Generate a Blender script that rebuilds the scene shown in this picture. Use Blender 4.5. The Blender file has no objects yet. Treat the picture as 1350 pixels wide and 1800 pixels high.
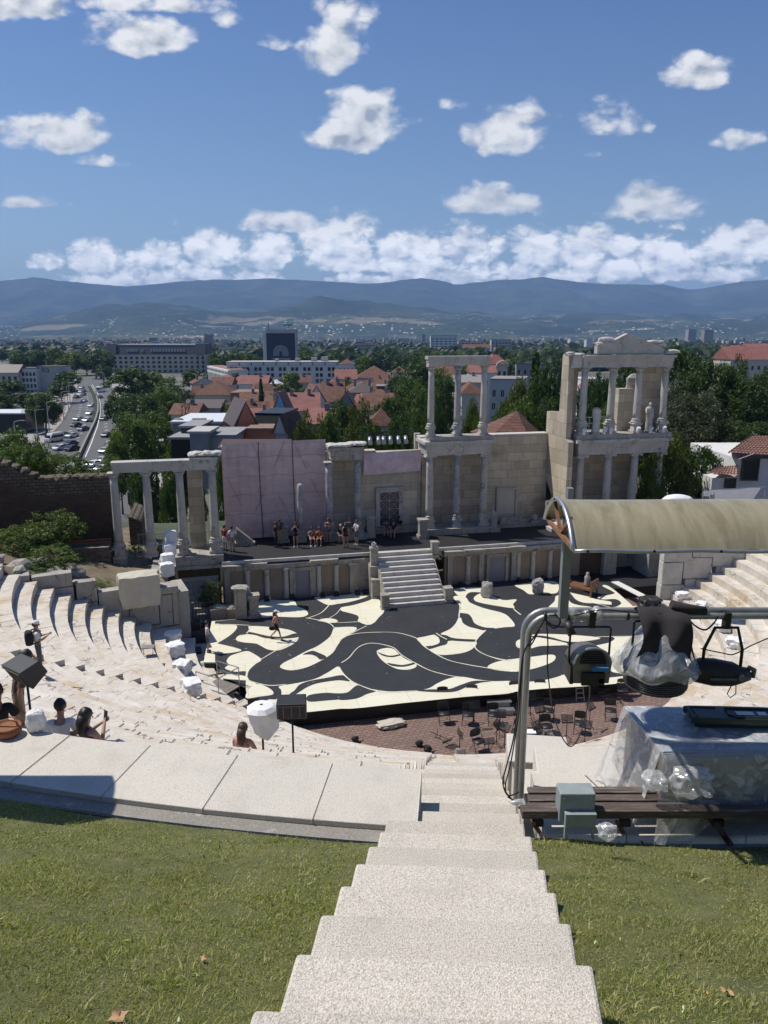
import bpy, bmesh, math, random
import numpy as np
from mathutils import Vector, Matrix, noise
from mathutils.geometry import tessellate_polygon
R = math.radians
random.seed(7)
SC = bpy.context.scene
COL = SC.collection
# camera, world, sun, exposure
PITCH = 13.4; FPX = 1300.0
cd = bpy.data.cameras.new('camera'); cam = bpy.data.objects.new('camera', cd); COL.objects.link(cam)
cd.sensor_fit = 'HORIZONTAL'; cd.sensor_width = 36.0; cd.lens = 36.0*FPX/1350.0
cd.clip_start = 0.1; cd.clip_end = 60000
cam.rotation_euler = (R(90-PITCH), 0, 0)
SC.camera = cam
SC.view_settings.view_transform = 'Standard'; SC.view_settings.look = 'None'
SC.view_settings.gamma = 1.0; SC.view_settings.exposure = 0.0
SC.render.engine = 'CYCLES'
cy = SC.cycles
cy.use_denoising = True; cy.max_bounces = 5; cy.diffuse_bounces = 3; cy.glossy_bounces = 2
cy.transmission_bounces = 4; cy.transparent_max_bounces = 12; cy.volume_bounces = 0
cy.use_adaptive_sampling = True; cy.adaptive_threshold = 0.02; cy.caustics_reflective = False; cy.caustics_refractive = False
SUN_AZ = -70.0; SUN_EL = 59.0      # degrees right of the view direction, above the horizon
sl = bpy.data.lights.new('sun', 'SUN'); so = bpy.data.objects.new('sun', sl); COL.objects.link(so)
sl.energy = 5.0; sl.angle = R(0.53); sl.color = (1.0, 0.945, 0.86)
sd = Vector((math.sin(R(SUN_AZ))*math.cos(R(SUN_EL)), math.cos(R(SUN_AZ))*math.cos(R(SUN_EL)), math.sin(R(SUN_EL))))
so.rotation_euler = sd.to_track_quat('Z', 'Y').to_euler(); so.location = (-40, 60, 80)
cp, sp = math.cos(R(PITCH)), math.sin(R(PITCH))
def ray(u, v):
 x = (u-675)/FPX; y = (900-v)/FPX
 return (x, cp+sp*y, -sp+cp*y)
def WZ(u, v, z):
 d = ray(u, v); t = z/d[2]; return Vector((d[0]*t, d[1]*t, z))
def WY(u, v, Y):
 d = ray(u, v); t = Y/d[1]; return Vector((d[0]*t, Y, d[2]*t))
class NT:
 def __init__(s, tree): s.t = tree; s.n = tree.nodes; s.l = tree.links
 def node(s, typ, **kw):
  nd = s.n.new(typ)
  for k, v in kw.items(): setattr(nd, k, v)
  return nd
 def put(s, sock, v):
  if v is None: return
  if isinstance(v, bpy.types.NodeSocket): s.l.new(v, sock)
  else: sock.default_value = v
 def m(s, op, a, b=None, c=None, clamp=False):
  nd = s.node('ShaderNodeMath', operation=op, use_clamp=clamp)
  s.put(nd.inputs[0], a); s.put(nd.inputs[1], b); s.put(nd.inputs[2], c)
  return nd.outputs[0]
 def mix(s, f, a, b, blend='MIX'):
  nd = s.node('ShaderNodeMix', data_type='RGBA', blend_type=blend)
  s.put(nd.inputs[0], f)
  for k, v in ((6, a), (7, b)):
   if isinstance(v, (tuple, list)) and len(v) == 3: v = (*v, 1)
   s.put(nd.inputs[k], v)
  return nd.outputs[2]
 def noise(s, vec, scale=5, detail=4, rough=.5, dist=0, out=0, dims='3D'):
  nd = s.node('ShaderNodeTexNoise', noise_dimensions=dims)
  s.put(nd.inputs['Vector'], vec); nd.inputs['Scale'].default_value = scale
  nd.inputs['Detail'].default_value = detail; nd.inputs['Roughness'].default_value = rough
  nd.inputs['Distortion'].default_value = dist
  return nd.outputs[out]
 def vor(s, vec, scale=5, feature='F1', out='Distance', rand=1.0):
  nd = s.node('ShaderNodeTexVoronoi', feature=feature)
  s.put(nd.inputs['Vector'], vec); nd.inputs['Scale'].default_value = scale
  nd.inputs['Randomness'].default_value = rand
  return nd.outputs[out]
 def ramp(s, f, stops, interp='LINEAR'):
  nd = s.node('ShaderNodeValToRGB'); r = nd.color_ramp; r.interpolation = interp
  while len(r.elements) > 1: r.elements.remove(r.elements[-1])
  for i, (p, c) in enumerate(stops):
   if not isinstance(c, (tuple, list)): c = (c, c, c)
   e = r.elements[0] if i == 0 else r.elements.new(p)
   e.position = p; e.color = (*c[:3], 1)
  s.put(nd.inputs[0], f)
  return nd.outputs[0]
 def step(s, x, a, b):
  nd = s.node('ShaderNodeMapRange', interpolation_type='SMOOTHSTEP')
  s.put(nd.inputs[0], x); s.put(nd.inputs[1], a); s.put(nd.inputs[2], b)
  nd.inputs[3].default_value = 0; nd.inputs[4].default_value = 1
  return nd.outputs[0]
 def xyz(s, x=0., y=0., z=0.):
  nd = s.node('ShaderNodeCombineXYZ'); s.put(nd.inputs[0], x); s.put(nd.inputs[1], y); s.put(nd.inputs[2], z)
  return nd.outputs[0]
 def sep(s, v):
  nd = s.node('ShaderNodeSeparateXYZ'); s.put(nd.inputs[0], v); return nd.outputs
 def vadd(s, a, b):
  nd = s.node('ShaderNodeVectorMath', operation='ADD'); s.put(nd.inputs[0], a); s.put(nd.inputs[1], b); return nd.outputs[0]
 def vscale(s, a, f):
  nd = s.node('ShaderNodeVectorMath', operation='SCALE'); s.put(nd.inputs[0], a); s.put(nd.inputs['Scale'], f); return nd.outputs[0]
CLOUDS = [(95,228,115,44,1),(175,285,52,12,.6),(55,354,72,13,.7),(120,356,16,10,.6),(240,58,105,38,1),(40,8,90,34,1),(270,4,130,22,.9),
(590,80,78,60,.9),(470,68,42,18,.5),(625,205,102,56,1),(900,230,98,46,.9),(1000,246,40,10,.6),(1030,271,28,8,.6),(1050,205,78,36,.55),(1235,128,76,36,1),(1305,240,50,22,.6),
(868,347,108,32,.95),(1145,362,105,38,.95),(485,385,92,26,.95),(790,182,34,12,.3),(1190,398,60,16,.6),(1330,402,50,26,.9),(610,20,60,40,.8),(405,20,40,22,.5),(320,390,18,9,.6),(430,344,26,7,.35),
(75,455,50,20,.9),(165,450,62,40,1),(280,452,60,32,.9),(380,440,66,40,1),(470,440,62,40,1),(600,425,96,66,1),(720,430,80,40,1),(830,425,75,50,1),(960,435,90,44,1),(1060,430,80,40,1),(1160,440,80,46,1),(1270,435,76,40,1),(1350,430,50,36,1),
(200,485,120,20,.8),(440,487,70,18,.8),(620,492,60,14,.9),(760,480,200,24,.8),(1000,478,240,26,.8),(1240,480,160,24,.8),(30,497,60,9,.6),(930,402,60,13,.6),(700,462,220,30,.85),(300,478,200,22,.8),(1100,465,240,30,.85)]
wd = bpy.data.worlds.new('World'); SC.world = wd; wd.use_nodes = True
t = NT(wd.node_tree); t.n.clear()
sky = t.node('ShaderNodeTexSky', sky_type='NISHITA', sun_disc=False)
sky.sun_elevation = R(SUN_EL); sky.sun_rotation = R(SUN_AZ); sky.altitude = 200; sky.air_density = 1.0; sky.dust_density = 0.6; sky.ozone_density = 2.5
tc = t.node('ShaderNodeTexCoord')
sx, sy, sz = t.sep(tc.outputs['Generated'])
ysafe = t.m('MAXIMUM', sy, 0.05)
U = t.m('DIVIDE', sx, ysafe); Wv = t.m('DIVIDE', sz, ysafe)
base = t.xyz(U, t.m('MULTIPLY', Wv, 1.5), 0.)
warp = t.noise(base, 9, 3, .5, out=1)
wv = t.vscale(t.vadd(warp, (-.5, -.5, -.5)), .03)
bx, bz, _ = t.sep(t.vadd(base, wv))
bz = t.m('DIVIDE', bz, 1.5)
acc = acc2 = None
for (px, py, hw, hh, st) in CLOUDS:
 d = ray(px, py); u0 = d[0]/d[1]; w0 = d[2]/d[1]
 a = hw/FPX*1.04; b = hh/FPX*1.12
 du = t.m('DIVIDE', t.m('SUBTRACT', bx, u0), a)
 dw = t.m('SUBTRACT', bz, w0 - b*.25)
 up = t.m('DIVIDE', t.m('MAXIMUM', dw, 0.), b*1.2); dn = t.m('DIVIDE', t.m('MINIMUM', dw, 0.), b*.62)
 q = t.m('ADD', t.m('MULTIPLY', du, du), t.m('ADD', t.m('MULTIPLY', up, up), t.m('MULTIPLY', dn, dn)))
 g = t.m('MULTIPLY_ADD', q, -st, st)
 g2 = t.m('MULTIPLY_ADD', dw, -.6/b, g)
 acc = g if acc is None else t.m('MAXIMUM', acc, g); acc2 = g2 if acc2 is None else t.m('MAXIMUM', acc2, g2)
acc = t.m('MAXIMUM', acc, -.9); bott = t.step(t.m('SUBTRACT', acc2, acc), -.35, .45)
lowm = t.step(Wv, .19, .12)
def billow(vec):
 r = []
 for k in (1., 1.7):
  v1 = t.m('SUBTRACT', .62, t.vor(vec, 15*k)); v2 = t.m('SUBTRACT', .62, t.vor(vec, 34*k)); v3 = t.m('SUBTRACT', .6, t.vor(vec, 80*k))
  f = t.m('SUBTRACT', t.noise(vec, 11*k, 9, .62, .1), .5)
  r.append(t.m('ADD', t.m('ADD', t.m('MULTIPLY', v1, .30), t.m('MULTIPLY', v2, .24)), t.m('ADD', t.m('MULTIPLY', v3, .11), t.m('MULTIPLY', f, .95))))
 return t.m('ADD', t.m('MULTIPLY', r[0], t.m('SUBTRACT', 1., lowm)), t.m('MULTIPLY', r[1], lowm))
wb = t.vadd(base, t.vscale(t.vadd(t.noise(base, 24, 5, .6, out=1), (-.5, -.5, -.5)), .022))
n1 = billow(wb); n2 = billow(t.vadd(wb, (-.008, .014, 0)))
dens = t.m('ADD', t.m('MULTIPLY', acc, .62), t.m('MULTIPLY', t.m('SUBTRACT', n1, .19), t.m('MULTIPLY_ADD', lowm, -.1, 1.25)))
dens = t.m('SUBTRACT', dens, t.m('MULTIPLY', lowm, .015))
alpha = t.step(dens, .0, .36)
b1 = t.noise(base, 22, 3, .5); b2 = t.noise(t.vadd(base, (-.010, .018, 0)), 22, 3, .5)
shade = t.m('ADD', t.m('MULTIPLY_ADD', t.m('SUBTRACT', n1, n2), 1.0, .95), t.m('MULTIPLY', t.m('SUBTRACT', b1, b2), 1.7))
shade = t.m('ADD', shade, t.m('MULTIPLY', t.m('MULTIPLY', bott, t.step(dens, .05, .5)), -.56))
shade = t.m('MINIMUM', t.m('MAXIMUM', shade, .38), 1.0)
ccol = t.ramp(shade, [(.38, (4.3, 4.9, 5.8)), (.60, (7.6, 7.9, 8.3)), (1.0, (11., 11., 11.))])
lowb = t.m('MULTIPLY_ADD', t.step(Wv, .17, .07), .75, 1.)
ccol = t.mix(1., ccol, t.xyz(lowb, lowb, lowb), 'MULTIPLY')
skyc = t.mix(1.0, sky.outputs[0], t.mix(t.step(Wv, .06, .62), (1.0, 1.07, 1.14), (.60, .80, 1.13)), 'MULTIPLY')
front = t.step(sy, .08, .2)
col = t.mix(t.m('MULTIPLY', t.m('MULTIPLY', alpha, .97), front), skyc, ccol)
bg = t.node('ShaderNodeBackground'); bg.inputs[1].default_value = .09
t.l.new(col, bg.inputs[0]); wo = t.node('ShaderNodeOutputWorld'); t.l.new(bg.outputs[0], wo.inputs[0])
# materials
MATS = {}
def M(name, build=None):
 return MATS[name]
def newmat(name):
 m = bpy.data.materials.new(name); m.use_nodes = True
 nt = NT(m.node_tree); nt.n.clear()
 b = nt.node('ShaderNodeBsdfPrincipled'); o = nt.node('ShaderNodeOutputMaterial'); nt.l.new(b.outputs[0], o.inputs[0])
 c = nt.node('ShaderNodeTexCoord')
 MATS[name] = m
 return m, nt, b, c.outputs['Object']
def bump(nt, b, h, strength=.3, dist=.02):
 nd = nt.node('ShaderNodeBump'); nd.inputs['Strength'].default_value = strength; nd.inputs['Distance'].default_value = dist
 nt.l.new(h, nd.inputs['Height']); nt.l.new(nd.outputs[0], b.inputs['Normal'])
def simple(name, col, rough=.7, metal=0., var=.12, scale=3., bmp=0., spec=None):
 m, nt, b, v = newmat(name)
 f = nt.noise(v, scale, 5, .6)
 lo = tuple(c*(1-var) for c in col); hi = tuple(min(1, c*(1+var)) for c in col)
 nt.put(b.inputs['Base Color'], nt.ramp(f, [(.3, lo), (.7, hi)]))
 b.inputs['Roughness'].default_value = rough; b.inputs['Metallic'].default_value = metal
 if spec is not None: b.inputs['Specular IOR Level'].default_value = spec
 if bmp: bump(nt, b, nt.noise(v, scale*6, 4, .6), bmp, .02)
 return m
def brickv(nt, vec, bw, rh, mortar=.015, c1=(1,1,1), c2=(.8,.8,.8), cm=(.3,.3,.3), off=.5, sm=.1):
 nd = nt.node('ShaderNodeTexBrick'); nt.put(nd.inputs['Vector'], vec)
 nd.inputs['Color1'].default_value = (*c1, 1); nd.inputs['Color2'].default_value = (*c2, 1); nd.inputs['Mortar'].default_value = (*cm, 1)
 nd.inputs['Scale'].default_value = 1; nd.inputs['Mortar Size'].default_value = mortar; nd.inputs['Mortar Smooth'].default_value = sm
 nd.inputs['Brick Width'].default_value = bw; nd.inputs['Row Height'].default_value = rh; nd.offset = off
 nd.inputs['Bias'].default_value = 0
 return nd.outputs[0], nd.outputs[1]
def stone(name, c1, c2, stain=(.12,.09,.06), stain_amt=.5, scale=1.2, block=None, bmp=.5, crack=True, axis='xz', rough=.85, streak=0., tint=None):
 m, nt, b, v = newmat(name)
 x, y, z = nt.sep(v)
 f = nt.noise(v, scale, 6, .62, .3)
 c = nt.ramp(f, [(.28, c1), (.72, c2)])
 if tint:
  c = nt.mix(nt.step(nt.noise(v, scale*.45, 4, .6), .5, .68), c, tint)
 f2 = nt.noise(v, scale*3.3, 7, .7, .5)
 c = nt.mix(nt.m('MULTIPLY', nt.step(f2, .54, .74), stain_amt), c, stain)
 hgt = nt.noise(v, scale*9, 5, .65)
 if streak:
  sv = nt.xyz(nt.m('MULTIPLY', nt.m('ADD', x, y), 5.), 0., nt.m('MULTIPLY', z, .35))
  s_ = nt.step(nt.noise(sv, 1.0, 5, .7), .52, .72)
  c = nt.mix(nt.m('MULTIPLY', s_, streak), c, tuple(k*.5 for k in stain))
 if crack:
  vv = nt.vadd(v, nt.vscale(nt.noise(v, scale*2, 4, .6, out=1), .7))
  e = nt.vor(vv, scale*.75, 'DISTANCE_TO_EDGE')
  k = nt.m('MULTIPLY', nt.step(e, .014, .003), nt.step(nt.noise(v, scale*.8, 2), .46, .58))
  c = nt.mix(nt.m('MULTIPLY', k, .8), c, tuple(q*.35 for q in stain))
  hgt = nt.m('SUBTRACT', hgt, k)
 if block:
  bv = nt.xyz(nt.m('ADD', x, y) if axis == 'xyz' else (x if axis == 'xz' else y), z, 0.)
  bv2 = nt.vadd(bv, nt.vscale(nt.noise(v, 1.5, 3, out=1), .04))
  bc, bf = brickv(nt, bv2, block[0], block[1], block[2] if len(block) > 2 else .014, (1.1,1.07,1.02), (.72,.70,.66), (.42,.38,.33))
  c = nt.mix(.85, c, bc, 'MULTIPLY')
  hgt = nt.m('SUBTRACT', hgt, bf)
 nt.put(b.inputs['Base Color'], c); b.inputs['Roughness'].default_value = rough
 b.inputs['Specular IOR Level'].default_value = .25
 bump(nt, b, hgt, bmp, .025)
 return m
stone('seat_stone', (.47,.42,.35), (.66,.62,.555), (.22,.17,.12), .5, 1.1, bmp=.8, tint=(.50,.40,.28))
stone('pale_marble', (.42,.40,.37), (.58,.56,.52), (.16,.14,.12), .4, 1.5, bmp=.4)
stone('grey_marble', (.26,.24,.205), (.44,.41,.355), (.08,.075,.065), .6, 1.3, bmp=.6, streak=.5)
stone('column_marble', (.37,.35,.31), (.52,.495,.445), (.11,.10,.09), .3, 1.0, bmp=.4, streak=.35)
stone('old_column_marble', (.22,.22,.22), (.50,.49,.48), (.05,.05,.06), .8, 2.2, bmp=.8)
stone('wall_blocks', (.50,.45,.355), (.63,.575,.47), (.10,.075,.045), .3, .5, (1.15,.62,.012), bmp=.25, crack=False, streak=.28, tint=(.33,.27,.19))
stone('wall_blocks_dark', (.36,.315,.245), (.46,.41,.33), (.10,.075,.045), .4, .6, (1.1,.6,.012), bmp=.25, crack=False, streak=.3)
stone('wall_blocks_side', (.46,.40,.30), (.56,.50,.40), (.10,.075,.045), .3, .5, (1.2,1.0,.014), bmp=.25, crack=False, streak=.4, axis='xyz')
stone('big_blocks', (.30,.285,.25), (.42,.40,.36), (.12,.09,.06), .5, .9, bmp=.5, streak=.5)
stone('panel_plaster', (.23,.185,.14), (.30,.25,.20), (.13,.09,.06), .3, .7, bmp=.1, crack=False, streak=.2)
stone('grey_door', (.20,.20,.22), (.25,.25,.27), (.13,.12,.12), .2, .5, bmp=.05, crack=False)
stone('rubble_wall', (.11,.09,.07), (.19,.16,.125), (.05,.04,.03), .6, 1.2, (.42,.2,.03), bmp=1.0, axis='xyz')
stone('thin_brick', (.10,.068,.052), (.17,.12,.09), (.07,.05,.04), .5, 1.5, (.34,.075,.018), bmp=.8, axis='xyz', crack=False)
stone('rough_rock', (.27,.26,.25), (.48,.46,.43), (.10,.09,.08), .5, 3.0, bmp=1.0)
def concrete(name, c1, c2, scale=60, rv=.20):
 m, nt, b, v = newmat(name)
 g = nt.noise(v, scale, 3, .7)
 g2 = nt.vor(v, scale*1.6, 'F1', 'Color')
 c = nt.ramp(g, [(.30, c1), (.62, c2)])
 sp_ = nt.step(nt.sep(g2)[0], .86, .92)
 c = nt.mix(nt.m('MULTIPLY', sp_, .38), c, (.18,.16,.135))
 big = nt.noise(v, 1.3, 6, .65)
 c = nt.mix(nt.m('MULTIPLY', nt.step(big, .46, .72), .35), c, (.36,.33,.285))
 big2 = nt.noise(v, 5.5, 4, .7)
 c = nt.mix(nt.m('MULTIPLY', nt.step(big2, .58, .72), .3), c, (.66,.64,.60))
 oi = nt.node('ShaderNodeObjectInfo'); k_ = nt.m('MULTIPLY_ADD', oi.outputs['Random'], rv, 1-rv*.65); c = nt.mix(1., c, nt.xyz(k_, k_, k_), 'MULTIPLY')
 nt.put(b.inputs['Base Color'], c); b.inputs['Roughness'].default_value = .9; b.inputs['Specular IOR Level'].default_value = .2
 bump(nt, b, nt.m('ADD', g, nt.m('MULTIPLY', nt.vor(v, scale*1.2), .8)), .8, .006)
 return m
concrete('washed_concrete', (.35,.315,.26), (.69,.635,.545), 85)
concrete('terrace_concrete', (.50,.465,.395), (.67,.625,.545), 85, .05)
concrete('drain_concrete', (.20,.185,.16), (.29,.27,.235), 30)
m, nt, b, v = newmat('stage_cream')
x, y, z = nt.sep(v)
bc, bf = brickv(nt, nt.xyz(x, y, 0.), 2.44, 1.22, .006, (1,1,1), (.97,.97,.95), (.45,.43,.38), .5, .0)
c = nt.ramp(nt.noise(v, .9, 6, .7), [(.3, (.66,.63,.49)), (.7, (.72,.69,.55))])
c = nt.mix(nt.m('MULTIPLY', nt.step(nt.noise(nt.xyz(nt.m('MULTIPLY', x, 3.), nt.m('MULTIPLY', y, 9.), 0.), 1, 6, .8), .64, .70), .45), c, (.22,.2,.17))
nt.put(b.inputs['Base Color'], nt.mix(1., c, bc, 'MULTIPLY')); b.inputs['Roughness'].default_value = .75
m, nt, b, v = newmat('stage_black')
x, y, z = nt.sep(v)
c = nt.ramp(nt.noise(v, .8, 6, .7), [(.3, (.026,.028,.032)), (.7, (.038,.041,.046))])
bc, bf = brickv(nt, nt.xyz(x, y, 0.), 2.44, 1.22, .008, (1,1,1), (.9,.9,.9), (.3,.3,.3), .5, .0)
c = nt.mix(1., c, bc, 'MULTIPLY')
sc1 = nt.step(nt.noise(nt.xyz(nt.m('MULTIPLY', x, 2.6), nt.m('MULTIPLY', y, 7.5), 0.), 1., 2, .6), .70, .72)
sc2 = nt.step(nt.noise(v, .22, 2), .50, .62)
c = nt.mix(nt.m('MULTIPLY', sc1, sc2), c, (.6,.58,.5))
sc3 = nt.step(nt.noise(v, 6.5, 1, .5), .775, .80)
c = nt.mix(nt.m('MULTIPLY', sc3, .8), c, (.6,.58,.5))
nt.put(b.inputs['Base Color'], c); b.inputs['Roughness'].default_value = .6; b.inputs['Specular IOR Level'].default_value = .35
simple('stage_skirt', (.012,.012,.013), .6)
simple('deck_black', (.013,.013,.015), .65, var=.35, scale=.7)
m, nt, b, v = newmat('orchestra_paving')
x, y, z = nt.sep(v)
bc, bf = brickv(nt, nt.xyz(nt.m('ADD', x, nt.m('MULTIPLY', y, .35)), nt.m('SUBTRACT', y, nt.m('MULTIPLY', x, .35)), 0.), .34, .2, .022, (.25,.155,.12), (.17,.105,.085), (.07,.048,.04))
c = nt.mix(nt.m('MULTIPLY', nt.noise(v, .8, 5, .7), .5), bc, (.20,.14,.115))
nt.put(b.inputs['Base Color'], c); b.inputs['Roughness'].default_value = .85
bump(nt, b, nt.m('SUBTRACT', nt.noise(v, 20), bf), .4, .01)
m, nt, b, v = newmat('grass_soil')
c = nt.ramp(nt.noise(v, 3.5, 7, .75), [(.3, (.10,.11,.035)), (.5, (.16,.17,.055)), (.72, (.25,.22,.10))])
nt.put(b.inputs['Base Color'], c); b.inputs['Roughness'].default_value = 1.0; bump(nt, b, nt.noise(v, 60, 5, .7), 1., .03)
m, nt, b, v = newmat('grass_blade')
at = nt.node('ShaderNodeAttribute'); at.attribute_name = 'rnd'
fr = at.outputs['Fac']
big = nt.noise(v, .55, 4, .6)
c = nt.ramp(fr, [(0., (.16,.19,.045)), (.38, (.27,.30,.08)), (.64, (.40,.38,.13)), (.82, (.50,.45,.22)), (1., (.64,.55,.36))])
c = nt.mix(nt.m('MULTIPLY', nt.step(big, .45, .65), .45), c, (.19,.19,.07))
nt.put(b.inputs['Base Color'], c); b.inputs['Roughness'].default_value = .55; b.inputs['Specular IOR Level'].default_value = .3
tr = nt.node('ShaderNodeBsdfTranslucent'); nt.put(tr.inputs[0], nt.mix(1., c, (1.3,1.5,.6), 'MULTIPLY'))
mx = nt.node('ShaderNodeMixShader'); mx.inputs[0].default_value = .35; o = [k for k in nt.n if k.type == 'OUTPUT_MATERIAL'][0]
nt.l.new(b.outputs[0], mx.inputs[1]); nt.l.new(tr.outputs[0], mx.inputs[2]); nt.l.new(mx.outputs[0], o.inputs[0])
def leafmat(name, lo, hi, alt, trans=.35):
 m, nt, b, v = newmat(name)
 at = nt.node('ShaderNodeAttribute'); at.attribute_name = 'rnd'
 oi = nt.node('ShaderNodeObjectInfo')
 f = nt.m('ADD', nt.m('MULTIPLY', at.outputs['Fac'], .8), nt.m('MULTIPLY', oi.outputs['Random'], .2))
 c = nt.ramp(f, [(0., lo), (.7, hi), (1., alt)])
 nt.put(b.inputs['Base Color'], c); b.inputs['Roughness'].default_value = .5; b.inputs['Specular IOR Level'].default_value = .3
 tr = nt.node('ShaderNodeBsdfTranslucent'); nt.put(tr.inputs[0], nt.mix(1., c, (1.3,1.6,.5), 'MULTIPLY'))
 mx = nt.node('ShaderNodeMixShader'); mx.inputs[0].default_value = trans
 o = [k for k in nt.n if k.type == 'OUTPUT_MATERIAL'][0]
 nt.l.new(b.outputs[0], mx.inputs[1]); nt.l.new(tr.outputs[0], mx.inputs[2]); nt.l.new(mx.outputs[0], o.inputs[0])
 return m
leafmat('leaf_green', (.048,.078,.016), (.105,.145,.034), (.19,.21,.06))
leafmat('leaf_dark', (.028,.052,.016), (.062,.096,.028), (.11,.14,.042), .35)
leafmat('leaf_yellow', (.05,.065,.014), (.10,.115,.025), (.20,.18,.045))
leafmat('leaf_grey', (.045,.055,.03), (.075,.085,.045), (.10,.11,.06), .25)
leafmat('leaf_weed', (.05,.085,.02), (.10,.15,.035), (.22,.24,.07))
simple('bark', (.11,.085,.06), .9, var=.3, scale=6, bmp=.5)
simple('asphalt', (.10,.10,.102), .85, var=.12, scale=.05)
simple('pavement', (.30,.28,.26), .9, var=.12, scale=.5)
simple('red_pavement', (.30,.15,.12), .9, var=.12, scale=.5)
simple('road_paint', (.75,.75,.72), .7, var=.05)
simple('dry_ground', (.17,.135,.085), .95, var=.3, scale=1.5, bmp=.6)
simple('white_plaster', (.62,.61,.58), .85, var=.06, scale=1)
simple('cream_plaster', (.50,.46,.38), .85, var=.08, scale=1)
simple('grey_plaster', (.26,.26,.26), .85, var=.1, scale=1)
simple('pale_grey_wall', (.42,.41,.39), .85, var=.08, scale=.3)
simple('salmon_plaster', (.42,.17,.10), .85, var=.1, scale=1)
simple('ochre_plaster', (.38,.32,.17), .85, var=.1, scale=1)
simple('brick_house_wall', (.24,.15,.10), .9, var=.2, scale=2)
simple('window_dark', (.02,.024,.03), .15, var=.2, scale=.5)
simple('window_frame', (.5,.48,.44), .6)
simple('dark_metal_roof', (.09,.065,.06), .6, var=.1)
simple('white_roof', (.60,.62,.64), .6, var=.1)
simple('mansard_roof', (.035,.045,.06), .5, var=.15)
simple('chimney_grey', (.25,.23,.21), .9)
simple('banner_blue', (.015,.03,.065), .5, var=.2)
simple('light_text', (.75,.77,.8), .5)
m, nt, b, v = newmat('roof_tiles')
x, y, z = nt.sep(v)
wv1 = nt.node('ShaderNodeTexWave'); wv1.inputs['Scale'].default_value = 1.3; nt.put(wv1.inputs['Vector'], nt.xyz(nt.m('ADD', x, y), 0., 0.))
c = nt.ramp(nt.noise(v, .9, 5, .75), [(.25, (.11,.055,.04)), (.5, (.21,.095,.062)), (.75, (.30,.155,.105))])
bc, bf = brickv(nt, nt.xyz(nt.m('ADD', x, y), nt.m('MULTIPLY', z, 1.6), 0.), .3, .4, .04, (1,1,1), (.7,.68,.66), (.4,.38,.36))
nt.put(b.inputs['Base Color'], nt.mix(1., c, bc, 'MULTIPLY')); b.inputs['Roughness'].default_value = .85
bump(nt, b, wv1.outputs[1], .5, .05)
simple('rosy_roof', (.22,.085,.068), .8, var=.2, scale=.4)
m, nt, b, v = newmat('big_tiles')
c = nt.ramp(nt.noise(v, 2.2, 5, .7), [(.25, (.25,.12,.075)), (.5, (.38,.22,.155)), (.75, (.50,.33,.25))])
nt.put(b.inputs['Base Color'], c); b.inputs['Roughness'].default_value = .85
m, nt, b, v = newmat('pink_net')
x, y, z = nt.sep(v)
c = nt.ramp(nt.noise(v, .5, 4, .6), [(.3, (.56,.42,.40)), (.7, (.70,.55,.52))])
bc, bf = brickv(nt, nt.xyz(x, z, 0.), .75, .42, .008, (1.04,1.04,1.04), (.90,.85,.85), (.78,.72,.72))
c = nt.mix(.8, c, bc, 'MULTIPLY')
ob = nt.vor(nt.xyz(x, z, 0.), 1.9, 'F1', 'Color', .9)
c = nt.mix(nt.m('MULTIPLY', nt.step(nt.sep(ob)[0], .80, .84), .18), c, (.30,.15,.13))
for sgn, k in ((1, 2.8), (-1, 5.1)):
 ln = nt.m('ABSOLUTE', nt.m('SUBTRACT', nt.m('FRACT', nt.m('DIVIDE', nt.m('ADD', x, nt.m('MULTIPLY', z, .45*sgn)), k)), .5))
 msk = nt.m('MULTIPLY', nt.step(ln, .022, .010), nt.step(nt.noise(v, .35, 1), .46, .5))
 c = nt.mix(nt.m('MULTIPLY', msk, .35), c, (.2,.12,.13))
zz = nt.m('ADD', z, nt.m('MULTIPLY', nt.m('ABSOLUTE', nt.m('SINE', nt.m('MULTIPLY', x, 1.35))), .12))
lz = nt.m('ABSOLUTE', nt.m('SUBTRACT', nt.m('FRACT', nt.m('DIVIDE', zz, 1.32)), .5))
c = nt.mix(nt.m('MULTIPLY', nt.step(lz, .035, .015), .35), c, (.2,.12,.13))
nt.put(b.inputs['Base Color'], c); b.inputs['Roughness'].default_value = .8
simple('net_pole', (.16,.11,.12), .6)
simple('net_white', (.62,.48,.52), .7, var=.2, scale=1.5)
simple('grey_pipe', (.34,.35,.34), .45, .6, .15, 8)
simple('post_grey', (.20,.225,.235), .5, .1, .1, 5)
simple('box_grey', (.27,.31,.31), .45, .0, .12, 6)
simple('bright_metal', (.45,.46,.46), .4, .8, .1, 10)
simple('rust', (.22,.10,.05), .85, var=.4, scale=12)
simple('black_metal', (.018,.018,.02), .45, .2, .3, 9)
simple('black_plastic', (.022,.022,.024), .5, var=.2)
simple('black_cloth', (.035,.03,.034), .95, var=.25, scale=5)
simple('cable', (.012,.012,.013), .6)
simple('lamp_body', (.17,.16,.15), .4, .4, .25, 10)
simple('blue_plastic', (.03,.16,.38), .4)
simple('white_cloth', (.74,.74,.73), .8, var=.06, scale=4)
simple('beige_tarp', (.50,.46,.37), .65, var=.07, scale=2)
simple('paper', (.8,.8,.8), .8)
simple('bin_green', (.012,.030,.024), .35, var=.2)
simple('bin_blue', (.012,.02,.05), .4)
simple('table_top', (.34,.39,.46), .35, .1, .12, 3)
simple('table_side', (.30,.27,.22), .6, var=.2, scale=3)
simple('dark_wood', (.075,.05,.04), .75, var=.5, scale=9, bmp=.5)
simple('bed_wood', (.17,.075,.035), .5, var=.3, scale=8)
simple('plank_wood', (.22,.17,.12), .85, var=.4, scale=4, bmp=.3)
simple('grating', (.20,.17,.15), .8, var=.3, scale=8)
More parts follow.
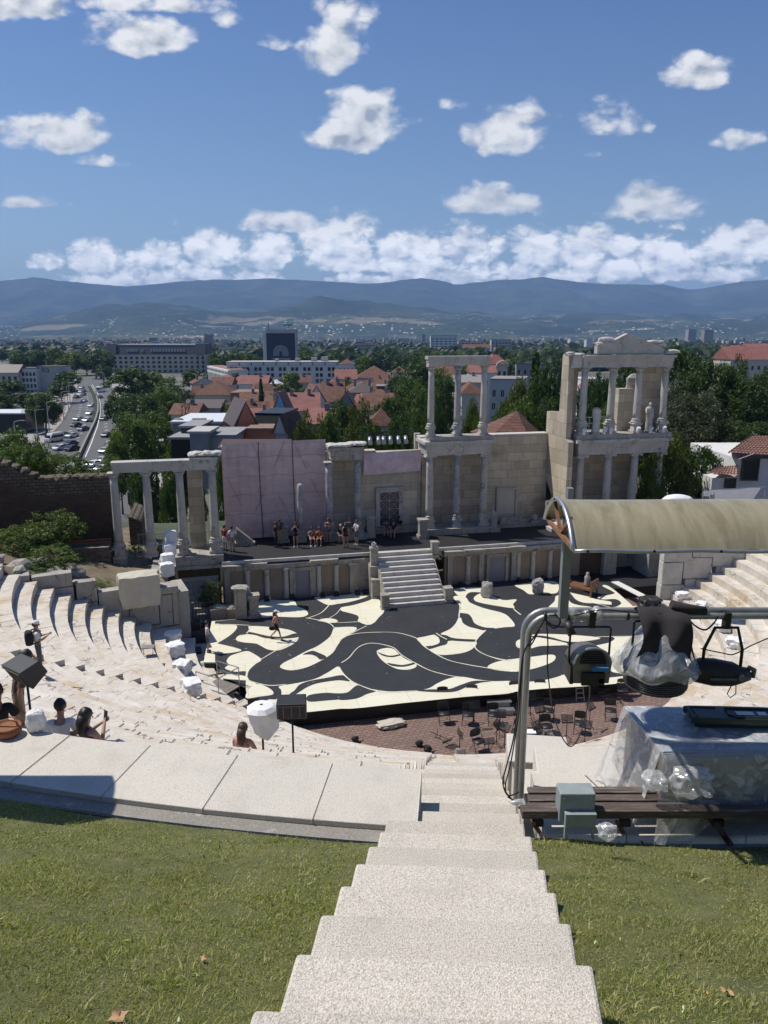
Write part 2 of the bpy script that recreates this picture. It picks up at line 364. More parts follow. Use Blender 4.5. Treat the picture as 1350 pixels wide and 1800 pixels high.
simple('steel_grey', (.30,.31,.33), .5, .5)
m, nt, b, v = newmat('weathered_bench')
x, y, z = nt.sep(v)
c = nt.ramp(nt.noise(nt.xyz(nt.m('MULTIPLY', x, 3.), nt.m('MULTIPLY', y, 30.), nt.m('MULTIPLY', z, 30.)), 1, 6, .7), [(.3, (.045,.03,.025)), (.55, (.11,.085,.07)), (.75, (.30,.27,.23))])
nt.put(b.inputs['Base Color'], c); b.inputs['Roughness'].default_value = .8; bump(nt, b, nt.noise(v, 40), .4, .01)
m, nt, b, v = newmat('polycarbonate')
x, y, z = nt.sep(v)
c = nt.ramp(nt.noise(nt.xyz(nt.m('MULTIPLY', x, 6.), nt.m('MULTIPLY', y, 1.2), nt.m('MULTIPLY', z, 1.0)), 1., 6, .7, .6), [(.25, (.17,.14,.075)), (.5, (.29,.255,.155)), (.75, (.38,.34,.22))])
sr = nt.noise(nt.xyz(nt.m('MULTIPLY', x, 14.), nt.m('MULTIPLY', y, 1.6), nt.m('MULTIPLY', z, 1.5)), 1., 4, .7)
c = nt.mix(nt.m('MULTIPLY', nt.m('MULTIPLY', nt.step(sr, .56, .70), nt.step(z, .35, -.15)), .8), c, (.09,.065,.03))
nt.put(b.inputs['Base Color'], c); b.inputs['Roughness'].default_value = .34; b.inputs['Specular IOR Level'].default_value = .5
m, nt, b, v = newmat('clear_film')
nt.n.remove(b)
o = [k for k in nt.n if k.type == 'OUTPUT_MATERIAL'][0]
tr = nt.node('ShaderNodeBsdfTransparent'); gl = nt.node('ShaderNodeBsdfGlossy'); gl.inputs['Roughness'].default_value = .22
df = nt.node('ShaderNodeBsdfDiffuse'); df.inputs[0].default_value = (.75,.76,.76,1)
bp = nt.node('ShaderNodeBump'); bp.inputs['Strength'].default_value = .6; bp.inputs['Distance'].default_value = .03
hh = nt.noise(v, 5, 2, .5, 1.5); nt.l.new(hh, bp.inputs['Height']); nt.l.new(bp.outputs[0], gl.inputs['Normal']); nt.l.new(bp.outputs[0], df.inputs['Normal'])
a1 = nt.node('ShaderNodeMixShader'); nt.put(a1.inputs[0], nt.m('MULTIPLY_ADD', nt.step(hh, .48, .72), .42, .30)); nt.l.new(tr.outputs[0], a1.inputs[1]); nt.l.new(df.outputs[0], a1.inputs[2])
a2 = nt.node('ShaderNodeMixShader'); a2.inputs[0].default_value = .13; nt.l.new(a1.outputs[0], a2.inputs[1]); nt.l.new(gl.outputs[0], a2.inputs[2]); nt.l.new(a2.outputs[0], o.inputs[0])
# mesh helpers
class MB:
 """collects vertices and faces; build() links them as one mesh object"""
 def __init__(s): s.v = []; s.f = []; s.mi = []; s.cur = 0; s.sm = []; s.smooth = False
 def add(s, vs, fs, mi=None):
  o = len(s.v); s.v += [tuple(p) for p in vs]
  for f in fs: s.f.append(tuple(i+o for i in f)); s.mi.append(s.cur if mi is None else mi); s.sm.append(s.smooth)
 def box(s, x0, x1, y0, y1, z0, z1, j=0.):
  vs = [(x, y, z) for z in (z0, z1) for y in (y0, y1) for x in (x0, x1)]
  if j: vs = [tuple(c+random.uniform(-j, j) for c in p) for p in vs]
  s.add(vs, [(0,2,3,1),(4,5,7,6),(0,1,5,4),(2,6,7,3),(0,4,6,2),(1,3,7,5)])
  return s
 def obox(s, c, size, rz=0., rx=0., ry=0., j=0., taper=1.):
  m = Matrix.Translation(c) @ Matrix.Rotation(rz, 4, 'Z') @ Matrix.Rotation(ry, 4, 'Y') @ Matrix.Rotation(rx, 4, 'X')
  hx, hy, hz = [k/2 for k in size]
  vs = []
  for z in (-hz, hz):
   k = taper if z > 0 else 1.
   for y in (-hy, hy):
    for x in (-hx, hx): vs.append(tuple(m @ Vector((x*k+random.uniform(-j, j), y*k+random.uniform(-j, j), z+random.uniform(-j, j)))))
  s.add(vs, [(0,2,3,1),(4,5,7,6),(0,1,5,4),(2,6,7,3),(0,4,6,2),(1,3,7,5)])
  return s
 def beam(s, a, b, w, h=None, up=(0,0,1)):
  a = Vector(a); b = Vector(b); h = h or w
  d = (b-a).normalized(); u = Vector(up)
  if abs(d.dot(u)) > .98: u = Vector((1,0,0))
  x = d.cross(u).normalized(); y = x.cross(d).normalized()
  vs = [tuple(p+x*sx*w/2+y*sy*h/2) for p in (a, b) for sy in (-1, 1) for sx in (-1, 1)]
  s.add(vs, [(0,1,3,2),(4,6,7,5),(0,4,5,1),(2,3,7,6),(0,2,6,4),(1,5,7,3)])
  return s
 def tube(s, pts, r, n=8, caps=True):
  pts = [Vector(p) for p in pts]
  rs = r if isinstance(r, (list, tuple)) else [r]*len(pts)
  o = len(s.v); prev = None
  for i, p in enumerate(pts):
   d = (pts[min(i+1, len(pts)-1)]-pts[max(i-1, 0)])
   d = d.normalized() if d.length > 1e-9 else Vector((0,0,1))
   if prev is None:
    u = Vector((0,0,1)) if abs(d.z) < .9 else Vector((1,0,0)); x = d.cross(u).normalized()
   else: x = (prev-d*prev.dot(d)).normalized()
   prev = x; y = d.cross(x)
   for k in range(n):
    a = 2*math.pi*k/n; s.v.append(tuple(p+(x*math.cos(a)+y*math.sin(a))*rs[i]))
  for i in range(len(pts)-1):
   for k in range(n):
    s.f.append((o+i*n+k, o+i*n+(k+1) % n, o+(i+1)*n+(k+1) % n, o+(i+1)*n+k)); s.mi.append(s.cur); s.sm.append(n > 6)
  if caps:
   s.f.append(tuple(o+k for k in range(n))[::-1]); s.mi.append(s.cur); s.sm.append(False)
   e = o+(len(pts)-1)*n
   s.f.append(tuple(e+k for k in range(n))); s.mi.append(s.cur); s.sm.append(False)
  return s
 def cyl(s, a, b, r0, r1=None, n=12): return s.tube([a, b], [r0, r0 if r1 is None else r1], n)
 def lathe(s, cx, cy, prof, n=20, wob=0., axis=None):
  o = len(s.v)
  for (r, z) in prof:
   for k in range(n):
    a = 2*math.pi*k/n; rr = r*(1+wob*noise.noise(Vector((math.cos(a)*2, math.sin(a)*2, z*3+cx))))
    s.v.append((cx+rr*math.cos(a), cy+rr*math.sin(a), z))
  for i in range(len(prof)-1):
   for k in range(n):
    s.f.append((o+i*n+k, o+i*n+(k+1) % n, o+(i+1)*n+(k+1) % n, o+(i+1)*n+k)); s.mi.append(s.cur); s.sm.append(True)
  s.f.append(tuple(o+k for k in range(n))[::-1]); s.mi.append(s.cur); s.sm.append(False)
  e = o+(len(prof)-1)*n; s.f.append(tuple(e+k for k in range(n))); s.mi.append(s.cur); s.sm.append(False)
  return s
 def prism(s, pts, z0, z1, j=0.):
  """polygon in xy (counter-clockwise) extruded in z"""
  n = len(pts); tri = tessellate_polygon([[Vector((p[0], p[1], 0)) for p in pts]])
  vs = [(p[0], p[1], z0) for p in pts]+[(p[0]+random.uniform(-j, j), p[1]+random.uniform(-j, j), z1) for p in pts]
  fs = [(i, (i+1) % n, n+(i+1) % n, n+i) for i in range(n)]
  fs += [(a+n, b+n, c+n) for a, b, c in tri]+[(c, b, a) for a, b, c in tri]
  s.add(vs, fs); return s
 def prism_y(s, pts, y0, y1):
  """polygon in xz extruded along y"""
  n = len(pts); tri = tessellate_polygon([[Vector((p[0], p[1], 0)) for p in pts]])
  vs = [(p[0], y0, p[1]) for p in pts]+[(p[0], y1, p[1]) for p in pts]
  fs = [(i, (i+1) % n, n+(i+1) % n, n+i) for i in range(n)]
  fs += [(a+n, b+n, c+n) for a, b, c in tri]+[(c, b, a) for a, b, c in tri]
  s.add(vs, fs); return s
 def prism_x(s, pts, x0, x1):
  n = len(pts); tri = tessellate_polygon([[Vector((p[0], p[1], 0)) for p in pts]])
  vs = [(x0, p[0], p[1]) for p in pts]+[(x1, p[0], p[1]) for p in pts]
  fs = [(i, (i+1) % n, n+(i+1) % n, n+i) for i in range(n)]
  fs += [(a+n, b+n, c+n) for a, b, c in tri]+[(c, b, a) for a, b, c in tri]
  s.add(vs, fs); return s
 def flat(s, pts3):
  tri = tessellate_polygon([[Vector(p) for p in pts3]])
  s.add(pts3, [t_ if (Vector(pts3[t_[1]])-Vector(pts3[t_[0]])).cross(Vector(pts3[t_[2]])-Vector(pts3[t_[0]])).z > 0 else t_[::-1] for t_ in tri]); return s
 def rock(s, c, size, seed=0, rz=0., amp=.25, sub=2, boxy=0.):
  bm = bmesh.new(); bmesh.ops.create_icosphere(bm, subdivisions=sub, radius=1)
  vs = []
  cr, srn = math.cos(rz), math.sin(rz)
  for q in bm.verts:
   p = q.co.copy()
   if boxy:
    m_ = max(abs(p.x), abs(p.y), abs(p.z)); p = p.lerp(p/m_, boxy)
   p *= 1+amp*noise.noise(q.co*1.6+Vector((seed*7.3, seed, 0)))+amp*.5*noise.noise(q.co*4+Vector((seed, 3, seed)))
   x, y, z = p.x*size[0]/2, p.y*size[1]/2, p.z*size[2]/2
   vs.append((c[0]+x*cr-y*srn, c[1]+x*srn+y*cr, c[2]+z))
  fs = [tuple(q.index for q in f.verts) for f in bm.faces]; bm.free()
  s.add(vs, fs); return s
 def ellipsoid(s, c, r, n=12, m=8):
  prof = []
  o = len(s.v)
  for i in range(m+1):
   th = math.pi*i/m
   for k in range(n):
    a = 2*math.pi*k/n; s.v.append((c[0]+r[0]*math.sin(th)*math.cos(a), c[1]+r[1]*math.sin(th)*math.sin(a), c[2]-r[2]*math.cos(th)))
  for i in range(m):
   for k in range(n):
    s.f.append((o+i*n+k, o+i*n+(k+1) % n, o+(i+1)*n+(k+1) % n, o+(i+1)*n+k)); s.mi.append(s.cur); s.sm.append(True)
  return s
 def mesh(s, name, mats, origin=(0,0,0), rnd=None):
  me = bpy.data.meshes.new(name)
  ox, oy, oz = origin
  me.from_pydata([(x-ox, y-oy, z-oz) for x, y, z in s.v], [], s.f)
  for m_ in (mats if isinstance(mats, (list, tuple)) else [mats]): me.materials.append(MATS[m_])
  me.polygons.foreach_set('material_index', s.mi); me.polygons.foreach_set('use_smooth', s.sm)
  me.update(); return me
 def build(s, name, mats, parent=None, origin=None, bevel=0.):
  if origin is None: origin = parent['_base'] if parent is not None and '_base' in parent.keys() else (0,0,0)
  o = bpy.data.objects.new(name, s.mesh(name, mats, origin)); COL.objects.link(o)
  if parent is not None: o.parent = parent
  if bevel:
   md = o.modifiers.new('bevel', 'BEVEL'); md.width = bevel; md.segments = 2; md.limit_method = 'ANGLE'
  return o
BETA = R(13.0); SO = (1.6, 47.1)
SE = (math.cos(BETA), math.sin(BETA)); SN = (-math.sin(BETA), math.cos(BETA))
def s2w(s, o, z=0.): return Vector((SO[0]+SE[0]*s+SN[0]*o, SO[1]+SE[1]*s+SN[1]*o, z))
def w2s(p): return ((p[0]-SO[0])*SE[0]+(p[1]-SO[1])*SE[1], (p[0]-SO[0])*SN[0]+(p[1]-SO[1])*SN[1], p[2])
def SP(u, v, off):
 """scene-front coordinates (s, z) of what is seen at u, v on the upright plane at depth off"""
 d = ray(u, v); t_ = (SO[0]*SN[0]+SO[1]*SN[1]+off)/(d[0]*SN[0]+d[1]*SN[1])
 p = (d[0]*t_, d[1]*t_, d[2]*t_); q = w2s(p); return q[0], q[2]
def SZ(u, v, z): q = w2s(WZ(u, v, z)); return q[0], q[1]
def props(o, label=None, cat=None, group=None, kind=None):
 if label: o['label'] = label
 if cat: o['category'] = cat
 if group: o['group'] = group
 if kind: o['kind'] = kind
 return o
def thing(name, label, cat, base=(0,0,0), frame='W', rz=0., group=None):
 """an Empty at the base; children are given in the frame's coordinates (S: scene front, W: world, L: own local)"""
 e = bpy.data.objects.new(name, None); COL.objects.link(e)
 if frame == 'S':
  e.location = s2w(*base); e.rotation_euler = (0, 0, BETA); e['_base'] = tuple(base)
 elif frame == 'W':
  e.location = base; e['_base'] = tuple(base)
 else:
  e.location = base; e.rotation_euler = (0, 0, rz); e['_base'] = (0., 0., 0.)
 return props(e, label, cat, group)
def copy_tree(o, parent=None):
 c = o.copy(); COL.objects.link(c); c.parent = parent
 for ch in list(o.children): copy_tree(ch, c)
 return c
def one(mb, name, mats, label, cat, base, frame='W', group=None, kind=None, bevel=0.):
 """a thing that is a single mesh"""
 o = bpy.data.objects.new(name, mb.mesh(name, mats, base)); COL.objects.link(o)
 if frame == 'S': o.location = s2w(*base); o.rotation_euler = (0, 0, BETA)
 else: o.location = base
 if bevel:
  md = o.modifiers.new('bevel', 'BEVEL'); md.width = bevel; md.segments = 2; md.limit_method = 'ANGLE'
 return props(o, label, cat, group, kind)
def smooth_closed(pts, n=5):
 out = []; N = len(pts)
 for i in range(N):
  p0, p1, p2, p3 = [pts[(i+k-1) % N] for k in range(4)]
  for k in range(n):
   t_ = k/n
   out.append(tuple(.5*((2*p1[a])+(-p0[a]+p2[a])*t_+(2*p0[a]-5*p1[a]+4*p2[a]-p3[a])*t_*t_+(-p0[a]+3*p1[a]-3*p2[a]+p3[a])*t_**3) for a in range(len(p1))))
 return out
def smooth_open(pts, n=6):
 q = [pts[0]]+list(pts)+[pts[-1]]; out = []
 for i in range(1, len(q)-2):
  p0, p1, p2, p3 = q[i-1:i+3]
  for k in range(n):
   t_ = k/n
   out.append(tuple(.5*((2*p1[a])+(-p0[a]+p2[a])*t_+(2*p0[a]-5*p1[a]+4*p2[a]-p3[a])*t_*t_+(-p0[a]+3*p1[a]-3*p2[a]+p3[a])*t_**3) for a in range(len(p1))))
 out.append(tuple(pts[-1])); return out
# theatre geometry constants
CX, CY = 3.6, 41.0
Z_ORC, Z_STG, Z_POD = -17.25, -16.5, -13.85
R0, RUN, RISE, NROW = 13.6, .74, .443, 26
Z_TER = Z_ORC+RISE*(NROW+1)-.02        # about -5.3
R_TER = R0+RUN*NROW                    # far edge of the terrace
R_BACK = R_TER+1.13
def polar(r, a, z=0.): return Vector((CX+r*math.cos(a), CY+r*math.sin(a), z))
def hill(x, y):
 """ground height outside the theatre"""
 def sm(a, b, v): t_ = max(0, min(1, (v-a)/(b-a))); return t_*t_*(3-2*t_)
 zc = -29.0
 edge = 74 + 10*math.sin(x*.02) + (16 if x > 25 else 0)*sm(25, 40, x)
 top = -14.4 + 2.2*sm(18, 40, x) + 2.5*sm(-18, -34, x)
 k = sm(edge-14, edge+22, y)
 if x < -8: k = max(k, sm(57, 66, y)*sm(-8, -14, x)*sm(-40, -30, x))
 z = top*(1-k)+zc*k
 if y < 41:
  r = math.hypot(x-CX, y-CY)
  zr = Z_TER-.35+.50*(r-R_BACK)
  w = sm(0, 1, (r-(R_BACK-.2))/2) if r > R_BACK-.4 else 0
  if r > 15: z = min(z, -19) if r < R_BACK else z
 return z
xs = sorted(set([-24000,-12000,-6000,-3000,-1500,-800,-500,-350]+list(range(-250,-60,20))+list(range(-60,61,2))+list(range(60,251,20))+[350,500,800,1500,3000,6000,12000,24000]))
ys = sorted(set([y*.5 for y in range(78,136)]+list(range(68,120,3))+list(range(110,400,20))+[450,600,900,1500,2500,4000,5200]))
vs = []; fs = []
def gz(x, y):
 z = hill(x, y) + (0.25*noise.noise(Vector((x*.2, y*.2, 0))) if y < 95 and abs(x) < 70 else 0)
 s_, o_, _ = w2s((x, y, 0))
 if o_ < 6.2 and -34 < s_ < 60: z = min(z, -19)
 return z
for y in ys:
 for x in xs: vs.append((x, y, gz(x, y)))
nx = len(xs)
for j in range(len(ys)-1):
 for i in range(nx-1): fs.append((j*nx+i, j*nx+i+1, (j+1)*nx+i+1, (j+1)*nx+i))
mb = MB(); mb.smooth = True; mb.add(vs, fs)
m, nt, b, v = newmat('city_ground')
x, y, z = nt.sep(v)
c = nt.ramp(nt.noise(v, .02, 6, .7), [(.35, (.05,.065,.03)), (.5, (.11,.11,.085)), (.65, (.17,.16,.14))])
nt.put(b.inputs['Base Color'], c); b.inputs['Roughness'].default_value = .95
o = one(mb, 'ground', 'city_ground', None, None, (0,0,0), kind='structure')
# grass slopes beside the staircase
SAZ = R(7.1); SH = (math.sin(SAZ), math.cos(SAZ)); SL = (math.cos(SAZ), -math.sin(SAZ))
SRUN, SRISE = .63, .3213
def stair_pt(d, lat, z): return Vector((SH[0]*d+SL[0]*lat, SH[1]*d+SL[1]*lat, z))
def stair_dl(x, y): return x*SH[0]+y*SH[1], x*SL[0]+y*SL[1]
def grass_z(x, y):
 r = math.hypot(x-CX, y-CY)
 d, lat = stair_dl(x, y)
 z = Z_TER-.03+.515*(r-R_BACK-.30)
 if lat > 0: z += .12*max(0, min(1, (R_BACK+2.2-r)/1.2))
 return z+.035*noise.noise(Vector((x*1.3, y*1.3, 0)))+.06*noise.noise(Vector((x*.4, y*.4, 5)))
def grass_sheet(sgn):
 mb = MB(); mb.smooth = True
 N = 70; K = 34; vs = []
 for j in range(K):
  g0 = .255 if sgn < 0 else .17; rr = R_BACK+g0+(12.-g0)*(j/(K-1))**1.3
  for i in range(N):
   f = i/(N-1)
   vs.append((rr, f))
 pts = []
 for rr, f in vs:
  lat0 = .55 if sgn > 0 else -.72
  lo, hi = R(-150), R(-60)
  for _ in range(40):
   mid = (lo+hi)/2; p = polar(rr, mid); l = stair_dl(p.x, p.y)[1]
   if l < lat0: lo = mid
   else: hi = mid
  a0 = lo; a1 = R(-70) if sgn > 0 else R(-112)
  a = a0+(a1-a0)*f**1.2; p = polar(rr, a); pts.append((p.x, p.y, grass_z(p.x, p.y)))
 fs = [(j*N+i, j*N+i+1, (j+1)*N+i+1, (j+1)*N+i) if sgn < 0 else (j*N+i, (j+1)*N+i, (j+1)*N+i+1, j*N+i+1) for j in range(K-1) for i in range(N-1)]
 mb.add(pts, fs)
 return one(mb, 'ground', 'grass_soil', None, None, (0,0,0), kind='structure')
grass_sheet(-1); grass_sheet(1)
def blades():
 rng = np.random.default_rng(3)
 P = []
 def scatter(n, u0, u1, v0, v1, hmul, wmul):
  """random roots on the slope within a patch of ground given by two corners in metres"""
  X = rng.uniform(u0, u1, n); Y = rng.uniform(v0, v1, n)
  for x, y in zip(X, Y):
   r = math.hypot(x-CX, y-CY)
   if r < R_BACK+(.27 if stair_dl(x, y)[1] < 0 else .20) or r > R_BACK+11: continue
   d, lat = stair_dl(x, y)
   if -.84 < lat < .67: continue
   w = noise.noise(Vector((x*1.1, y*1.1, 3)))
   if w > .38 and rng.random() < .35: continue
   P.append((x, y, grass_z(x, y), hmul, wmul, w))
 scatter(95000, -2.6, 3.2, 1.3, 3.2, 1.0, 1.0)
 scatter(130000, -3.9, 4.2, 3.2, 5.4, .85, 1.25)
 scatter(110000, -5.4, 6.2, 5.4, 8.4, .75, 1.7)
 P = np.array(P); n = len(P)
 ang = rng.uniform(0, 2*np.pi, n); h = rng.uniform(.013, .034, n)*P[:, 3]
 tall = rng.random(n) < .03; h[tall] *= 2.0
 clump = np.array([noise.noise(Vector((x*2.2, y*2.2, 9))) for x, y in P[:, :2]])
 h *= np.clip(1+.7*clump, .6, 1.7)
 w = rng.uniform(.0018, .0036, n)*P[:, 4]; w[tall] *= 1.6
 lean = rng.uniform(.25, 1.5, n)*h
 la = rng.uniform(0, 2*np.pi, n)
 dx, dy = np.cos(ang)*w, np.sin(ang)*w
 lx, ly = np.cos(la)*lean, np.sin(la)*lean
 x, y, z = P[:, 0], P[:, 1], P[:, 2]-.008
 V = np.zeros((n, 5, 3))
 V[:, 0] = np.stack([x-dx, y-dy, z], 1); V[:, 1] = np.stack([x+dx, y+dy, z], 1)
 V[:, 2] = np.stack([x+dx*.8+lx*.35, y+dy*.8+ly*.35, z+h*.6], 1); V[:, 3] = np.stack([x-dx*.8+lx*.35, y-dy*.8+ly*.35, z+h*.6], 1)
 V[:, 4] = np.stack([x+lx, y+ly, z+h], 1)
 me = bpy.data.meshes.new('grass'); me.vertices.add(n*5); me.vertices.foreach_set('co', V.reshape(-1))
 base = np.arange(n)*5
 L = np.concatenate([np.stack([base, base+1, base+2, base+3], 1).reshape(-1), np.stack([base+3, base+2, base+4], 1).reshape(-1)])
 me.loops.add(len(L)); me.loops.foreach_set('vertex_index', L.astype(np.int32))
 me.polygons.add(n*2)
 ls = np.concatenate([np.arange(n)*4, n*4+np.arange(n)*3]); lt = np.concatenate([np.full(n, 4), np.full(n, 3)])
 me.polygons.foreach_set('loop_start', ls.astype(np.int32)); me.polygons.foreach_set('loop_total', lt.astype(np.int32))
 rv = np.clip(rng.random(n)*.9+.12*P[:, 5]+.05, 0, 1)
 at = me.attributes.new('rnd', 'FLOAT', 'POINT'); at.data.foreach_set('value', np.repeat(rv, 5).astype(np.float32))
 me.materials.append(MATS['grass_blade']); me.update(); me.validate()
 o = bpy.data.objects.new('grass', me); COL.objects.link(o)
 props(o, 'short sunlit mown grass on the slope either side of the concrete staircase', 'grass', None, 'stuff')
blades()
for i, (u, v, s_, col) in enumerate([(208,1788,.10,'dry'),(357,1685,.055,'dry'),(1278,1744,.075,'dry'),(1046,1657,.035,'green'),(325,1549,.03,'green'),(552,1545,.03,'green'),(345,1715,.02,'green'),(313,1797,.04,'green'),(1036,1556,.03,'green'),(1200,1775,.04,'green'),(1010,1520,.028,'dry'),(545,1528,.035,'dry'),(488,1524,.03,'dry'),(326,1590,.03,'dry'),(1090,1652,.025,'green'),(1138,1627,.03,'dry'),(1240,1745,.03,'dry'),(1175,1732,.025,'dry')]):
 d = ray(u, v); t_ = 1.
 while t_ < 14 and d[2]*t_ > grass_z(d[0]*t_, d[1]*t_)+.03: t_ += .01
 p = (d[0]*t_, d[1]*t_, grass_z(d[0]*t_, d[1]*t_)+.035)
 mb = MB(); mb.smooth = True; s_ *= .66
 a0 = random.uniform(0, 6.28)
 ring = [(p[0]+s_*.5*(1-.35*math.cos(2*a))*math.cos(a+a0)*(1.2 if k % 2 else .85), p[1]+s_*.5*(1-.35*math.cos(2*a))*math.sin(a+a0)*(1.2 if k % 2 else .85), p[2]+.012*math.sin(3*a+1)+s_*.15*math.cos(a)) for k, a in enumerate([q*math.pi/6 for q in range(12)])]
 mb.add(ring+[(p[0], p[1], p[2]-.008)], [(k, (k+1) % 12, 12) for k in range(12)])
 if 'leaf_dry' not in MATS:
  simple('leaf_dry', (.42,.25,.13), .7, var=.3, scale=20); simple('leaf_pale', (.42,.50,.24), .6, var=.2, scale=20)
 big = {0: 'largest dry orange leaf lying in the grass at the bottom left', 2: 'dry tan leaf lying in the grass at the lower right', 1: 'small dry leaf in the middle of the left lawn', 3: 'pale green leaf on the right lawn nearest the staircase edge'}
 if i in big: one(mb, 'fallen_leaf', 'leaf_dry' if col == 'dry' else 'leaf_pale', big[i], 'leaf', p, group='fallen leaves on the grass')
 else: one(mb, 'fallen_leaf', 'leaf_dry' if col == 'dry' else 'leaf_pale', 'small pale leaf or bud fallen on the mown grass' if col == 'green' else 'small curled brown leaf fallen on the mown grass', 'leaf', p, group='fallen leaves on the grass')
# concrete staircase under the camera
st = thing('concrete_staircase', 'pale washed concrete staircase running down the grass slope toward the theatre', 'staircase', (0,0,-2.5))
for k in range(-4, 17):
 d1 = 3.20+SRUN*k; z = -(1.5+.51*d1)
 if d1 < -.2: continue
 d0 = d1-SRUN-.10
 mb = MB(); w0, w1 = -.85, .66
 w0 = -.86+.006*k; w1 = .665-.004*k
 wj = random.uniform(-.012, .012)
 g = []
 n_ = 9
 for zz in (z-.36, z):
  for dd, sk in ((d0, .06), (d1, .06)):
   for i in range(n_):
    f = i/(n_-1); lat = w0+(w1-w0)*f+wj
    g.append(tuple(stair_pt(dd+sk*(f*2-1)+.006*noise.noise(Vector((lat*3, k, zz))), lat, zz+(.004*noise.noise(Vector((lat*2, k*3, 1))) if zz == z else 0))))
 q = n_; fs = []
 for i in range(n_-1):
  fs += [(2*q+i, 2*q+i+1, 3*q+i+1, 3*q+i), (i, q+i, q+i+1, i+1), (q+i, 3*q+i, 3*q+i+1, q+i+1), (i, i+1, 2*q+i+1, 2*q+i)]
 fs += [(0, 2*q, 3*q, q), (q-1, 2*q-1, 4*q-1, 3*q-1)]
 mb.add(g, fs)
 ob = mb.build('step', 'washed_concrete', st, bevel=.022)
# seating rows
LEFT_IN = s2w(*w2s((-11.0, 38.3, 0))[:2]);
def line_circle(p, ang, r, near):
 """angle (about C) where the ray from p along ang meets the circle of radius r"""
 px, py = p[0]-CX, p[1]-CY; dx, dy = math.cos(ang), math.sin(ang)
 b_ = px*dx+py*dy; c_ = px*px+py*py-r*r; t_ = -b_+math.sqrt(max(0, b_*b_-c_))
 return math.atan2(py+dy*t_, px+dx*t_)
P_L = (-10.4, 38.6); A_L = R(205.3)
P_R = (18.2, 44.6); A_R = R(1.5)
FLIGHTS = [R(-135.1), R(-94.9), R(-54)]
ss = thing('stone_seating', 'curved pale stone seating rows of the ancient theatre around the paved orchestra', 'seating', (CX, CY, Z_ORC))
rr_ = random.Random(5)
def arc_block(mb, r0, r1, a0, a1, z0, z1, seg=.35, j=.012, wave=.0):
 n = max(1, int(abs(a1-a0)*r1/seg)); vs = []
 jr = rr_.uniform(-j, j); jz = rr_.uniform(-j, j); jt = rr_.uniform(-j, j)*1.2
 for i in range(n+1):
  a = a0+(a1-a0)*i/n
  jj = wave*noise.noise(Vector((a*r0*1.7, z0*3, 2)))
  for (r, z) in ((r0+jr+jj, z0), (r1, z0), (r1, z1+jz+jt*(i/n-.5)), (r0+jr+jj*1.6, z1+jz+jt*(i/n-.5)-abs(jj)*.8)):
   vs.append(tuple(polar(r, a, z)))
 fs = []
 for i in range(n):
  o = i*4
  for k in range(4): fs.append((o+k, o+4+k, o+4+(k+1) % 4, o+(k+1) % 4))
 fs += [(0, 1, 2, 3)[::-1], (n*4, n*4+1, n*4+2, n*4+3)]
 fs = [f[::-1] for f in fs]
 mb.add(vs, fs)
for i in range(NROW):
 r0 = R0+RUN*i; z1 = Z_ORC+RISE*(i+1); z0 = z1-RISE-.25
 aL = line_circle(P_L, A_L, r0+.3, 0); aR = line_circle(P_R, A_R, r0+.3, 0)
 if aL > 0: aL -= 2*math.pi
 con = i >= NROW-2
 cuts = []
 for fl in FLIGHTS:
  hw = .45; fa = fl; wide = False
  if fl == FLIGHTS[1] and i >= 17:
   dd = 6.
   while math.hypot(stair_pt(dd, -.09, 0).x-CX, stair_pt(dd, -.09, 0).y-CY) > r0+.37: dd += .02
   q_ = stair_pt(dd, -.09, 0); fa = math.atan2(q_.y-CY, q_.x-CX); hw = .78; wide = True
  cuts.append((fa-hw/r0, fa+hw/r0, wide))
 a = aL
 for c0, c1, wide in cuts+[(aR, None, None)]:
  mb = MB()
  while a < c0-.004:
   w = (rr_.uniform(.75, 1.5) if not con else 1.9)/r0
   b_ = min(a+w, c0)
   if c0-b_ < .4/r0: b_ = c0
   if con: arc_block(mb, r0, r0+RUN+.1, a, b_-.006/r0, z0, z1, j=.004)
   else:
    lost = rr_.random() < .015
    arc_block(mb, r0+(.12 if lost else 0), r0+RUN+.02, a, b_-.010/r0, z0, z1-(.08 if lost else 0), j=.006, wave=.014)
   a = b_
  mb.build('seat_row', 'terrace_concrete' if con else 'seat_stone', ss, bevel=.0 if i < 18 else .018)
  if c1 is None: break
  if not wide:
   for ra, rb, zt in ((r0, r0+RUN*.5, z1-RISE*.5), (r0+RUN*.5, r0+RUN+.02, z1-.012)):
    mb = MB(); arc_block(mb, ra, rb, c0+.006/r0, c1-.006/r0, z0, zt, j=.008, wave=.01); mb.build('stair_block', 'seat_stone', ss)
  a = c1
mb = MB(); a = R(-172)
while a < R(14):
 b_ = a+rr_.uniform(.9, 1.5)/R0; arc_block(mb, R0-.42, R0+.02, a, b_-.01/R0, Z_ORC-.3, Z_ORC+.14, j=.01, wave=.03); a = b_
mb.build('kerb', 'seat_stone', ss)
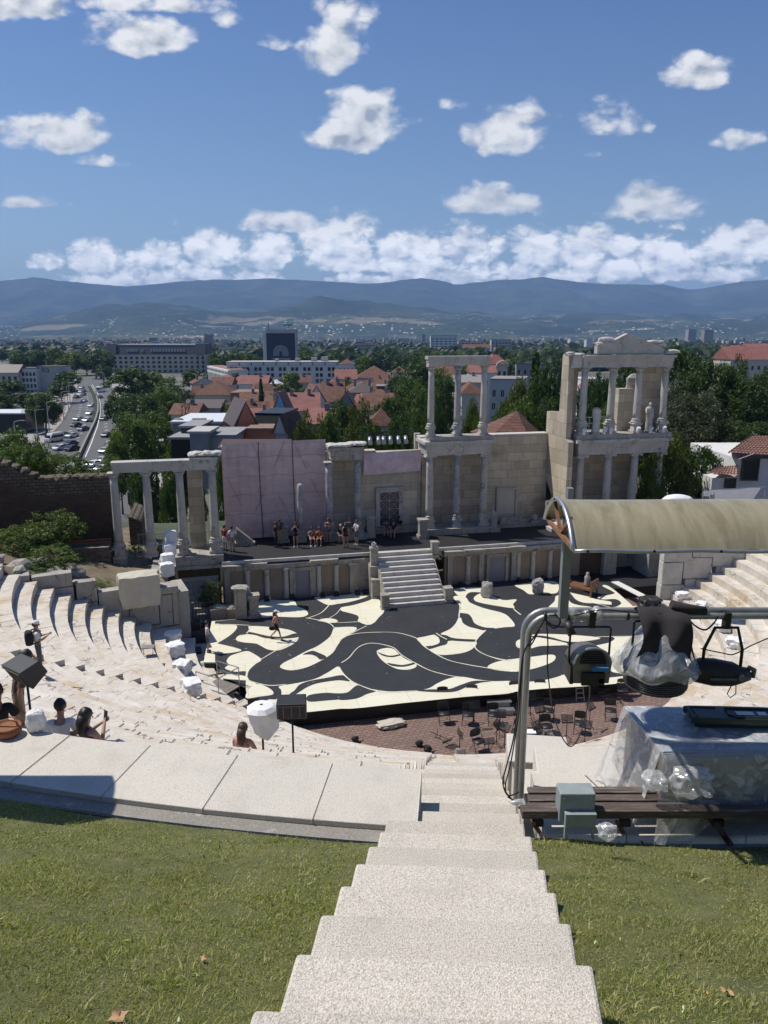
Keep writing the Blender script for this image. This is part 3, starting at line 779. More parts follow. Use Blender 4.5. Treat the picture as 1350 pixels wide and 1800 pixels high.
# terrace slabs
tw = thing('concrete_terrace', 'curved pale concrete terrace slabs with open joints above the seating rows', 'terrace', (CX, CY-R_TER, Z_TER))
ang = [R(k) for k in (-118.6,-116.5,-114.4,-112.3,-110.2,-108.1,-106.0,-103.9,-101.8,-99.65,-97.45,-95.45)]
for a0, a1 in zip(ang[:-1], ang[1:]):
 mb = MB(); arc_block(mb, R_TER, R_BACK, a0+.00013, a1-.00013, Z_TER-.5, Z_TER, seg=.15, j=.003)
 mb.build('slab', 'terrace_concrete', tw, bevel=.008)
for a0, a1 in zip([R(-93.1), R(-91.6), R(-89.4), R(-87.2), R(-85.), R(-82.8), R(-80.6), R(-78.4)], [R(-91.6), R(-89.4), R(-87.2), R(-85.), R(-82.8), R(-80.6), R(-78.4), R(-76.2)]):
 mb = MB(); arc_block(mb, R_TER, R_BACK, a0+.00013, a1-.00013, Z_TER-.5, Z_TER, seg=.15, j=.003)
 mb.build('slab', 'terrace_concrete', tw, bevel=.008)
mb = MB(); arc_block(mb, R_BACK+.004, R_BACK+.205, R(-122), R(-95.25), Z_TER-.5, Z_TER-.07, seg=.15, j=.0)
mb.build('drain_kerb', 'drain_concrete', tw)
mb = MB(); arc_block(mb, R_BACK+.209, R_BACK+.27, R(-122), R(-95.25), Z_TER-.5, Z_TER-.10, seg=.15, j=.0)
a = R(-108)
mb.build('drain_grate', 'black_plastic', tw)
mb = MB()
arc_block(mb, R_BACK+.004, R_BACK+.18, R(-93.2), R(-75), Z_TER-.5, Z_TER-.10, seg=.2, j=.0); mb.build('drain_kerb', 'drain_concrete', tw)
# orchestra floor
mb = MB(); N = 64
vs = [tuple(polar(R0+.2, 2*math.pi*k/N, Z_ORC)) for k in range(N)]+[(CX, CY, Z_ORC)]
mb.add(vs, [(k, (k+1) % N, N) for k in range(N)]); mb.add([(-30,36,Z_ORC-.006),(34,36,Z_ORC-.006),(34,62,Z_ORC-.006),(-30,62,Z_ORC-.006)], [(0,1,2,3)])
one(mb, 'pavement', 'orchestra_paving', None, None, (0,0,0), kind='structure')
# painted stage
ZS = Z_STG
sdeck = thing('painted_stage', 'low stage deck painted with black swirls on cream, in front of the ancient stage wall', 'stage', (1.0, -7., Z_ORC), 'S')
def C1(p): return (360+p[0]/4.5, 1010+p[1]/4.5)
def C2(p): return (600+p[0]/4.5, 1050+p[1]/4.5)
def C3(p): return (860+p[0]/4.5, 1010+p[1]/4.5)
def C4(p): return (420+p[0]/4.5, 1120+p[1]/4.5)
def K6(p): return (700+p[0]/3, 740+p[1]/3)
def onS(u, v, z): a, b_ = SZ(u, v, z); return (a, b_)
outline = [(358,1164),(392,1164),(392,1193),(432,1192),(434,1227),(470,1223),(471,1256),(1112,1190),(1128,1160),(1150,1130),(1175,1105),(1120,1073),(1066,1024),(1000,1010),(640,1041),(500,1055),(440,1060),(440,1086),(372,1092)]
O2 = [onS(u, v, ZS) for u, v in outline]
O2 = O2[::-1] if sum((O2[i][0]*O2[(i+1) % len(O2)][1]-O2[(i+1) % len(O2)][0]*O2[i][1]) for i in range(len(O2))) < 0 else O2
mb = MB(); mb.prism(O2, ZS-.06, ZS);
black_base = [(378,1092),(440,1086),(440,1060),(500,1055),(640,1041),(1000,1010),(1066,1024),(1122,1075),(1172,1106),(1150,1130),(1128,1160),(1108,1187),(760,1224),(560,1240),(476,1248),(440,1215),(396,1190),(378,1162),(378,1150)]
LAY = 0.004; FN = 0
def fill(conv, pts, lv, mi, closed=True, n=5):
 q = smooth_closed(pts, n) if closed else pts
 global FN; FN += 1; lv = lv+FN*.03
 w = []
 for p in q:
  u, v = conv(p); a, b_ = onS(u, v, ZS+LAY*lv); w.append((a, b_, ZS+LAY*lv))
 mb.cur = mi; mb.flat(w); mb.cur = 0
def stroke(conv, pts, lv, mi, w=.075, n=6):
 q = smooth_open(pts, n); P = []
 global FN; FN += 1; lv = lv+FN*.03
 for p in q:
  u, v = conv(p); P.append(Vector((*onS(u, v, ZS), ZS+LAY*lv)))
 vs = []
 for i, p in enumerate(P):
  d = P[min(i+1, len(P)-1)]-P[max(i-1, 0)]; d.z = 0; d.normalize(); nn = Vector((-d.y, d.x, 0))
  ww = w*.5*(.8+.5*noise.noise(p*.8))
  vs += [tuple(p-nn*ww), tuple(p+nn*ww)]
 mb.add(vs, [(2*i, 2*i+2, 2*i+3, 2*i+1) for i in range(len(P)-1)], mi)
ID = lambda p: p
fill(ID, black_base, 1, 1, closed=False)
cream = [
(C1, [(440,205),(600,203),(700,205),(735,250),(790,275),(818,310),(780,333),(700,337),(560,332),(440,332)]),
(C1, [(870,180),(1000,168),(1130,158),(1330,128),(1350,135),(1270,180),(1150,215),(1050,232),(975,240),(905,208)]),
(C2, [(0,80),(100,60),(230,20),(265,-10),(330,60),(336,115),(295,160),(260,200),(210,218),(150,200),(130,185),(138,160),(120,140),(50,120),(0,105)]),
(C1, [(895,362),(960,346),(1030,353),(1050,372),(990,382),(930,372)]),
(C1, [(598,735),(620,700),(700,660),(800,607),(900,560),(990,490),(1020,425),(1060,416),(1180,414),(1196,438),(1100,495),(1050,560),(1010,620),(920,680),(800,735),(680,757)]),
(C1, [(70,400),(160,396),(245,400),(250,430),(200,480),(120,530),(70,545)]),
(C1, [(70,548),(150,556),(285,593),(250,612),(130,624),(70,612)]),
(C1, [(355,408),(500,413),(650,433),(720,460),(742,495),(722,532),(660,570),(580,600),(500,592),(440,562),(400,545),(300,535),(246,515),(270,482),(335,470),(350,435)]),
(C1, [(330,605),(380,622),(447,672),(400,708),(352,755),(338,800),(335,870),(329,870),(330,770),(240,768),(160,742),(188,712),(172,685),(200,645),(260,622)]),
(C1, [(146,792),(240,790),(332,808),(334,835),(240,830),(146,822)]),
(C4, [(58,325),(90,345),(140,372),(85,392),(58,432)]),
(C4, [(60,442),(90,395),(150,370),(220,393),(268,428),(262,455),(160,470),(60,482)]),
(C4, [(320,388),(450,365),(600,330),(710,275),(785,232),(820,275),(870,330),(940,375),(1060,412),(1200,430),(1360,430),(1360,505),(1150,535),(900,556),(550,592),(300,615),(232,600),(225,500),(290,492),(332,462),(335,420)]),
(C2, [(0,775),(130,745),(260,742),(400,752),(600,741),(700,715),(760,680),(850,642),(950,628),(1080,650),(1200,663),(1362,668),(1362,752),(1000,785),(500,835),(0,880)]),
(C2, [(280,430),(310,410),(370,400),(420,412),(450,442),(500,482),(560,512),(595,530),(583,556),(520,572),(440,565),(360,527),(305,480)]),
(C2, [(598,325),(660,310),(735,296),(770,318),(777,355),(740,376),(665,391),(628,362)]),
(C2, [(786,288),(860,250),(905,205),(930,158),(960,165),(975,200),(1005,230),(1060,243),(1130,250),(1142,264),(1085,318),(1062,336),(970,330),(880,320),(830,300)]),
(C2, [(690,408),(740,385),(820,376),(838,350),(900,342),(1060,348),(1056,390),(1000,427),(920,446),(800,456),(735,438)]),
(C2, [(885,0),(940,-12),(990,5),(1020,42),(1130,86),(1270,122),(1330,160),(1372,225),(1290,236),(1200,246),(1120,235),(1055,205),(1030,158),(1000,130),(935,118),(942,75)]),
(K6, [(400,930),(430,910),(470,910),(520,932),(560,945),(622,941),(606,965),(608,986),(520,975),(440,960),(405,948)]),
(K6, [(300,885),(400,876),(450,880),(450,902),(380,903),(356,925),(362,942),(330,930),(300,905)]),
(C3, [(200,85),(260,72),(350,62),(528,56),(540,140),(440,150),(360,155),(310,152),(268,122)]),
(C3, [(468,258),(515,212),(530,168),(605,170),(645,220),(710,242),(800,255),(868,282),(700,288),(540,286),(488,278)]),
(C3, [(588,62),(650,85),(700,112),(790,150),(815,185),(900,203),(955,213),(968,226),(955,238),(850,228),(760,224),(690,200),(645,150),(600,95)]),
(C3, [(895,90),(970,130),(985,152),(855,178),(900,196),(1000,194),(1044,225),(1010,252),(962,265),(1080,290),(1200,295),(1170,280),(1095,212),(1000,130),(930,85)]),
(C3, [(210,550),(225,520),(300,500),(400,498),(600,538),(604,556),(500,562),(400,566),(300,590),(228,578)]),
(C3, [(300,490),(380,470),(600,474),(850,494),(858,512),(700,532),(600,526),(500,498),(400,482)]),
(C3, [(822,570),(940,540),(992,510),(985,490),(1110,488),(1260,470),(1300,520),(1250,640),(1200,720),(1115,782),(1000,776),(960,755),(962,690),(955,640),(915,600)]),
(C3, [(0,715),(100,680),(300,655),(480,633),(525,650),(500,690),(400,730),(250,765),(120,764),(0,742)]),
(C3, [(-10,850),(150,850),(350,845),(500,820),(640,780),(780,790),(920,815),(1110,825),(1140,812),(1100,850),(800,880),(400,905),(-10,942)]),
(C3, [(1034,668),(1060,640),(1110,640),(1110,700),(1060,712)]),
]
for conv, pts in cream: fill(conv, pts, 2, 0)
dark_in = [
(C1, [(775,632),(845,603),(900,618),(962,650),(915,672),(880,646),(835,632)]),
(C1, [(333,468),(360,454),(500,485),(620,490),(716,464),(738,494),(600,507),(480,502),(400,478)]),
(C4, [(400,450),(440,420),(480,375),(560,345),(700,320),(822,301),(875,347),(780,341),(620,365),(530,400),(450,450)]),
(C4, [(550,460),(680,440),(780,444),(860,435),(940,383),(1070,422),(980,460),(900,482),(700,500),(550,508)]),
(C2, [(-5,785),(60,765),(90,740),(130,695),(270,738),(200,765),(120,800),(-5,812)]),
(C2, [(605,740),(700,728),(850,724),(950,690),(1050,660),(1185,664),(1100,675),(1000,705),(900,745),(760,750)]),
(C2, [(285,432),(350,455),(400,461),(470,448),(462,460),(400,473),(330,462)]),
(C2, [(362,518),(420,527),(490,534),(582,514),(572,530),(490,549),(400,541)]),
(C2, [(735,290),(790,295),(838,340),(830,370),(780,385),(690,410),(650,390),(730,380),(775,360),(770,320)]),
(C2, [(755,288),(830,302),(900,325),(1068,334),(1060,350),(900,344),(820,330)]),
(C2, [(930,128),(1000,130),(1030,160),(1055,205),(1130,236),(1212,243),(1140,262),(1060,245),(1005,230),(960,200),(948,165),(922,150)]),
]
for conv, pts in dark_in: fill(conv, pts, 3, 1)
lines = [
(C1, [(800,345),(900,362),(990,390),(1022,422)]), (C2, [(-20,345),(50,305),(150,285),(300,278),(420,280),(520,300),(600,330),(650,385),(740,445),(850,500),(1000,535),(1150,560),(1350,590)]),
(C2, [(0,520),(60,480),(120,410),(180,375),(250,365),(340,378),(420,405),(480,460),(590,525),(700,580),(850,620),(950,634)]),
(C2, [(-5,588),(60,650),(130,690),(260,738),(400,751),(600,741)]), (C2, [(50,302),(130,262),(200,228)]),
(C1, [(440,676),(560,605),(680,545),(738,500)]), (C1, [(332,770),(336,830),(420,862),(520,880),(640,872)]),
(C2, [(1142,262),(1085,318),(1054,370),(1075,420),(1160,465),(1270,498),(1350,500)]), (C3, [(0,648),(60,665),(130,677)]),
(C3, [(215,205),(184,240),(200,280),(250,320)]), (C3, [(600,560),(680,575),(745,602)]), (C1, [(820,345),(920,305),(985,240)]),
(C1, [(985,347),(1040,312),(1072,275)]), (C1, [(1000,382),(1100,381),(1230,375)]), (C2, [(750,285),(790,312),(835,335)]),
(C1, [(70,398),(200,397),(355,404)]), (C3, [(850,495),(950,493),(1110,489)]), (C2, [(940,0),(936,90),(930,160)]), (C1, [(360,408),(352,440),(330,468)]),
(C3, [(760,222),(850,232),(968,265)]),
]
for conv, pts in lines: stroke(conv, pts, 4, 0)
deck = mb.build('deck', ['stage_cream', 'stage_black'], sdeck)
mb = MB()
for i in range(len(O2)):
 a, b_ = O2[i], O2[(i+1) % len(O2)]
 cx_, cy_ = 0., -7.
 def ins(p, k=.03):
  d = Vector((cx_-p[0], cy_-p[1])); d.normalize(); return (p[0]+d.x*k, p[1]+d.y*k)
 a2, b2 = ins(a), ins(b_)
 mb.add([(a2[0], a2[1], Z_ORC-.02), (b2[0], b2[1], Z_ORC-.02), (b2[0], b2[1], ZS-.06), (a2[0], a2[1], ZS-.06)], [(0,1,2,3)])
mb.build('skirt', 'stage_skirt', sdeck)
# raised deck behind the proscenium
mb = MB(); mb.prism([(-12.2,.22),(12.6,.22),(12.6,5.4),(-12.2,5.4)], Z_POD-.15, Z_POD)
one(mb, 'raised_stage', 'deck_black', 'long raised black stage deck running behind the column front of the low wall', 'stage', (0, 2.8, Z_POD-.15), 'S')
def pilaster(mb, s, off, z0, z1, r, n=12, sq=False):
 if sq: mb.box(s-r, s+r, off-r*.8, off+.3, z0, z1); mb.box(s-r*1.2, s+r*1.2, off-r, off+.3, z1-.12, z1-.01); return
 mb.lathe(s, off, [(r*1.25, z0), (r*1.25, z0+.08), (r*1.02, z0+.14), (r, z0+.2), (r*.96, (z0+z1)/2), (r*.88, z1-.22), (r*.9, z1-.2), (r*1.25, z1-.1), (r*1.3, z1)], n, .05)
pro = thing('proscenium_wall', 'low grey stage front with half columns, plaster panels and grey doors facing the painted stage', 'wall', (0, 0, Z_STG), 'S')
mb = MB(); mb.box(-12.1, -3.0, .16, .5, ZS-.8, -14.3); mb.box(2.6, 12.6, .16, .5, ZS-.8, -14.3); mb.build('panel', 'panel_plaster', pro)
mb = MB(); rr_ = random.Random(11)
for x0, x1 in ((-12.1, -2.9), (2.5, 12.6)):
 x = x0
 while x < x1-.05:
  w = rr_.uniform(.9, 1.9); e_ = min(x1, x+w)
  if x1-e_ < .4: e_ = x1
  mb.box(x, e_-.015, -.05+rr_.uniform(-.03, .03), .55, -14.45, -14.18, .02)
  if rr_.random() > .12: mb.box(x+.01, e_-.03, -.24+rr_.uniform(-.06, .05), .5, -14.176, -14.03+rr_.uniform(-.03, .01), .035)
  x = e_
mb.build('cornice', 'grey_marble', pro)
mb = MB()
mb.box(-12.1, 12.6, .10, .235, Z_POD-.19, Z_POD+.006); mb.build('deck_edge', 'pale_marble', pro)
for s_ in (-10.54, -9.32, -8.1, -5.98, -4.82, 4.24, 7.9, 9.0, 10.28, 11.4):
 mb = MB(); pilaster(mb, s_, .05, ZS, -14.45, .17); mb.build('half_column', 'column_marble', pro)
for s_ in (-11.8, -3.64, 2.95, 5.2, 7.55, -7.7, -6.35):
 mb = MB(); pilaster(mb, s_, .12, ZS, -14.45, .17 if s_ not in (-3.64,) else .3, sq=True); mb.build('pilaster', 'grey_marble', pro)
mb = MB(); mb.box(-3.45, -2.35, .05, .4, ZS, -14.2); mb.build('pier', 'grey_marble', pro)
for s0, s1 in ((-7.5, -6.55), (5.8, 6.95)):
 mb = MB(); mb.box(s0, s1, .08, .155, ZS, -14.72); dr = mb.build('door', 'grey_door', pro)
 mb = MB(); mb.box(s0-.22, s0-.003, -.02, .157, ZS, -14.5); mb.box(s1+.003, s1+.22, -.02, .157, ZS, -14.5); mb.box(s0-.003, s1+.003, -.02, .157, -14.718, -14.5); mb.build('door_frame', 'grey_marble', dr, origin=(0, 0, Z_STG))
for k, (s_, o_) in enumerate([(-9.4,-.35),(-7.75,-.35),(-5.8,-.4),(-4.9,-.4),(-3.5,-.45),(-3.0,-.45),(-2.6,-.5),(3.6,-.4),(4.9,-.4),(7.8,-.4),(9.6,-.4)]):
 mb = MB(); mb.obox((s_, o_, ZS+.16), (.26,.24,.26), .2, .3, j=.02); mb.box(s_-.16, s_+.16, o_-.12, o_+.12, ZS, ZS+.04)
 one(mb, 'floor_spotlight', 'black_plastic', 'small black floor spotlight standing at the foot of the column wall', 'spotlight', (s_, o_, ZS), 'S', 'spotlights along the foot of the column wall')
ms = thing('marble_staircase', 'white marble staircase with stone posts rising from the painted stage to the raised deck', 'staircase', (-.4, -2, Z_STG), 'S')
NS = 11; x0, x1 = -2.15, 1.55
rise = (Z_POD-ZS)/NS
for k in range(NS):
 z = ZS+rise*(k+1); y1 = .2; y0 = -3.35+.32*k
 mb = MB(); mb.box(x0+.02*(k % 2), x1-.015*(k % 3), y0, y0+.45 if k < NS-1 else .22, z-rise-.02 if k else ZS, z, .004); mb.build('step', 'pale_marble', ms)
mb = MB(); mb.prism_x([(-3.30,ZS),(.0,ZS),(.0,Z_POD-.1),(-3.30,ZS+.12)], x0-.12, x0-.003); mb.build('side_wall', 'grey_marble', ms); mb = MB(); mb.prism_x([(-3.30,ZS),(.0,ZS),(.0,Z_POD-.1),(-3.30,ZS+.12)], x1+.003, x1+.12); mb.build('side_wall', 'grey_marble', ms)
def post(s_, o_, z0, h, w=.46, cap=True, par=ms):
 mb = MB(); mb.obox((s_, o_, z0+.06), (w*1.15,w*1.15,.12), 0, j=.01); mb.obox((s_, o_, z0+h/2+.05), (w, w, h-.2), 0, j=.015); mb.obox((s_, o_, z0+h-.05), (w*1.12, w*1.12, .14), 0, j=.02)
 return mb.build('stone_post', 'grey_marble', par)
post(-2.5, -1.2, ZS, 1.25); post(-2.35, -3.3, ZS, .95); post(1.85, -2.95, ZS, .95, .5)
post(-2.42, -.45, -14.5, 1.15); post(1.8, -.1, -14.3, 1.0)
mb = MB(); mb.box(-2.75,-2.1,-.9,-.1,ZS,-14.5,.02); mb.build('stone_post', 'grey_marble', ms)
mb = MB(); mb.rock((-2.42,-.45,-13.2), (.36,.36,.42), 3, amp=.35); one(mb, 'stone_fragment', 'rough_rock', 'rough pale stone lump standing on the left upper post of the marble staircase', 'stone', (-2.42,-.45,-13.38), 'S')
def boulder(s_, o_, z, size, seed, label, mat='rough_rock', group=None):
 mb = MB(); mb.rock((s_, o_, z+size[2]*.46), size, seed, rz=seed, amp=.22, sub=3, boxy=.55); return one(mb, 'carved_stone', mat, label, 'stone', (s_, o_, z), 'S', group)
q = SZ(856,1049,ZS); boulder(q[0], q[1], ZS, (.75,.7,1.05), 4, 'grey rough stone block on the stage between the stairs and the steel post')
q = SZ(945,1043,ZS); boulder(q[0], q[1], ZS, (.8,.65,1.05), 9, 'pointed rough grey stone on the stage just left of the steel post')
def pedestal(s_, o_, z, w, h, label, mat='grey_marble', top=1.15, frame='S', base=None, brk=0.):
 t_ = thing('pedestal', label, 'pedestal', (s_, o_, z), frame)
 mb = MB(); mb.obox((s_, o_, z+.1), (w*1.2, w*1.2, .2), 0, j=.015); mb.build('base', mat, t_)
 mb = MB(); mb.obox((s_, o_, z+h/2), (w*.92, w*.92, h-.35), 0, j=.02); mb.build('shaft', mat, t_, bevel=.02)
 mb = MB()
 if brk: mb.rock((s_, o_, z+h-.1), (w*1.35, w*1.2, .3), brk, amp=.3, boxy=.6)
 else: mb.obox((s_, o_, z+h-.09), (w*top, w*top, .18), 0, j=.02)
 mb.build('cap', mat, t_)
 return t_
q = SZ(424,1085,ZS); pedestal(q[0], q[1], ZS-.4, .75, 2.35, 'tall broken stone pedestal with a ragged top at the left rear of the stage', brk=5)
q = SZ(447,1084,ZS); pedestal(q[0], q[1], ZS, .6, 1.45, 'shorter square stone pedestal at the left rear corner of the stage')
for (u, v, w, h, lb) in ((387,1085,1.2,.75,'large dark arched stone block left of the broken pedestals'),(408,1084,.6,.75,'small dark square stone block beside the tall broken pedestal')):
 q = SZ(u, v, ZS-.2); mb = MB(); mb.obox((q[0], q[1], ZS-.3+h/2), (w,.7,h), .1, j=.05); mb.rock((q[0], q[1], ZS-.3+h), (w*.9,.6,.3), int(u), amp=.2)
 one(mb, 'stone_block', 'grey_marble', lb, 'stone', (q[0], q[1], ZS-.3), 'S')
# columns
def column(par, s_, o_, z0, z1, r=.24, ped=.75, pw=.62, mat='column_marble', cap=True, ionic=True, frag=False):
 """pedestal, base, tapering shaft, capital; the shaft is the part, the others its sub-parts"""
 org = par['_base']
 zb = z0+ped
 mb = MB()
 prof = [(r*1.0, zb+.30)]
 H_ = z1-.28-(zb+.30)
 for k in range(9):
  f = k/8; prof.append((r*(1.04-.17*f**1.5), zb+.30+H_*f))
 mb.lathe(s_, o_, prof, 20, .035)
 sh = mb.build('column', mat, par)
 mb = MB(); mb.lathe(s_, o_, [(r*1.45, zb), (r*1.48, zb+.08), (r*1.25, zb+.14), (r*1.2, zb+.19), (r*1.32, zb+.23), (r*1.1, zb+.30)], 20, .03)
 mb.build('column_base', mat, sh, origin=org)
 if ped > 0:
  mb = MB(); w = pw
  mb.obox((s_, o_, z0+.09), (w*1.2, w*1.2, .18), 0, j=.015)
  mb.obox((s_, o_, z0+ped/2), (w*.92, w*.92, ped-.1), 0, j=.01, taper=.95)
  mb.obox((s_, o_, z0+ped-.06), (w*1.15, w*1.15, .12), 0, j=.02)
  mb.build('pedestal', mat, sh, origin=org, bevel=.012)
 if cap:
  mb = MB(); zt = z1
  mb.lathe(s_, o_, [(r*.88, zt-.29), (r*.95, zt-.26), (r*.92, zt-.2), (r*1.2, zt-.11)], 16)
  if ionic:
   for sx in (-1, 1):
    mb.tube([(s_+sx*r*1.2, o_-r*1.15, zt-.13), (s_+sx*r*1.2, o_+r*1.15, zt-.13)], .085, 10)
   mb.box(s_-r*1.25, s_+r*1.25, o_-r*1.1, o_+r*1.1, zt-.13, zt-.06)
  else:
   for k in range(10):
    a = k*math.pi/5; mb.beam((s_+r*.85*math.cos(a), o_+r*.85*math.sin(a), zt-.3), (s_+r*1.3*math.cos(a), o_+r*1.3*math.sin(a), zt-.1), .09, .05)
  mb.box(s_-r*1.35, s_+r*1.35, o_-r*1.35, o_+r*1.35, zt-.07, zt-.002)
  mb.build('capital', mat, sh, origin=org)
 return sh
def entab(par, x0, x1, y0, y1, z0, layers, mat='column_marble', seams=(), name='entablature'):
 """stacked mouldings; layers = (height, projection)"""
 z = z0
 cuts = [x0]+list(seams)+[x1]
 for a, b_ in zip(cuts[:-1], cuts[1:]):
  mb = MB(); z = z0
  dz = random.uniform(-.015, .015)
  for h, pj in layers:
   mb.box(a+(0 if a > x0 else -pj)+.006, b_+(0 if b_ < x1 else pj)-.006, y0-pj, y1+pj, z+.0015, z+h-.0005+dz*0, .006); z += h
  mb.build(name, mat, par)
lc = thing('colonnade', 'row of four tall columns carrying a broken architrave left of the pink net', 'colonnade', (-15.3, 1., -14.2), 'S')
for s_ in (-18.2, -16.32, -14.36, -12.4): column(lc, s_, 1.0, -13.4, -8.02, .255, .72, .66, ionic=False)
entab(lc, -18.2, -12.12, .68, 1.35, -8.02, [(.24,.0),(.2,.03),(.2,.08)], seams=(-16.2,-14.3), name='architrave')
mb = MB(); mb.box(-13.7,-12.0,.6,1.5,-7.375,-7.22,.03);
for k in range(6): mb.rock((-13.5+k*.3, 1.0, -7.08+.05*(k % 2)), (.55,.9,.3), k+20, amp=.35, boxy=.6)
mb.build('broken_cornice', 'pale_marble', lc)
mb = MB(); mb.box(-13.95,-13.0,2.2,2.8,-13.4,-8.05,.01); mb.build('pier', 'wall_blocks_dark', lc)
mb = MB(); mb.box(-14.9,-11.95,.3,2.3,-14.0,-13.41,.02); mb.box(-15.1,-11.8,.1,2.4,-14.2,-14.01,.02); mb.build('plinth', 'grey_marble', lc)
mb = MB(); mb.box(-18.6,-17.8,.6,1.4,-14.3,-13.41,.03); mb.build('plinth', 'grey_marble', lc)
mb = MB(); mb.box(-14.8,-12.2,.5,2.2,-17.3,-14.21); mb.build('brick_support', 'thin_brick', lc)
bw = thing('stage_back_wall', 'tall beige stone block wall behind the raised deck with a lattice door', 'wall', (5, 5.6, -14.), 'S')
mb = MB(); mb.box(2.3,12.2,5.3,6.1,-14.0,-7.12); mb.build('wall', 'wall_blocks', bw)
mb = MB(); mb.box(2.2,12.2,5.25,6.15,-7.118,-7.03,.02); mb.build('coping', 'pale_marble', bw)
mb = MB(); mb.box(-1.0+.0,2.298,5.3,6.1,-14.0,-8.05); mb.box(-4.7,-1.003,5.3,6.1,-14.0,-7.9); mb.build('wall', 'wall_blocks', bw)
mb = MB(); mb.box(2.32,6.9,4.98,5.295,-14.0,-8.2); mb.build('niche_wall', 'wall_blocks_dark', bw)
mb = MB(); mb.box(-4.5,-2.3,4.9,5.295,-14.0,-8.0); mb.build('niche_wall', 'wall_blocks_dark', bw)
mb = MB(); mb.box(2.1,2.5,6.2,6.5,-14,-6.9); mb.build('white_pier', 'pale_marble', bw)
mb = MB(); mb.box(-4.7,12.2,4.55,5.28,-14.0,-13.42,.01); mb.box(7.2,12.2,4.1,4.54,-14.0,-13.62,.01); mb.build('base_course', 'grey_marble', bw)
a0, zt = SP(667,865,5.3); a1, zb = SP(700,918,5.3)
mb = MB(); mb.box(a0,a1,5.18,5.294,-13.42,zt); d_ = mb.build('lattice_door', 'window_dark', bw)
mb = MB()
nx_, nz_ = 2, 4; w = (a1-a0)/nx_; h = (zt+13.42)/nz_
for i in range(nx_+1): mb.box(a0+i*w-.02, a0+i*w+.02, 5.11, 5.175, -13.42, zt)
for j in range(nz_+1): mb.box(a0, a1, 5.12, 5.17, -13.42+j*h-.02, -13.42+j*h+.02)
for i in range(nx_):
 for j in range(nz_):
  x, z = a0+i*w, -13.42+j*h
  mb.beam((x,5.14,z),(x+w,5.14,z+h),.03,.03,(0,1,0)); mb.beam((x+w,5.145,z),(x,5.145,z+h),.03,.03,(0,1,0))
  mb.tube([(x+w/2+.24*w*math.cos(q_*.7854)*1.2, 5.13, z+h/2+.28*h*math.sin(q_*.7854)) for q_ in range(9)], .018, 4)
mb.build('lattice', 'steel_grey', d_, origin=bw['_base'])
mb = MB(); f = .30
mb.box(a0-f,a0-.002,5.08,5.296,-13.42,zt+.28); mb.box(a1+.002,a1+f,5.08,5.296,-13.42,zt+.28); mb.box(a0-.002,a1+.002,5.08,5.296,zt+.002,zt+.28); mb.box(a0-f-.05,a1+f+.05,5.02,5.298,zt+.283,zt+.36,.02)
mb.build('door_frame', 'column_marble', d_, origin=bw['_base'])
mb = MB(); a0, zt = SP(876,862,5.3); a1, zb = SP(903,912,5.3)
mb.box(a0,a1,5.2,5.294,-13.42,zt); d_ = mb.build('closed_door', 'cream_plaster', bw); f = .2
mb = MB(); mb.box(a0-f,a0-.002,5.1,5.296,-13.42,zt+.22); mb.box(a1+.002,a1+f,5.1,5.296,-13.42,zt+.22); mb.box(a0-.002,a1+.002,5.1,5.296,zt+.002,zt+.22)
mb.build('door_frame', 'column_marble', d_, origin=bw['_base'])
mb = MB(); mb.box(a0-.2,a1+.35,4.2,4.54,-13.615,-13.3,.01); mb.box(a0-.1,a1+.2,4.3,4.545,-13.298,-13.1,.01); mb.build('door_step', 'grey_marble', bw)
pn = thing('pink_scaffold_net', 'large pale pink printed net hanging over scaffolding left of the ancient wall', 'net', (-8, 5.1, -13.9), 'S')
mb = MB(); mb.smooth = True
nxx = 60; nz = 24; vs = []
for j in range(nz+1):
 for i in range(nxx+1):
  x = -11.65+7.0*i/nxx; z = -13.75+6.7*j/nz+.10*(i/nxx)
  yy = 5.0+.07*math.sin(i*math.pi/5.0)**2+.05*math.sin(j*math.pi/4.8)**2+.04*noise.noise(Vector((x, z*1.4, 0)))
  vs.append((x, yy, z))
mb.add(vs, [(j*(nxx+1)+i, j*(nxx+1)+i+1, (j+1)*(nxx+1)+i+1, (j+1)*(nxx+1)+i) for j in range(nz) for i in range(nxx)])
mb.build('net', 'pink_net', pn)
for s_ in (-9.25, -6.95):
 mb = MB(); mb.tube([(s_+.1,5.02,-13.7),(s_+.03,4.99,-10.5),(s_,5.01,-7.0)], .035, 6); mb.build('seam_pole', 'net_pole', pn)
mb = MB()
for z in (-13.4,-11.4,-9.4,-7.2): mb.tube([(-11.6,5.3,z),(-4.7,5.3,z)], .03, 6)
for k in range(7): mb.tube([(-11.5+k*1.13,5.32,-13.9),(-11.5+k*1.13,5.32,-7.0)], .03, 6)
mb.build('scaffold_frame', 'steel_grey', pn)
mb = MB(); mb.box(-11.7,-4.75,5.55,6.1,-14,-7.3); mb.build('hidden_wall', 'pink_net', pn)
mb = MB(); a, z = SP(640,795,5.1); vs = []
for j in range(9):
 for i in range(31):
  x = -1.95+4.2*i/30; zz = -9.62+1.55*j/8; vs.append((x, 5.16-.10*math.sin(j/8*3.14)+.05*abs(math.sin(i/6*math.pi))+.03*noise.noise(Vector((x*3,zz*3,1))), zz+.12*(i/30)))
mb.smooth = True; mb.add(vs, [(j*31+i, j*31+i+1, (j+1)*31+i+1, (j+1)*31+i) for j in range(8) for i in range(30)])
one(mb, 'pink_net_strip', 'net_white', 'narrow pale pink net strip stretched along the wall top over the lattice door', 'net', (0,5.1,-9.5), 'S')
pa = thing('broken_pavilion', 'two weathered columns carrying a broken entablature right beside the pink net', 'pavilion', (-3.6, 4., -13.85), 'S')
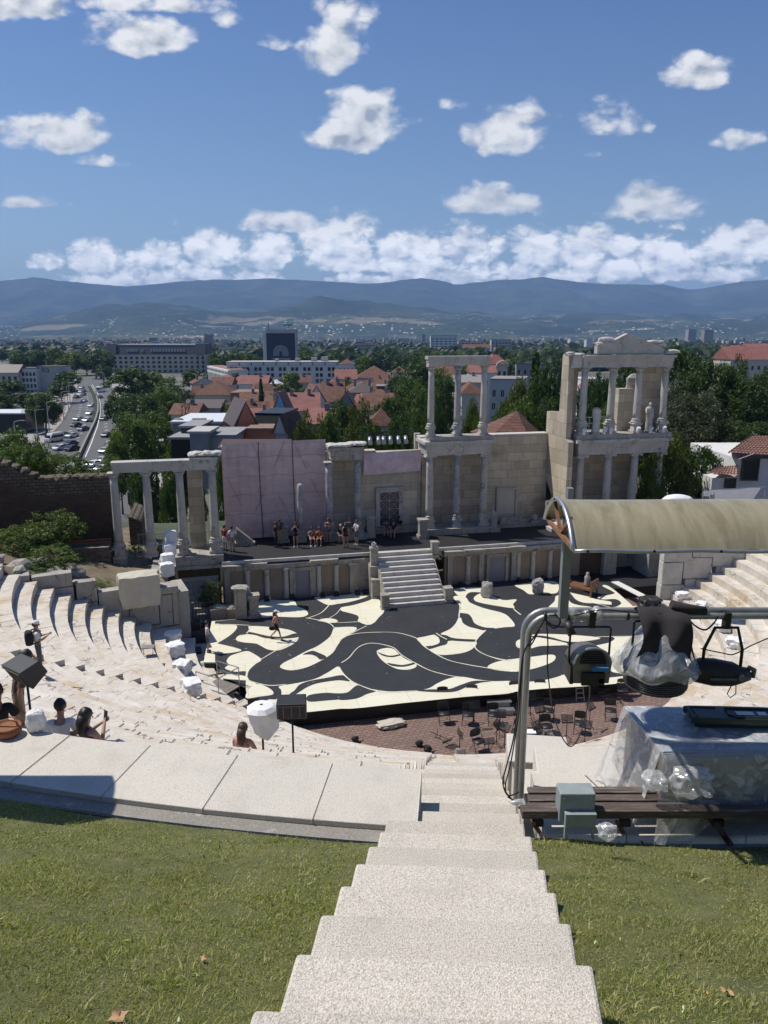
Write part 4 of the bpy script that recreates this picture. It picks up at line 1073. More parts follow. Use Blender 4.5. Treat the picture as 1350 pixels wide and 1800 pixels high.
mb = MB(); mb.box(-5.1,-2.1,3.3,4.9,-13.9,-13.42,.02); mb.build('plinth', 'grey_marble', pa)
column(pa, -4.62, 3.9, -13.42, -8.35, .25, .55, .6, mat='old_column_marble', ionic=False)
column(pa, -2.62, 3.9, -13.42, -8.22, .25, .55, .6, mat='old_column_marble', ionic=False)
entab(pa, -4.5, -2.3, 3.55, 5.2, -8.22, [(.3,.0),(.3,.05),(.25,.1)], mat='grey_marble', seams=(-3.2,))
mb = MB()
for k in range(7): mb.rock((-4.45+k*.36, 4.0, -7.25+.07*(k > 3)), (.62,1.2,.26), k+40, amp=.3, boxy=.6)
mb.build('broken_cornice', 'pale_marble', pa)
bc_ = thing('broken_column', 'single broken carved column stump standing on its pedestal in front of the pink net', 'column', (-6.65, 3.7, -13.85), 'S')
mb = MB(); mb.lathe(-6.65, 3.7, [(.25,-12.95),(.235,-12),(.225,-11),(.215,-10.2),(.2,-9.85),(.1,-9.75)], 18, .14); mb.build('shaft', 'old_column_marble', bc_)
mb = MB(); mb.lathe(-6.65, 3.7, [(.36,-13.2),(.36,-13.1),(.3,-13.02),(.27,-12.95)], 18); mb.obox((-6.65,3.7,-13.5),(.7,.7,.6),0,j=.02); mb.build('pedestal', 'grey_marble', bc_)
pb = thing('two_storey_pavilion', 'two storey pavilion with three columns below and three above under a plain lintel', 'pavilion', (4.5, 4., -13.85), 'S')
mb = MB(); mb.box(2.0,7.15,3.2,4.97,-13.9,-13.42,.02); mb.build('plinth', 'grey_marble', pb)
for s_ in (2.56, 4.58, 6.62): column(pb, s_, 3.85, -13.418, -8.14, .26, .62, .64, mat='old_column_marble' if s_ == 4.58 else 'column_marble', ionic=s_ != 4.58)
entab(pb, 2.25, 6.9, 3.5, 5.4, -8.14, [(.18,.0),(.18,.03),(.34,.06),(.1,.16),(.2,.26)], seams=(4.9,))
mb = MB(); mb.box(2.35,6.95,3.4,4.4,-7.138,-6.82,.03); mb.build('ledge', 'grey_marble', pb)
for s_ in (2.58, 4.50, 6.42): column(pb, s_, 3.85, -6.82, -1.98, .225, .62, .52, mat='old_column_marble' if s_ == 4.5 else 'column_marble', ionic=False)
entab(pb, 2.3, 6.62, 3.55, 4.15, -1.98, [(.22,.0),(.2,.03),(.22,.09)], seams=(5.3,), name='lintel')
mb = MB(); mb.rock((7.3,3.4,-13.1),(.5,.4,1.6),8,amp=.25,boxy=.5); mb.box(7.0,7.75,3.1,3.7,-13.85,-13.6,.03)
one(mb, 'statue_fragment', 'grey_marble', 'leaning carved marble fragment right of the two storey pavilion plinth', 'stone', (7.35,3.4,-13.85), 'S')
pedestal(1.86, 3.0, Z_POD, .62, 1.35, 'waisted stone pedestal on the raised deck left of the two storey pavilion')
pedestal(-1.75, 3.9, Z_POD, .6, 1.5, 'worn stone pedestal on the raised deck left of the lattice door', brk=2)
pedestal(-7.9, 4.2, Z_POD, .75, 1.15, 'squat weathered stone block on the deck left of the broken column stump', brk=7)
mb = MB(); mb.prism_y([(-11.1,-13.6),(-9.9,-13.6),(-11.0,-12.6)], 3.6, 4.1); mb.box(-11.2,-9.8,3.5,4.2,-13.85,-13.605)
one(mb, 'gable_fragment', 'grey_marble', 'triangular carved gable fragment on the deck at the foot of the pink net', 'stone', (-10.5,3.8,-13.85), 'S')
mb = MB(); mb.rock((10.9,4.3,-13.25),(.55,.5,.6),12,amp=.3); mb.box(10.5,11.3,4.0,4.08,-13.62,-13.4)
one(mb, 'carved_fragment', 'grey_marble', 'small carved fragment on the base course right of the closed door', 'stone', (10.9,4.3,-13.6), 'S')
mb = MB(); mb.box(11.3,12.0,2.2,3.2,-13.85,-13.6,.01); mb.box(11.6,12.3,2.3,3.2,-13.598,-13.35,.01)
one(mb, 'stone_steps', 'pale_marble', 'two small pale stone steps at the right end of the raised deck', 'steps', (11.7,2.7,-13.85), 'S')
# right tower with pediment
tw_ = thing('pedimented_pavilion', 'tall two storey marble pavilion with four columns per storey and a triangular pediment', 'pavilion', (16, 3, -14.), 'S')
OF = 2.4
lo = [SP(u, 800, OF)[0] for u in (1021,1070,1116,1159)]; up_ = [SP(u, v, OF)[0] for u, v in ((1023,740),(1072,740),(1118,740),(1163,740))]
zc = SP(1070,797,OF)[1]; ze = SP(1090,770,OF)[1]; zl = SP(1100,763,OF)[1]; zct = SP(1100,645,OF)[1]
for s_ in lo: column(tw_, s_, OF, -13.85, zc, .30, .6, .66)
entab(tw_, lo[0]-.38, lo[3]+.38, OF-.35, OF+1.9, zc, [((ze-zc)*.2,.0),((ze-zc)*.22,.03),((ze-zc)*.38,.06),((ze-zc)*.2,.28)], seams=((lo[1]+lo[2])/2-1.0, lo[2]+.9))
mb = MB(); mb.box(lo[0]-.6,lo[3]+.55,OF-.45,OF+2.2,ze+.002,zl+.1,.02); mb.build('ledge', 'grey_marble', tw_)
zp = zl+.1
for s_ in up_: column(tw_, s_, OF, zp, zct, .255, .72, .62, ionic=False)
zt2 = SP(1100,624,OF)[1]
entab(tw_, up_[0]-.3, up_[3]+.3, OF-.32, OF+.35, zct, [((zt2-zct)*.45,.0),((zt2-zct)*.35,.05),((zt2-zct)*.2,.14)], seams=(up_[1]+.4, up_[2]+.3, up_[2]+1.3), name='lintel')
pts = [SP(u, v, OF) for u, v in ((1047,622),(1048,606),(1062,600),(1070,602),(1101,586),(1118,593),(1163,611),(1165,622))]
mb = MB(); mb.prism_y([(p[0], max(p[1], zt2+.003)) for p in pts], OF-.2, OF+.25); mb.build('pediment', 'column_marble', tw_, bevel=.02)
for (u, v, w, h) in ((1066,597,1.3,.35),(1055,604,.7,.3),(1150,601,1.4,.25),(1160,606,.9,.25),(1182,618,1.2,.3),(1175,620,.8,.28),(1002,622,.6,.28),(1016,623,1.0,.22)):
 a, z = SP(u, v, OF); mb = MB(); mb.rock((a, OF, z), (w,.6,h), int(u), amp=.3, boxy=.5); mb.build('broken_cornice', 'pale_marble', tw_)
mb = MB(); a, z = SP(1008,640,OF); a2, z2 = SP(1018,625,OF); mb.box(a-.1,a2+.2,OF-.2,OF+.5,z-.25,z2,.02); mb.build('corner_block', 'pale_marble', tw_)
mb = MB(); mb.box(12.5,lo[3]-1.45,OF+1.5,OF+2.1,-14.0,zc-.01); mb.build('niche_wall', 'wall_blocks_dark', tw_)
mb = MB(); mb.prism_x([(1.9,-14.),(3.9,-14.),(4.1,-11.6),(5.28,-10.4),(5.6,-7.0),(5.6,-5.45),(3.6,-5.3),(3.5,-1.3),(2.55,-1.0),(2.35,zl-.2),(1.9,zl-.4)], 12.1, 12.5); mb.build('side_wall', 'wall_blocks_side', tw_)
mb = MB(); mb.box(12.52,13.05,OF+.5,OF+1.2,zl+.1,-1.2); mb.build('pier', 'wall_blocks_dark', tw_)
a, z = SP(1086,683,3.6); a2, z2 = SP(1120,760,3.6)
mb = MB(); mb.box(a,a2-.3,3.4,4.1,zp,z); mb.build('pier', 'wall_blocks', tw_)
a3, z3 = SP(1102,660,4.0); mb = MB(); mb.rock((a3+.6,3.9,z+.3),(1.3,.6,1.4),5,amp=.2,boxy=.7); mb.build('rubble', 'rough_rock', tw_)
a, z = SP(1127,645,3.4); a2, z2 = SP(1152,750,3.4)
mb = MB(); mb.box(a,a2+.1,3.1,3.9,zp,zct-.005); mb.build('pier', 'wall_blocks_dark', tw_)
mb = MB(); z0_ = zp+.95
for zz in (zp+.5, zp+.95): mb.tube([(up_[0]+.3,4.3,zz),(up_[1]+1.0,4.3,zz)], .03, 6)
for k in range(5): mb.tube([(up_[0]+.4+k*.6,4.3,zp),(up_[0]+.4+k*.6,4.3,zp+.95)], .025, 6)
mb.build('rail', 'steel_grey', tw_)
def statue(u, v, off, z, h, head, label, seed=1):
 s_ = SP(u, v, off)[0]; t_ = thing('statue', label, 'statue', (s_, off, z), 'S')
 mb = MB(); prof = [(.27,0),(.29,.05),(.25,.2),(.235,.38),(.25,.5),(.235,.6),(.26,.7),(.29,.77),(.22,.83),(.10,.86)]
 o0 = len(mb.v); n = 26
 for r, f in prof:
  for k in range(n):
   a = 2*math.pi*k/n; rr2 = r*(1+.07*math.sin(a*9+f*7+seed)*(1 if f < .8 else .3)); mb.v.append((s_+rr2*1.05*math.cos(a)+.03*math.sin(f*5), off+rr2*.72*math.sin(a), z+.12+f*h))
 for i in range(len(prof)-1):
  for k in range(n): mb.f.append((o0+i*n+k, o0+i*n+(k+1) % n, o0+(i+1)*n+(k+1) % n, o0+(i+1)*n+k)); mb.mi.append(0); mb.sm.append(True)
 mb.tube([(s_-.26,off-.02,z+.12+.76*h),(s_-.30,off-.1,z+.12+.6*h),(s_-.12,off-.24,z+.12+.56*h)], [.075,.065,.05], 8)
 mb.tube([(s_+.26,off,z+.12+.76*h),(s_+.29,off-.04,z+.12+.55*h),(s_+.27,off-.1,z+.12+.42*h)], [.075,.06,.045], 8)
 if head: mb.ellipsoid((s_+.02,off-.02,z+.12+.93*h),(.105,.12,.145)); mb.cyl((s_,off,z+.12+.84*h),(s_+.01,off-.01,z+.12+.9*h),.07,.06,10)
 mb.build('figure', 'pale_marble' if not head else 'column_marble', t_)
 mb = MB(); mb.box(s_-.38,s_+.38,off-.3,off+.3,z,z+.12,.01); mb.build('base', 'grey_marble', t_)
statue(1047, 750, 2.3, zp, 2.05, False, 'headless draped marble statue between the first two upper columns of the tall pavilion', 1)
statue(1140, 745, 2.5, zp, 2.0, True, 'draped marble statue with its head kept beside the rightmost upper column', 2)
for k, (u, v) in enumerate(((1063,752),(1027,752),(1074,752),(1122,750),(1144,752),(1167,750))):
 s_ = SP(u, v, 1.95)[0]; mb = MB(); mb.cyl((s_,1.98,zp),(s_,1.98,zp+.3),.12,.10,10); mb.obox((s_,1.9,zp+.34),(.26,.2,.2),.2,.5)
 one(mb, 'ledge_spotlight', 'white_cloth', 'small white spotlight on the upper ledge of the tall pavilion', 'spotlight', (s_,1.98,zp), 'S', 'white spotlights along the pavilion ledge')
bar = thing('lighting_bar', 'thin dark lighting bar strung behind the wall between the two pavilions', 'bar', (0, 6.8, -14.), 'S')
mb = MB(); mb.tube([SPX for SPX in [(-2.6,6.8,-6.85),(2.4,6.8,-6.75)]], .035, 6); mb.tube([(-2.5,6.8,-14.4),(-2.5,6.8,-6.85)], .04, 6); mb.tube([(2.3,6.8,-14.4),(2.3,6.8,-6.75)], .04, 6); mb.build('bar', 'black_metal', bar)
for k, u in enumerate((650,665,674,686,700,713)):
 s_ = SP(u, 775, 6.8)[0]; t_ = thing('spotlight', 'chrome can spotlight hanging from the dark bar behind the wall', 'spotlight', (s_, 6.8, -7.6), 'S', group='chrome spotlights on the bar behind the wall')
 mb = MB(); mb.cyl((s_,6.6,-7.62),(s_+.04,7.0,-7.2),.17,.13,14); mb.build('can', 'bright_metal', t_)
 mb = MB(); mb.tube([(s_-.2,6.8,-7.4),(s_-.2,6.8,-7.05),(s_+.2,6.8,-7.05),(s_+.2,6.8,-7.4)], .015, 5); mb.tube([(s_,6.8,-7.05),(s_,6.8,-6.85)], .02, 5); mb.build('bracket', 'black_metal', t_)
# left side: analemma wall, mound, brick ruin
aw = thing('side_retaining_wall', 'stepped retaining wall of big grey marble blocks at the left end of the seating', 'wall', (-13, 37.5, Z_ORC))
def LW(d, o_, z):   # along the left wall line; o_ outward (behind)
 dx, dy = math.cos(A_L), math.sin(A_L); return (P_L[0]+dx*d+dy*o_, P_L[1]+dy*d-dx*o_, z)
def lblock(mb, d0, d1, z0, z1, o0=0., o1=.6, j=.025):
 vs = [LW(d, o_, z) for z in (z0, z1) for o_ in (o0, o1) for d in (d0, d1)]
 vs = [tuple(c+random.uniform(-j, j) for c in p) for p in vs]
 mb.add(vs, [(0,1,3,2),(4,6,7,5),(0,4,5,1),(2,3,7,6),(0,2,6,4),(1,5,7,3)])
for (d0, d1, z0, z1) in [(.95,1.9,-17.4,-15.5),(1.93,3.3,-17.4,-15.3),(3.33,4.9,-17.4,-15.1),(.95,1.25,-15.45,-13.6),(1.28,1.95,-15.45,-13.65),(1.98,3.5,-15.25,-13.45),(3.53,4.98,-15.05,-13.0),(5.0,6.05,-15.2,-13.5),(5.02,6.0,-13.47,-12.35),(6.1,8.0,-14.5,-12.5),(6.12,8.0,-12.47,-11.75),(8.05,9.2,-13.5,-11.6),(9.2,10.6,-12.5,-11.0),(10.7,12.4,-12.,-10.2)]:
 mb = MB(); lblock(mb, d0, d1-.01, z0, z1); mb.build('block', 'big_blocks', aw, bevel=.02)
for d0, d1, z1 in ((.9,2.05,-13.2),):
 mb = MB(); lblock(mb, d0, d1, -13.58, z1, -.1, .9); mb.build('block', 'big_blocks', aw, bevel=.03)
mb = MB(); lblock(mb, .3, .9, -17.4, -13.7, .3, 2.5, .01); mb.build('block', 'big_blocks', aw)
mb = MB(); mb.smooth = True; N = 44; K = 30; vs = []
for j in range(K):
 for i in range(N):
  d = 1.2+26*(i/(N-1)); o_ = .35+16*(j/(K-1))
  z = -13.75+.42*max(0, d-3)**.95
  z = min(z, -11.3+.12*d)
  if j == 0: z -= .2
  z += .25*noise.noise(Vector((d*.7, o_*.7, 0)))+.1*noise.noise(Vector((d*2.2, o_*2.2, 4)))
  if o_ > 6 : z = min(z, -13.4+.25*(z+13.4))
  p = LW(d, o_, z); vs.append(p)
mb.add(vs, [(j*N+i, j*N+i+1, (j+1)*N+i+1, (j+1)*N+i) for j in range(K-1) for i in range(N-1)])
one(mb, 'terrain', 'dry_ground', None, None, (0,0,0), kind='structure')
for k in range(26):
 d = random.uniform(5.2, 14); o_ = random.uniform(.5, 3.2); s_ = random.uniform(.25, .9)
 z = min(-13.75+.42*max(0, d-3)**.95, -11.3+.12*d)
 p = LW(d, o_, z); mb = MB(); mb.rock((p[0],p[1],p[2]+s_*.12), (s_*1.5,s_*1.1,s_*.8), k, rz=k, amp=.3, boxy=.4)
 one(mb, 'rubble_stone', 'grey_marble', 'loose grey rubble stone lying on the dry mound behind the left seating end', 'stone', p, 'W', 'rubble stones on the left mound')
br = thing('ruined_wall', 'long dark ruined wall of rubble and thin brick bands left of the colonnade', 'wall', (-24, 1.3, -14.), 'S')
def ragged(x0, x1, y0, y1, z0, ztop, mat, name, seed=0, amp=.25, step=.3):
 mb = MB(); x = x0; pts = [(x0, z0), (x1, z0)]
 q = []
 while x < x1: q.append((x, ztop(x)+amp*noise.noise(Vector((x*1.3, seed, 0)))+amp*.5*noise.noise(Vector((x*4., seed, 2))))); x += step
 q.append((x1, ztop(x1))); pts += q[::-1]
 mb.prism_y(pts, y0, y1); return mb.build(name, mat, br)
zt_ = lambda x: -8.5 if x > -22.5 else -8.5+(-22.5-x)*.5
ragged(-34,-18.62,1.9,3.0,-14.2,lambda x: zt_(x)-1.0,'thin_brick','brick_band',1,.08)
ragged(-34,-18.62,1.95,2.95,-14.,lambda x: zt_(x),'rubble_wall','rubble_top',2,.28)
for k in range(26):
 mb = MB(); x = -31+k*.5; mb.rock((x, 2.45, zt_(x)+.02), (.7,1.1,.42), k+60, amp=.3, boxy=.5); mb.build('loose_stone', 'rubble_wall', br)
ragged(-18.0,-17.2,5.,9.5,-14.2,lambda x: -11.6-.8*(x+18),'rubble_wall','broken_return',3,.3,.1)
pk = thing('plank_stack', 'stack of long weathered planks and boards beside the leftmost column', 'planks', (-20., 1.2, -13.9), 'S')
for k in range(11):
 mb = MB(); mb.box(-21.2+random.uniform(-.1,.1),-18.7+random.uniform(-.05,.1),.4,1.6,-13.9+k*.13,-13.9+k*.13+.105,.01); mb.build('plank', 'plank_wood', pk)
for k in range(2):
 mb = MB(); mb.obox((-20.2,1.0,-12.28+.12*k),(3.1,.16,.07),.04+.1*k,0,.03); mb.build('plank', 'rust', pk)
mb = MB(); mb.obox((-19.6,.2,-13.7),(1.6,.5,.3),.1,j=.02); mb.obox((-19.9,.15,-13.5),(.5,.4,.25),.3,j=.02); one(mb, 'wooden_crate', 'rust', 'small rusty brown crate on the ground in front of the plank stack', 'crate', (-19.7,.2,-13.85), 'S')
def cloth_block(name, label, cat, c, size, rz, mat, seed, folds=.06, group=None, frame='S', boxy=.85, amp=.10, cord=False):
 mb = MB(); mb.smooth = False
 bm = bmesh.new(); bmesh.ops.create_cube(bm, size=2); bmesh.ops.subdivide_edges(bm, edges=bm.edges[:], cuts=7, use_grid_fill=True)
 vs = []
 cr, srn = math.cos(rz), math.sin(rz)
 for q in bm.verts:
  p = q.co.copy(); d = p.normalized()*1.18
  p = d.lerp(p, boxy)
  ang = math.atan2(p.y, p.x)
  down = (1-p.z)/2
  f = 1+folds*math.sin(ang*9+seed)*down+amp*noise.noise(p*1.7+Vector((seed,0,0)))+amp*.6*abs(noise.noise(p*4+Vector((0,seed,0))))
  x, y, z = p.x*f*size[0]/2, p.y*f*size[1]/2, p.z*size[2]/2*(1+amp*.5*noise.noise(p*2+Vector((0,0,seed))))
  vs.append((c[0]+x*cr-y*srn, c[1]+x*srn+y*cr, c[2]+size[2]/2+z))
 fs = [tuple(q.index for q in f.verts) for f in bm.faces]; bm.free()
 mb.add(vs, fs)
 return one(mb, name, mat, label, cat, c, frame, group)
p = LW(2.9,.2,-14.05); q = w2s(p); cloth_block('covered_block', 'large block wrapped in a beige tarpaulin on the marble retaining wall', 'tarpaulin', (q[0],q[1],-14.05), (2.05,1.2,1.75), .2, 'beige_tarp', 3, .05, boxy=.84, amp=.15)
for k, (u, v, w, h, lb) in enumerate(((300,950,.7,.9,'topmost'),(298,968,.7,.75,'second'),(294,986,.72,.75,'third'),(293,1004,.75,.8,'lowest'))):
 z_ = [-12.3,-12.65,-13.0,-13.35][k]; p = WZ(u, v, z_); q = w2s(p)
 cloth_block('wrapped_bundle', '%s of the four white wrapped bundles rising behind the beige tarpaulin block' % lb, 'bundle', (q[0], q[1], z_-.3), (w,.6,h), .3, 'white_cloth', k+5, .05, 'white wrapped bundles left of the stage', boxy=.7, amp=.2)
mb = MB(); mb.box(-16.2,-15.3,-1.6,.6,-14.3,-13.5,.02); one(mb, 'stone_ramp_block', 'grey_marble', 'sloping grey stone block carrying the white wrapped bundles', 'stone', (-15.7,-.5,-14.3), 'S')
rl = thing('metal_railing', 'pale metal railing behind the left colonnade', 'railing', (-15, 3.2, -13.6), 'S')
mb = MB()
for z in (-12.55,-13.3): mb.tube([(-17.3,3.2,z),(-11.9,3.2,z)], .035, 6)
for k in range(28): mb.tube([(-17.2+k*.2,3.2,-13.3),(-17.2+k*.2,3.2,-12.55)], .014, 4)
for k in range(4): mb.tube([(-17.3+k*1.8,3.2,-13.9),(-17.3+k*1.8,3.2,-12.5)], .035, 6)
mb.build('rails', 'steel_grey', rl)
lp = thing('dark_stone_steps', 'dark stone steps rising in the passage between the retaining wall and the stage', 'steps', (-13.5,-1.,-17.), 'S')
for k in range(8):
 mb = MB(); mb.box(-14.7,-12.35,-1.9+k*.33,.45,-17.2+k*.3,-16.9+k*.3,.02); mb.build('step', 'big_blocks', lp)
ga = thing('iron_gate', 'dark iron bar fence before the stone steps left of the stage', 'fence', (-13.7,-2.2,-16.9), 'S')
mb = MB()
for k in range(13): mb.tube([(-14.9+k*.19,-2.25,-17.2),(-14.9+k*.19,-2.25,-15.6)], .014, 4)
for z in (-15.6,-16.9): mb.tube([(-14.9,-2.25,z),(-12.6,-2.25,z)], .02, 5)
mb.build('bars', 'black_metal', ga)
# right side passage, arch and retaining wall
rp = thing('right_passage_wall', 'stone and thin brick wall with an arched doorway at the right end of the stage', 'wall', (14, 0, -16.9), 'S')
mb = MB(); mb.box(11.6,14.3,.2,.9,-17.3,-13.4); mb.build('brick_wall', 'thin_brick', rp)
mb = MB(); mb.box(12.61,14.4,.1,1.2,-13.398,-12.9,.02); mb.build('coping', 'grey_marble', rp)
mb = MB(); mb.box(14.31,15.3,-.2,.6,-17.3,-12.5); mb.build('pier', 'big_blocks', rp)
mb = MB(); mb.box(15.31,17.6,1.4,1.9,-17.3,-12.5); mb.build('inner_wall', 'big_blocks', rp)
mb = MB(); cx_, cz_, ra = 16.2, -14.6, .92; n = 11
for k in range(n):
 a0 = math.pi*k/n; a1 = math.pi*(k+1)/n-.02
 pts = [(cx_+ra*math.cos(a), cz_+ra*math.sin(a)) for a in (a0, a1)]+[(cx_+(ra+.4)*math.cos(a), cz_+(ra+.4)*math.sin(a)) for a in (a1, a0)]
 mb.prism_y(pts, -.25, .6)
mb.build('arch', 'pale_marble', rp)
mb = MB(); mb.box(15.31,17.5,-.15,.55,cz_+ra+.41,-12.5); mb.build('upper_wall', 'big_blocks', rp)
mb = MB(); mb.box(17.14,18.0,-1.3,.8,-17.3,cz_-.01,.02); mb.box(17.55,18.4,-1.2,.9,cz_,-13.0,.02); mb.build('pier', 'big_blocks', rp, bevel=.03)
mb = MB(); mb.box(12.4,19,-3.,1.3,-17.22,-16.56); mb.build('threshold', 'deck_black', rp)
mb = MB(); q0 = SZ(1080,1022,-16.5); q1 = SZ(1140,1052,-16.5)
mb.prism([(q0[0]-.25,q0[1]),(q1[0]-.3,q1[1]),(q1[0]+.25,q1[1]),(q0[0]+.3,q0[1])], -16.55, -16.50); mb.build('white_strip', 'white_plaster', rp)
rw = thing('right_retaining_wall', 'pale stepped retaining wall of marble blocks at the right end of the seating', 'wall', (21, 44.8, -16.))
for (d0, d1, z0, z1) in [(-.6,.9,-17.4,-15.4),(-.6,.7,-15.37,-13.9),(.93,2.8,-17.4,-15.0),(.73,2.5,-14.97,-13.6),(-.6,1.2,-13.87,-12.6),(2.83,5.,-17.,-14.2),(2.53,4.6,-14.17,-12.9),(1.23,3.2,-13.57,-12.2),(5.03,7.5,-16.,-13.2),(4.63,7.,-12.87,-11.8),(7.53,10,-15.,-12.),(7.03,9.6,-11.97,-10.8),(10.03,13,-14,-10.9)]:
 mb = MB(); dx, dy = math.cos(A_R), math.sin(A_R)
 vs = [(P_R[0]+dx*d-dy*o_, P_R[1]+dy*d+dx*o_, z) for z in (z0, z1) for o_ in (0,.7) for d in (d0, d1-.01)]
 vs = [tuple(c+random.uniform(-.02,.02) for c in p) for p in vs]
 mb.add(vs, [(0,2,3,1),(4,5,7,6),(0,1,5,4),(2,6,7,3),(0,4,6,2),(1,3,7,5)]); mb.build('block', 'pale_marble', rw, bevel=.03)
q = SZ(1022,1042,ZS); bd = thing('wooden_bed_frame', 'carved brown wooden bed frame standing at the right rear of the painted stage', 'bed', (q[0], q[1], ZS), 'S')
bx0, by0 = q[0]-.2, q[1]
def B_(x, y, z):  # local bed coordinates rotated
 a = R(-52); return (q[0]-.1+x*math.cos(a)-y*math.sin(a), q[1]+.1+x*math.sin(a)+y*math.cos(a), ZS+z)
def bbox_(mb, x0, x1, y0, y1, z0, z1):
 mb.add([B_(x, y, z) for z in (z0, z1) for y in (y0, y1) for x in (x0, x1)], [(0,2,3,1),(4,5,7,6),(0,1,5,4),(2,6,7,3),(0,4,6,2),(1,3,7,5)])
mb = MB(); bbox_(mb, -.95,.95,-.5,.5,.42,.52); mb.build('base', 'bed_wood', bd)
for sx in (-1, 1):
 mb = MB(); x = sx*1.0
 bbox_(mb, x-.05,x+.05,-.55,-.45,0,1.05); bbox_(mb, x-.05,x+.05,.45,.55,0,1.05); bbox_(mb, x-.04,x+.04,-.45,.45,.95,1.05); bbox_(mb, x-.04,x+.04,-.45,.45,.4,.62)
 bbox_(mb, x-.03,x+.03,-.15,.15,.62,.95); mb.build('headboard', 'bed_wood', bd)
p = B_(.45,.1,.52); mb = MB(); mb.lathe(p[0],p[1],[(.2,p[2]),(.22,p[2]+.1),(.17,p[2]+.4),(.2,p[2]+.62),(.12,p[2]+.72),(.1,p[2]+.78),(.11,p[2]+.88),(.05,p[2]+.95)],14,.12)
one(mb, 'small_bust', 'grey_marble', 'small pale stone bust resting on the wooden bed frame', 'statue', p, 'S')
# far mountains
def interp(tab, x):
 for (a, va), (b_, vb) in zip(tab[:-1], tab[1:]):
  if x <= b_: return va+(vb-va)*max(0, (x-a))/(b_-a)
 return tab[-1][1]
BACK = [(-700,520),(-300,500),(0,503),(70,496),(150,505),(230,510),(350,501),(480,498),(590,503),(660,506),(740,496),(800,507),(870,501),(950,496),(1040,506),(1100,507),(1160,508),(1210,516),(1290,503),(1350,499),(1600,510),(2100,500)]
MIDR = [(-700,560),(-200,548),(0,585),(60,560),(170,540),(300,534),(420,550),(560,524),(640,530),(760,541),(900,553),(1000,550),(1130,552),(1300,560),(1400,550),(2100,545)]
def hz(v): return (590-v)/FPX*1.03
Us = np.linspace(-900, 2250, 330); Ys = [4600+ (17500-4600)*(k/95)**1.1 for k in range(96)]
vs = []
for Y in Ys:
 for u in Us:
  X = (u-675)/FPX*Y*.973
  back = hz(interp(BACK, u))*13500; mid = hz(interp(MIDR, u))*8200
  def bumpf(c, w): t_ = (Y-c)/w; return math.exp(-t_*t_)
  n_ = noise.noise(Vector((X*.0009, Y*.0009, 0))); n2 = noise.noise(Vector((X*.0028, Y*.0028, 3))); n3 = noise.noise(Vector((X*.008, Y*.006, 5)))
  rg = 1-abs(noise.noise(Vector((X*.0011, Y*.00055, 9))))*2
  h = max(back*bumpf(13500, 3300)*(1 if Y < 13500 else 1), 0)
  if Y >= 13500: h = back*(1-.25*min(1, (Y-13500)/4000))
  hm = mid*bumpf(8200, 1500)
  fo = 110*bumpf(6400, 900)*(.5+n_)
  z = max(h*(.86+.14*rg if Y < 12800 else 1), hm*(.9+.12*rg), 0)+max(fo, 0)
  ruf = min(1, z/180)
  z += ruf*(60*n2+26*n3)*(.35 if abs(Y-13500) < 700 else 1)
  vs.append((X, Y, -29.5+max(0, z)*min(1, (Y-4600)/900)))
n_ = len(Us)
fs = [(j*n_+i, j*n_+i+1, (j+1)*n_+i+1, (j+1)*n_+i) for j in range(len(Ys)-1) for i in range(n_-1)]
m, nt, b, v = newmat('mountain')
x, y, z = nt.sep(v)
f = nt.noise(v, .0011, 8, .68, .4)
c = nt.ramp(f, [(.35, (.022,.036,.022)), (.52, (.045,.065,.032)), (.68, (.085,.098,.050))])
low = nt.step(z, 330, 40)
pt = nt.step(nt.noise(nt.xyz(nt.m('MULTIPLY', x, .6), y, nt.m('MULTIPLY', z, 3.)), .0019, 5, .6), .57, .61)
c = nt.mix(nt.m('MULTIPLY', pt, nt.m('MULTIPLY_ADD', low, .65, .12)), c, (.30,.25,.16))
fld = nt.vor(nt.xyz(x, nt.m('MULTIPLY', y, .5), 0.), .004, 'F1', 'Color')
c = nt.mix(nt.m('MULTIPLY', nt.step(z, 25, -25), .6), c, nt.ramp(nt.sep(fld)[0], [(.2, (.05,.07,.03)), (.6, (.10,.11,.05)), (.9, (.24,.20,.12))]))
hs = nt.vor(nt.xyz(x, nt.m('MULTIPLY', y, .6), 0.), .022, 'F1', 'Distance')
wh = nt.m('MULTIPLY', nt.step(hs, .24, .18), nt.m('MULTIPLY', nt.step(z, 240, 60), nt.step(nt.noise(v, .0016, 3), .44, .56)))
c = nt.mix(wh, c, (.62,.56,.50))
nt.put(b.inputs['Base Color'], c); b.inputs['Roughness'].default_value = 1.; b.inputs['Specular IOR Level'].default_value = 0.
bump(nt, b, nt.noise(v, .004, 8, .7), 1., 60)
mb = MB(); mb.smooth = True; mb.add(vs, fs)
one(mb, 'mountains', 'mountain', None, None, (0,0,0), kind='structure')
# haze
HZ = True
if HZ:
 mb = MB(); mb.box(-26000, 26000, -200, 18200, -60, 1120)
 m = bpy.data.materials.new('haze_air'); m.use_nodes = True; nt = NT(m.node_tree); nt.n.clear(); MATS['haze_air'] = m
 pv = nt.node('ShaderNodeVolumePrincipled'); pv.inputs['Color'].default_value = (.36,.58,1.0,1); pv.inputs['Density'].default_value = 7.6e-5; pv.inputs['Anisotropy'].default_value = 0.
 o = nt.node('ShaderNodeOutputMaterial'); nt.l.new(pv.outputs[0], o.inputs['Volume'])
 one(mb, 'haze', 'haze_air', 'thin blue summer haze over the far town and the mountains', 'haze', (0,0,0), kind='stuff')
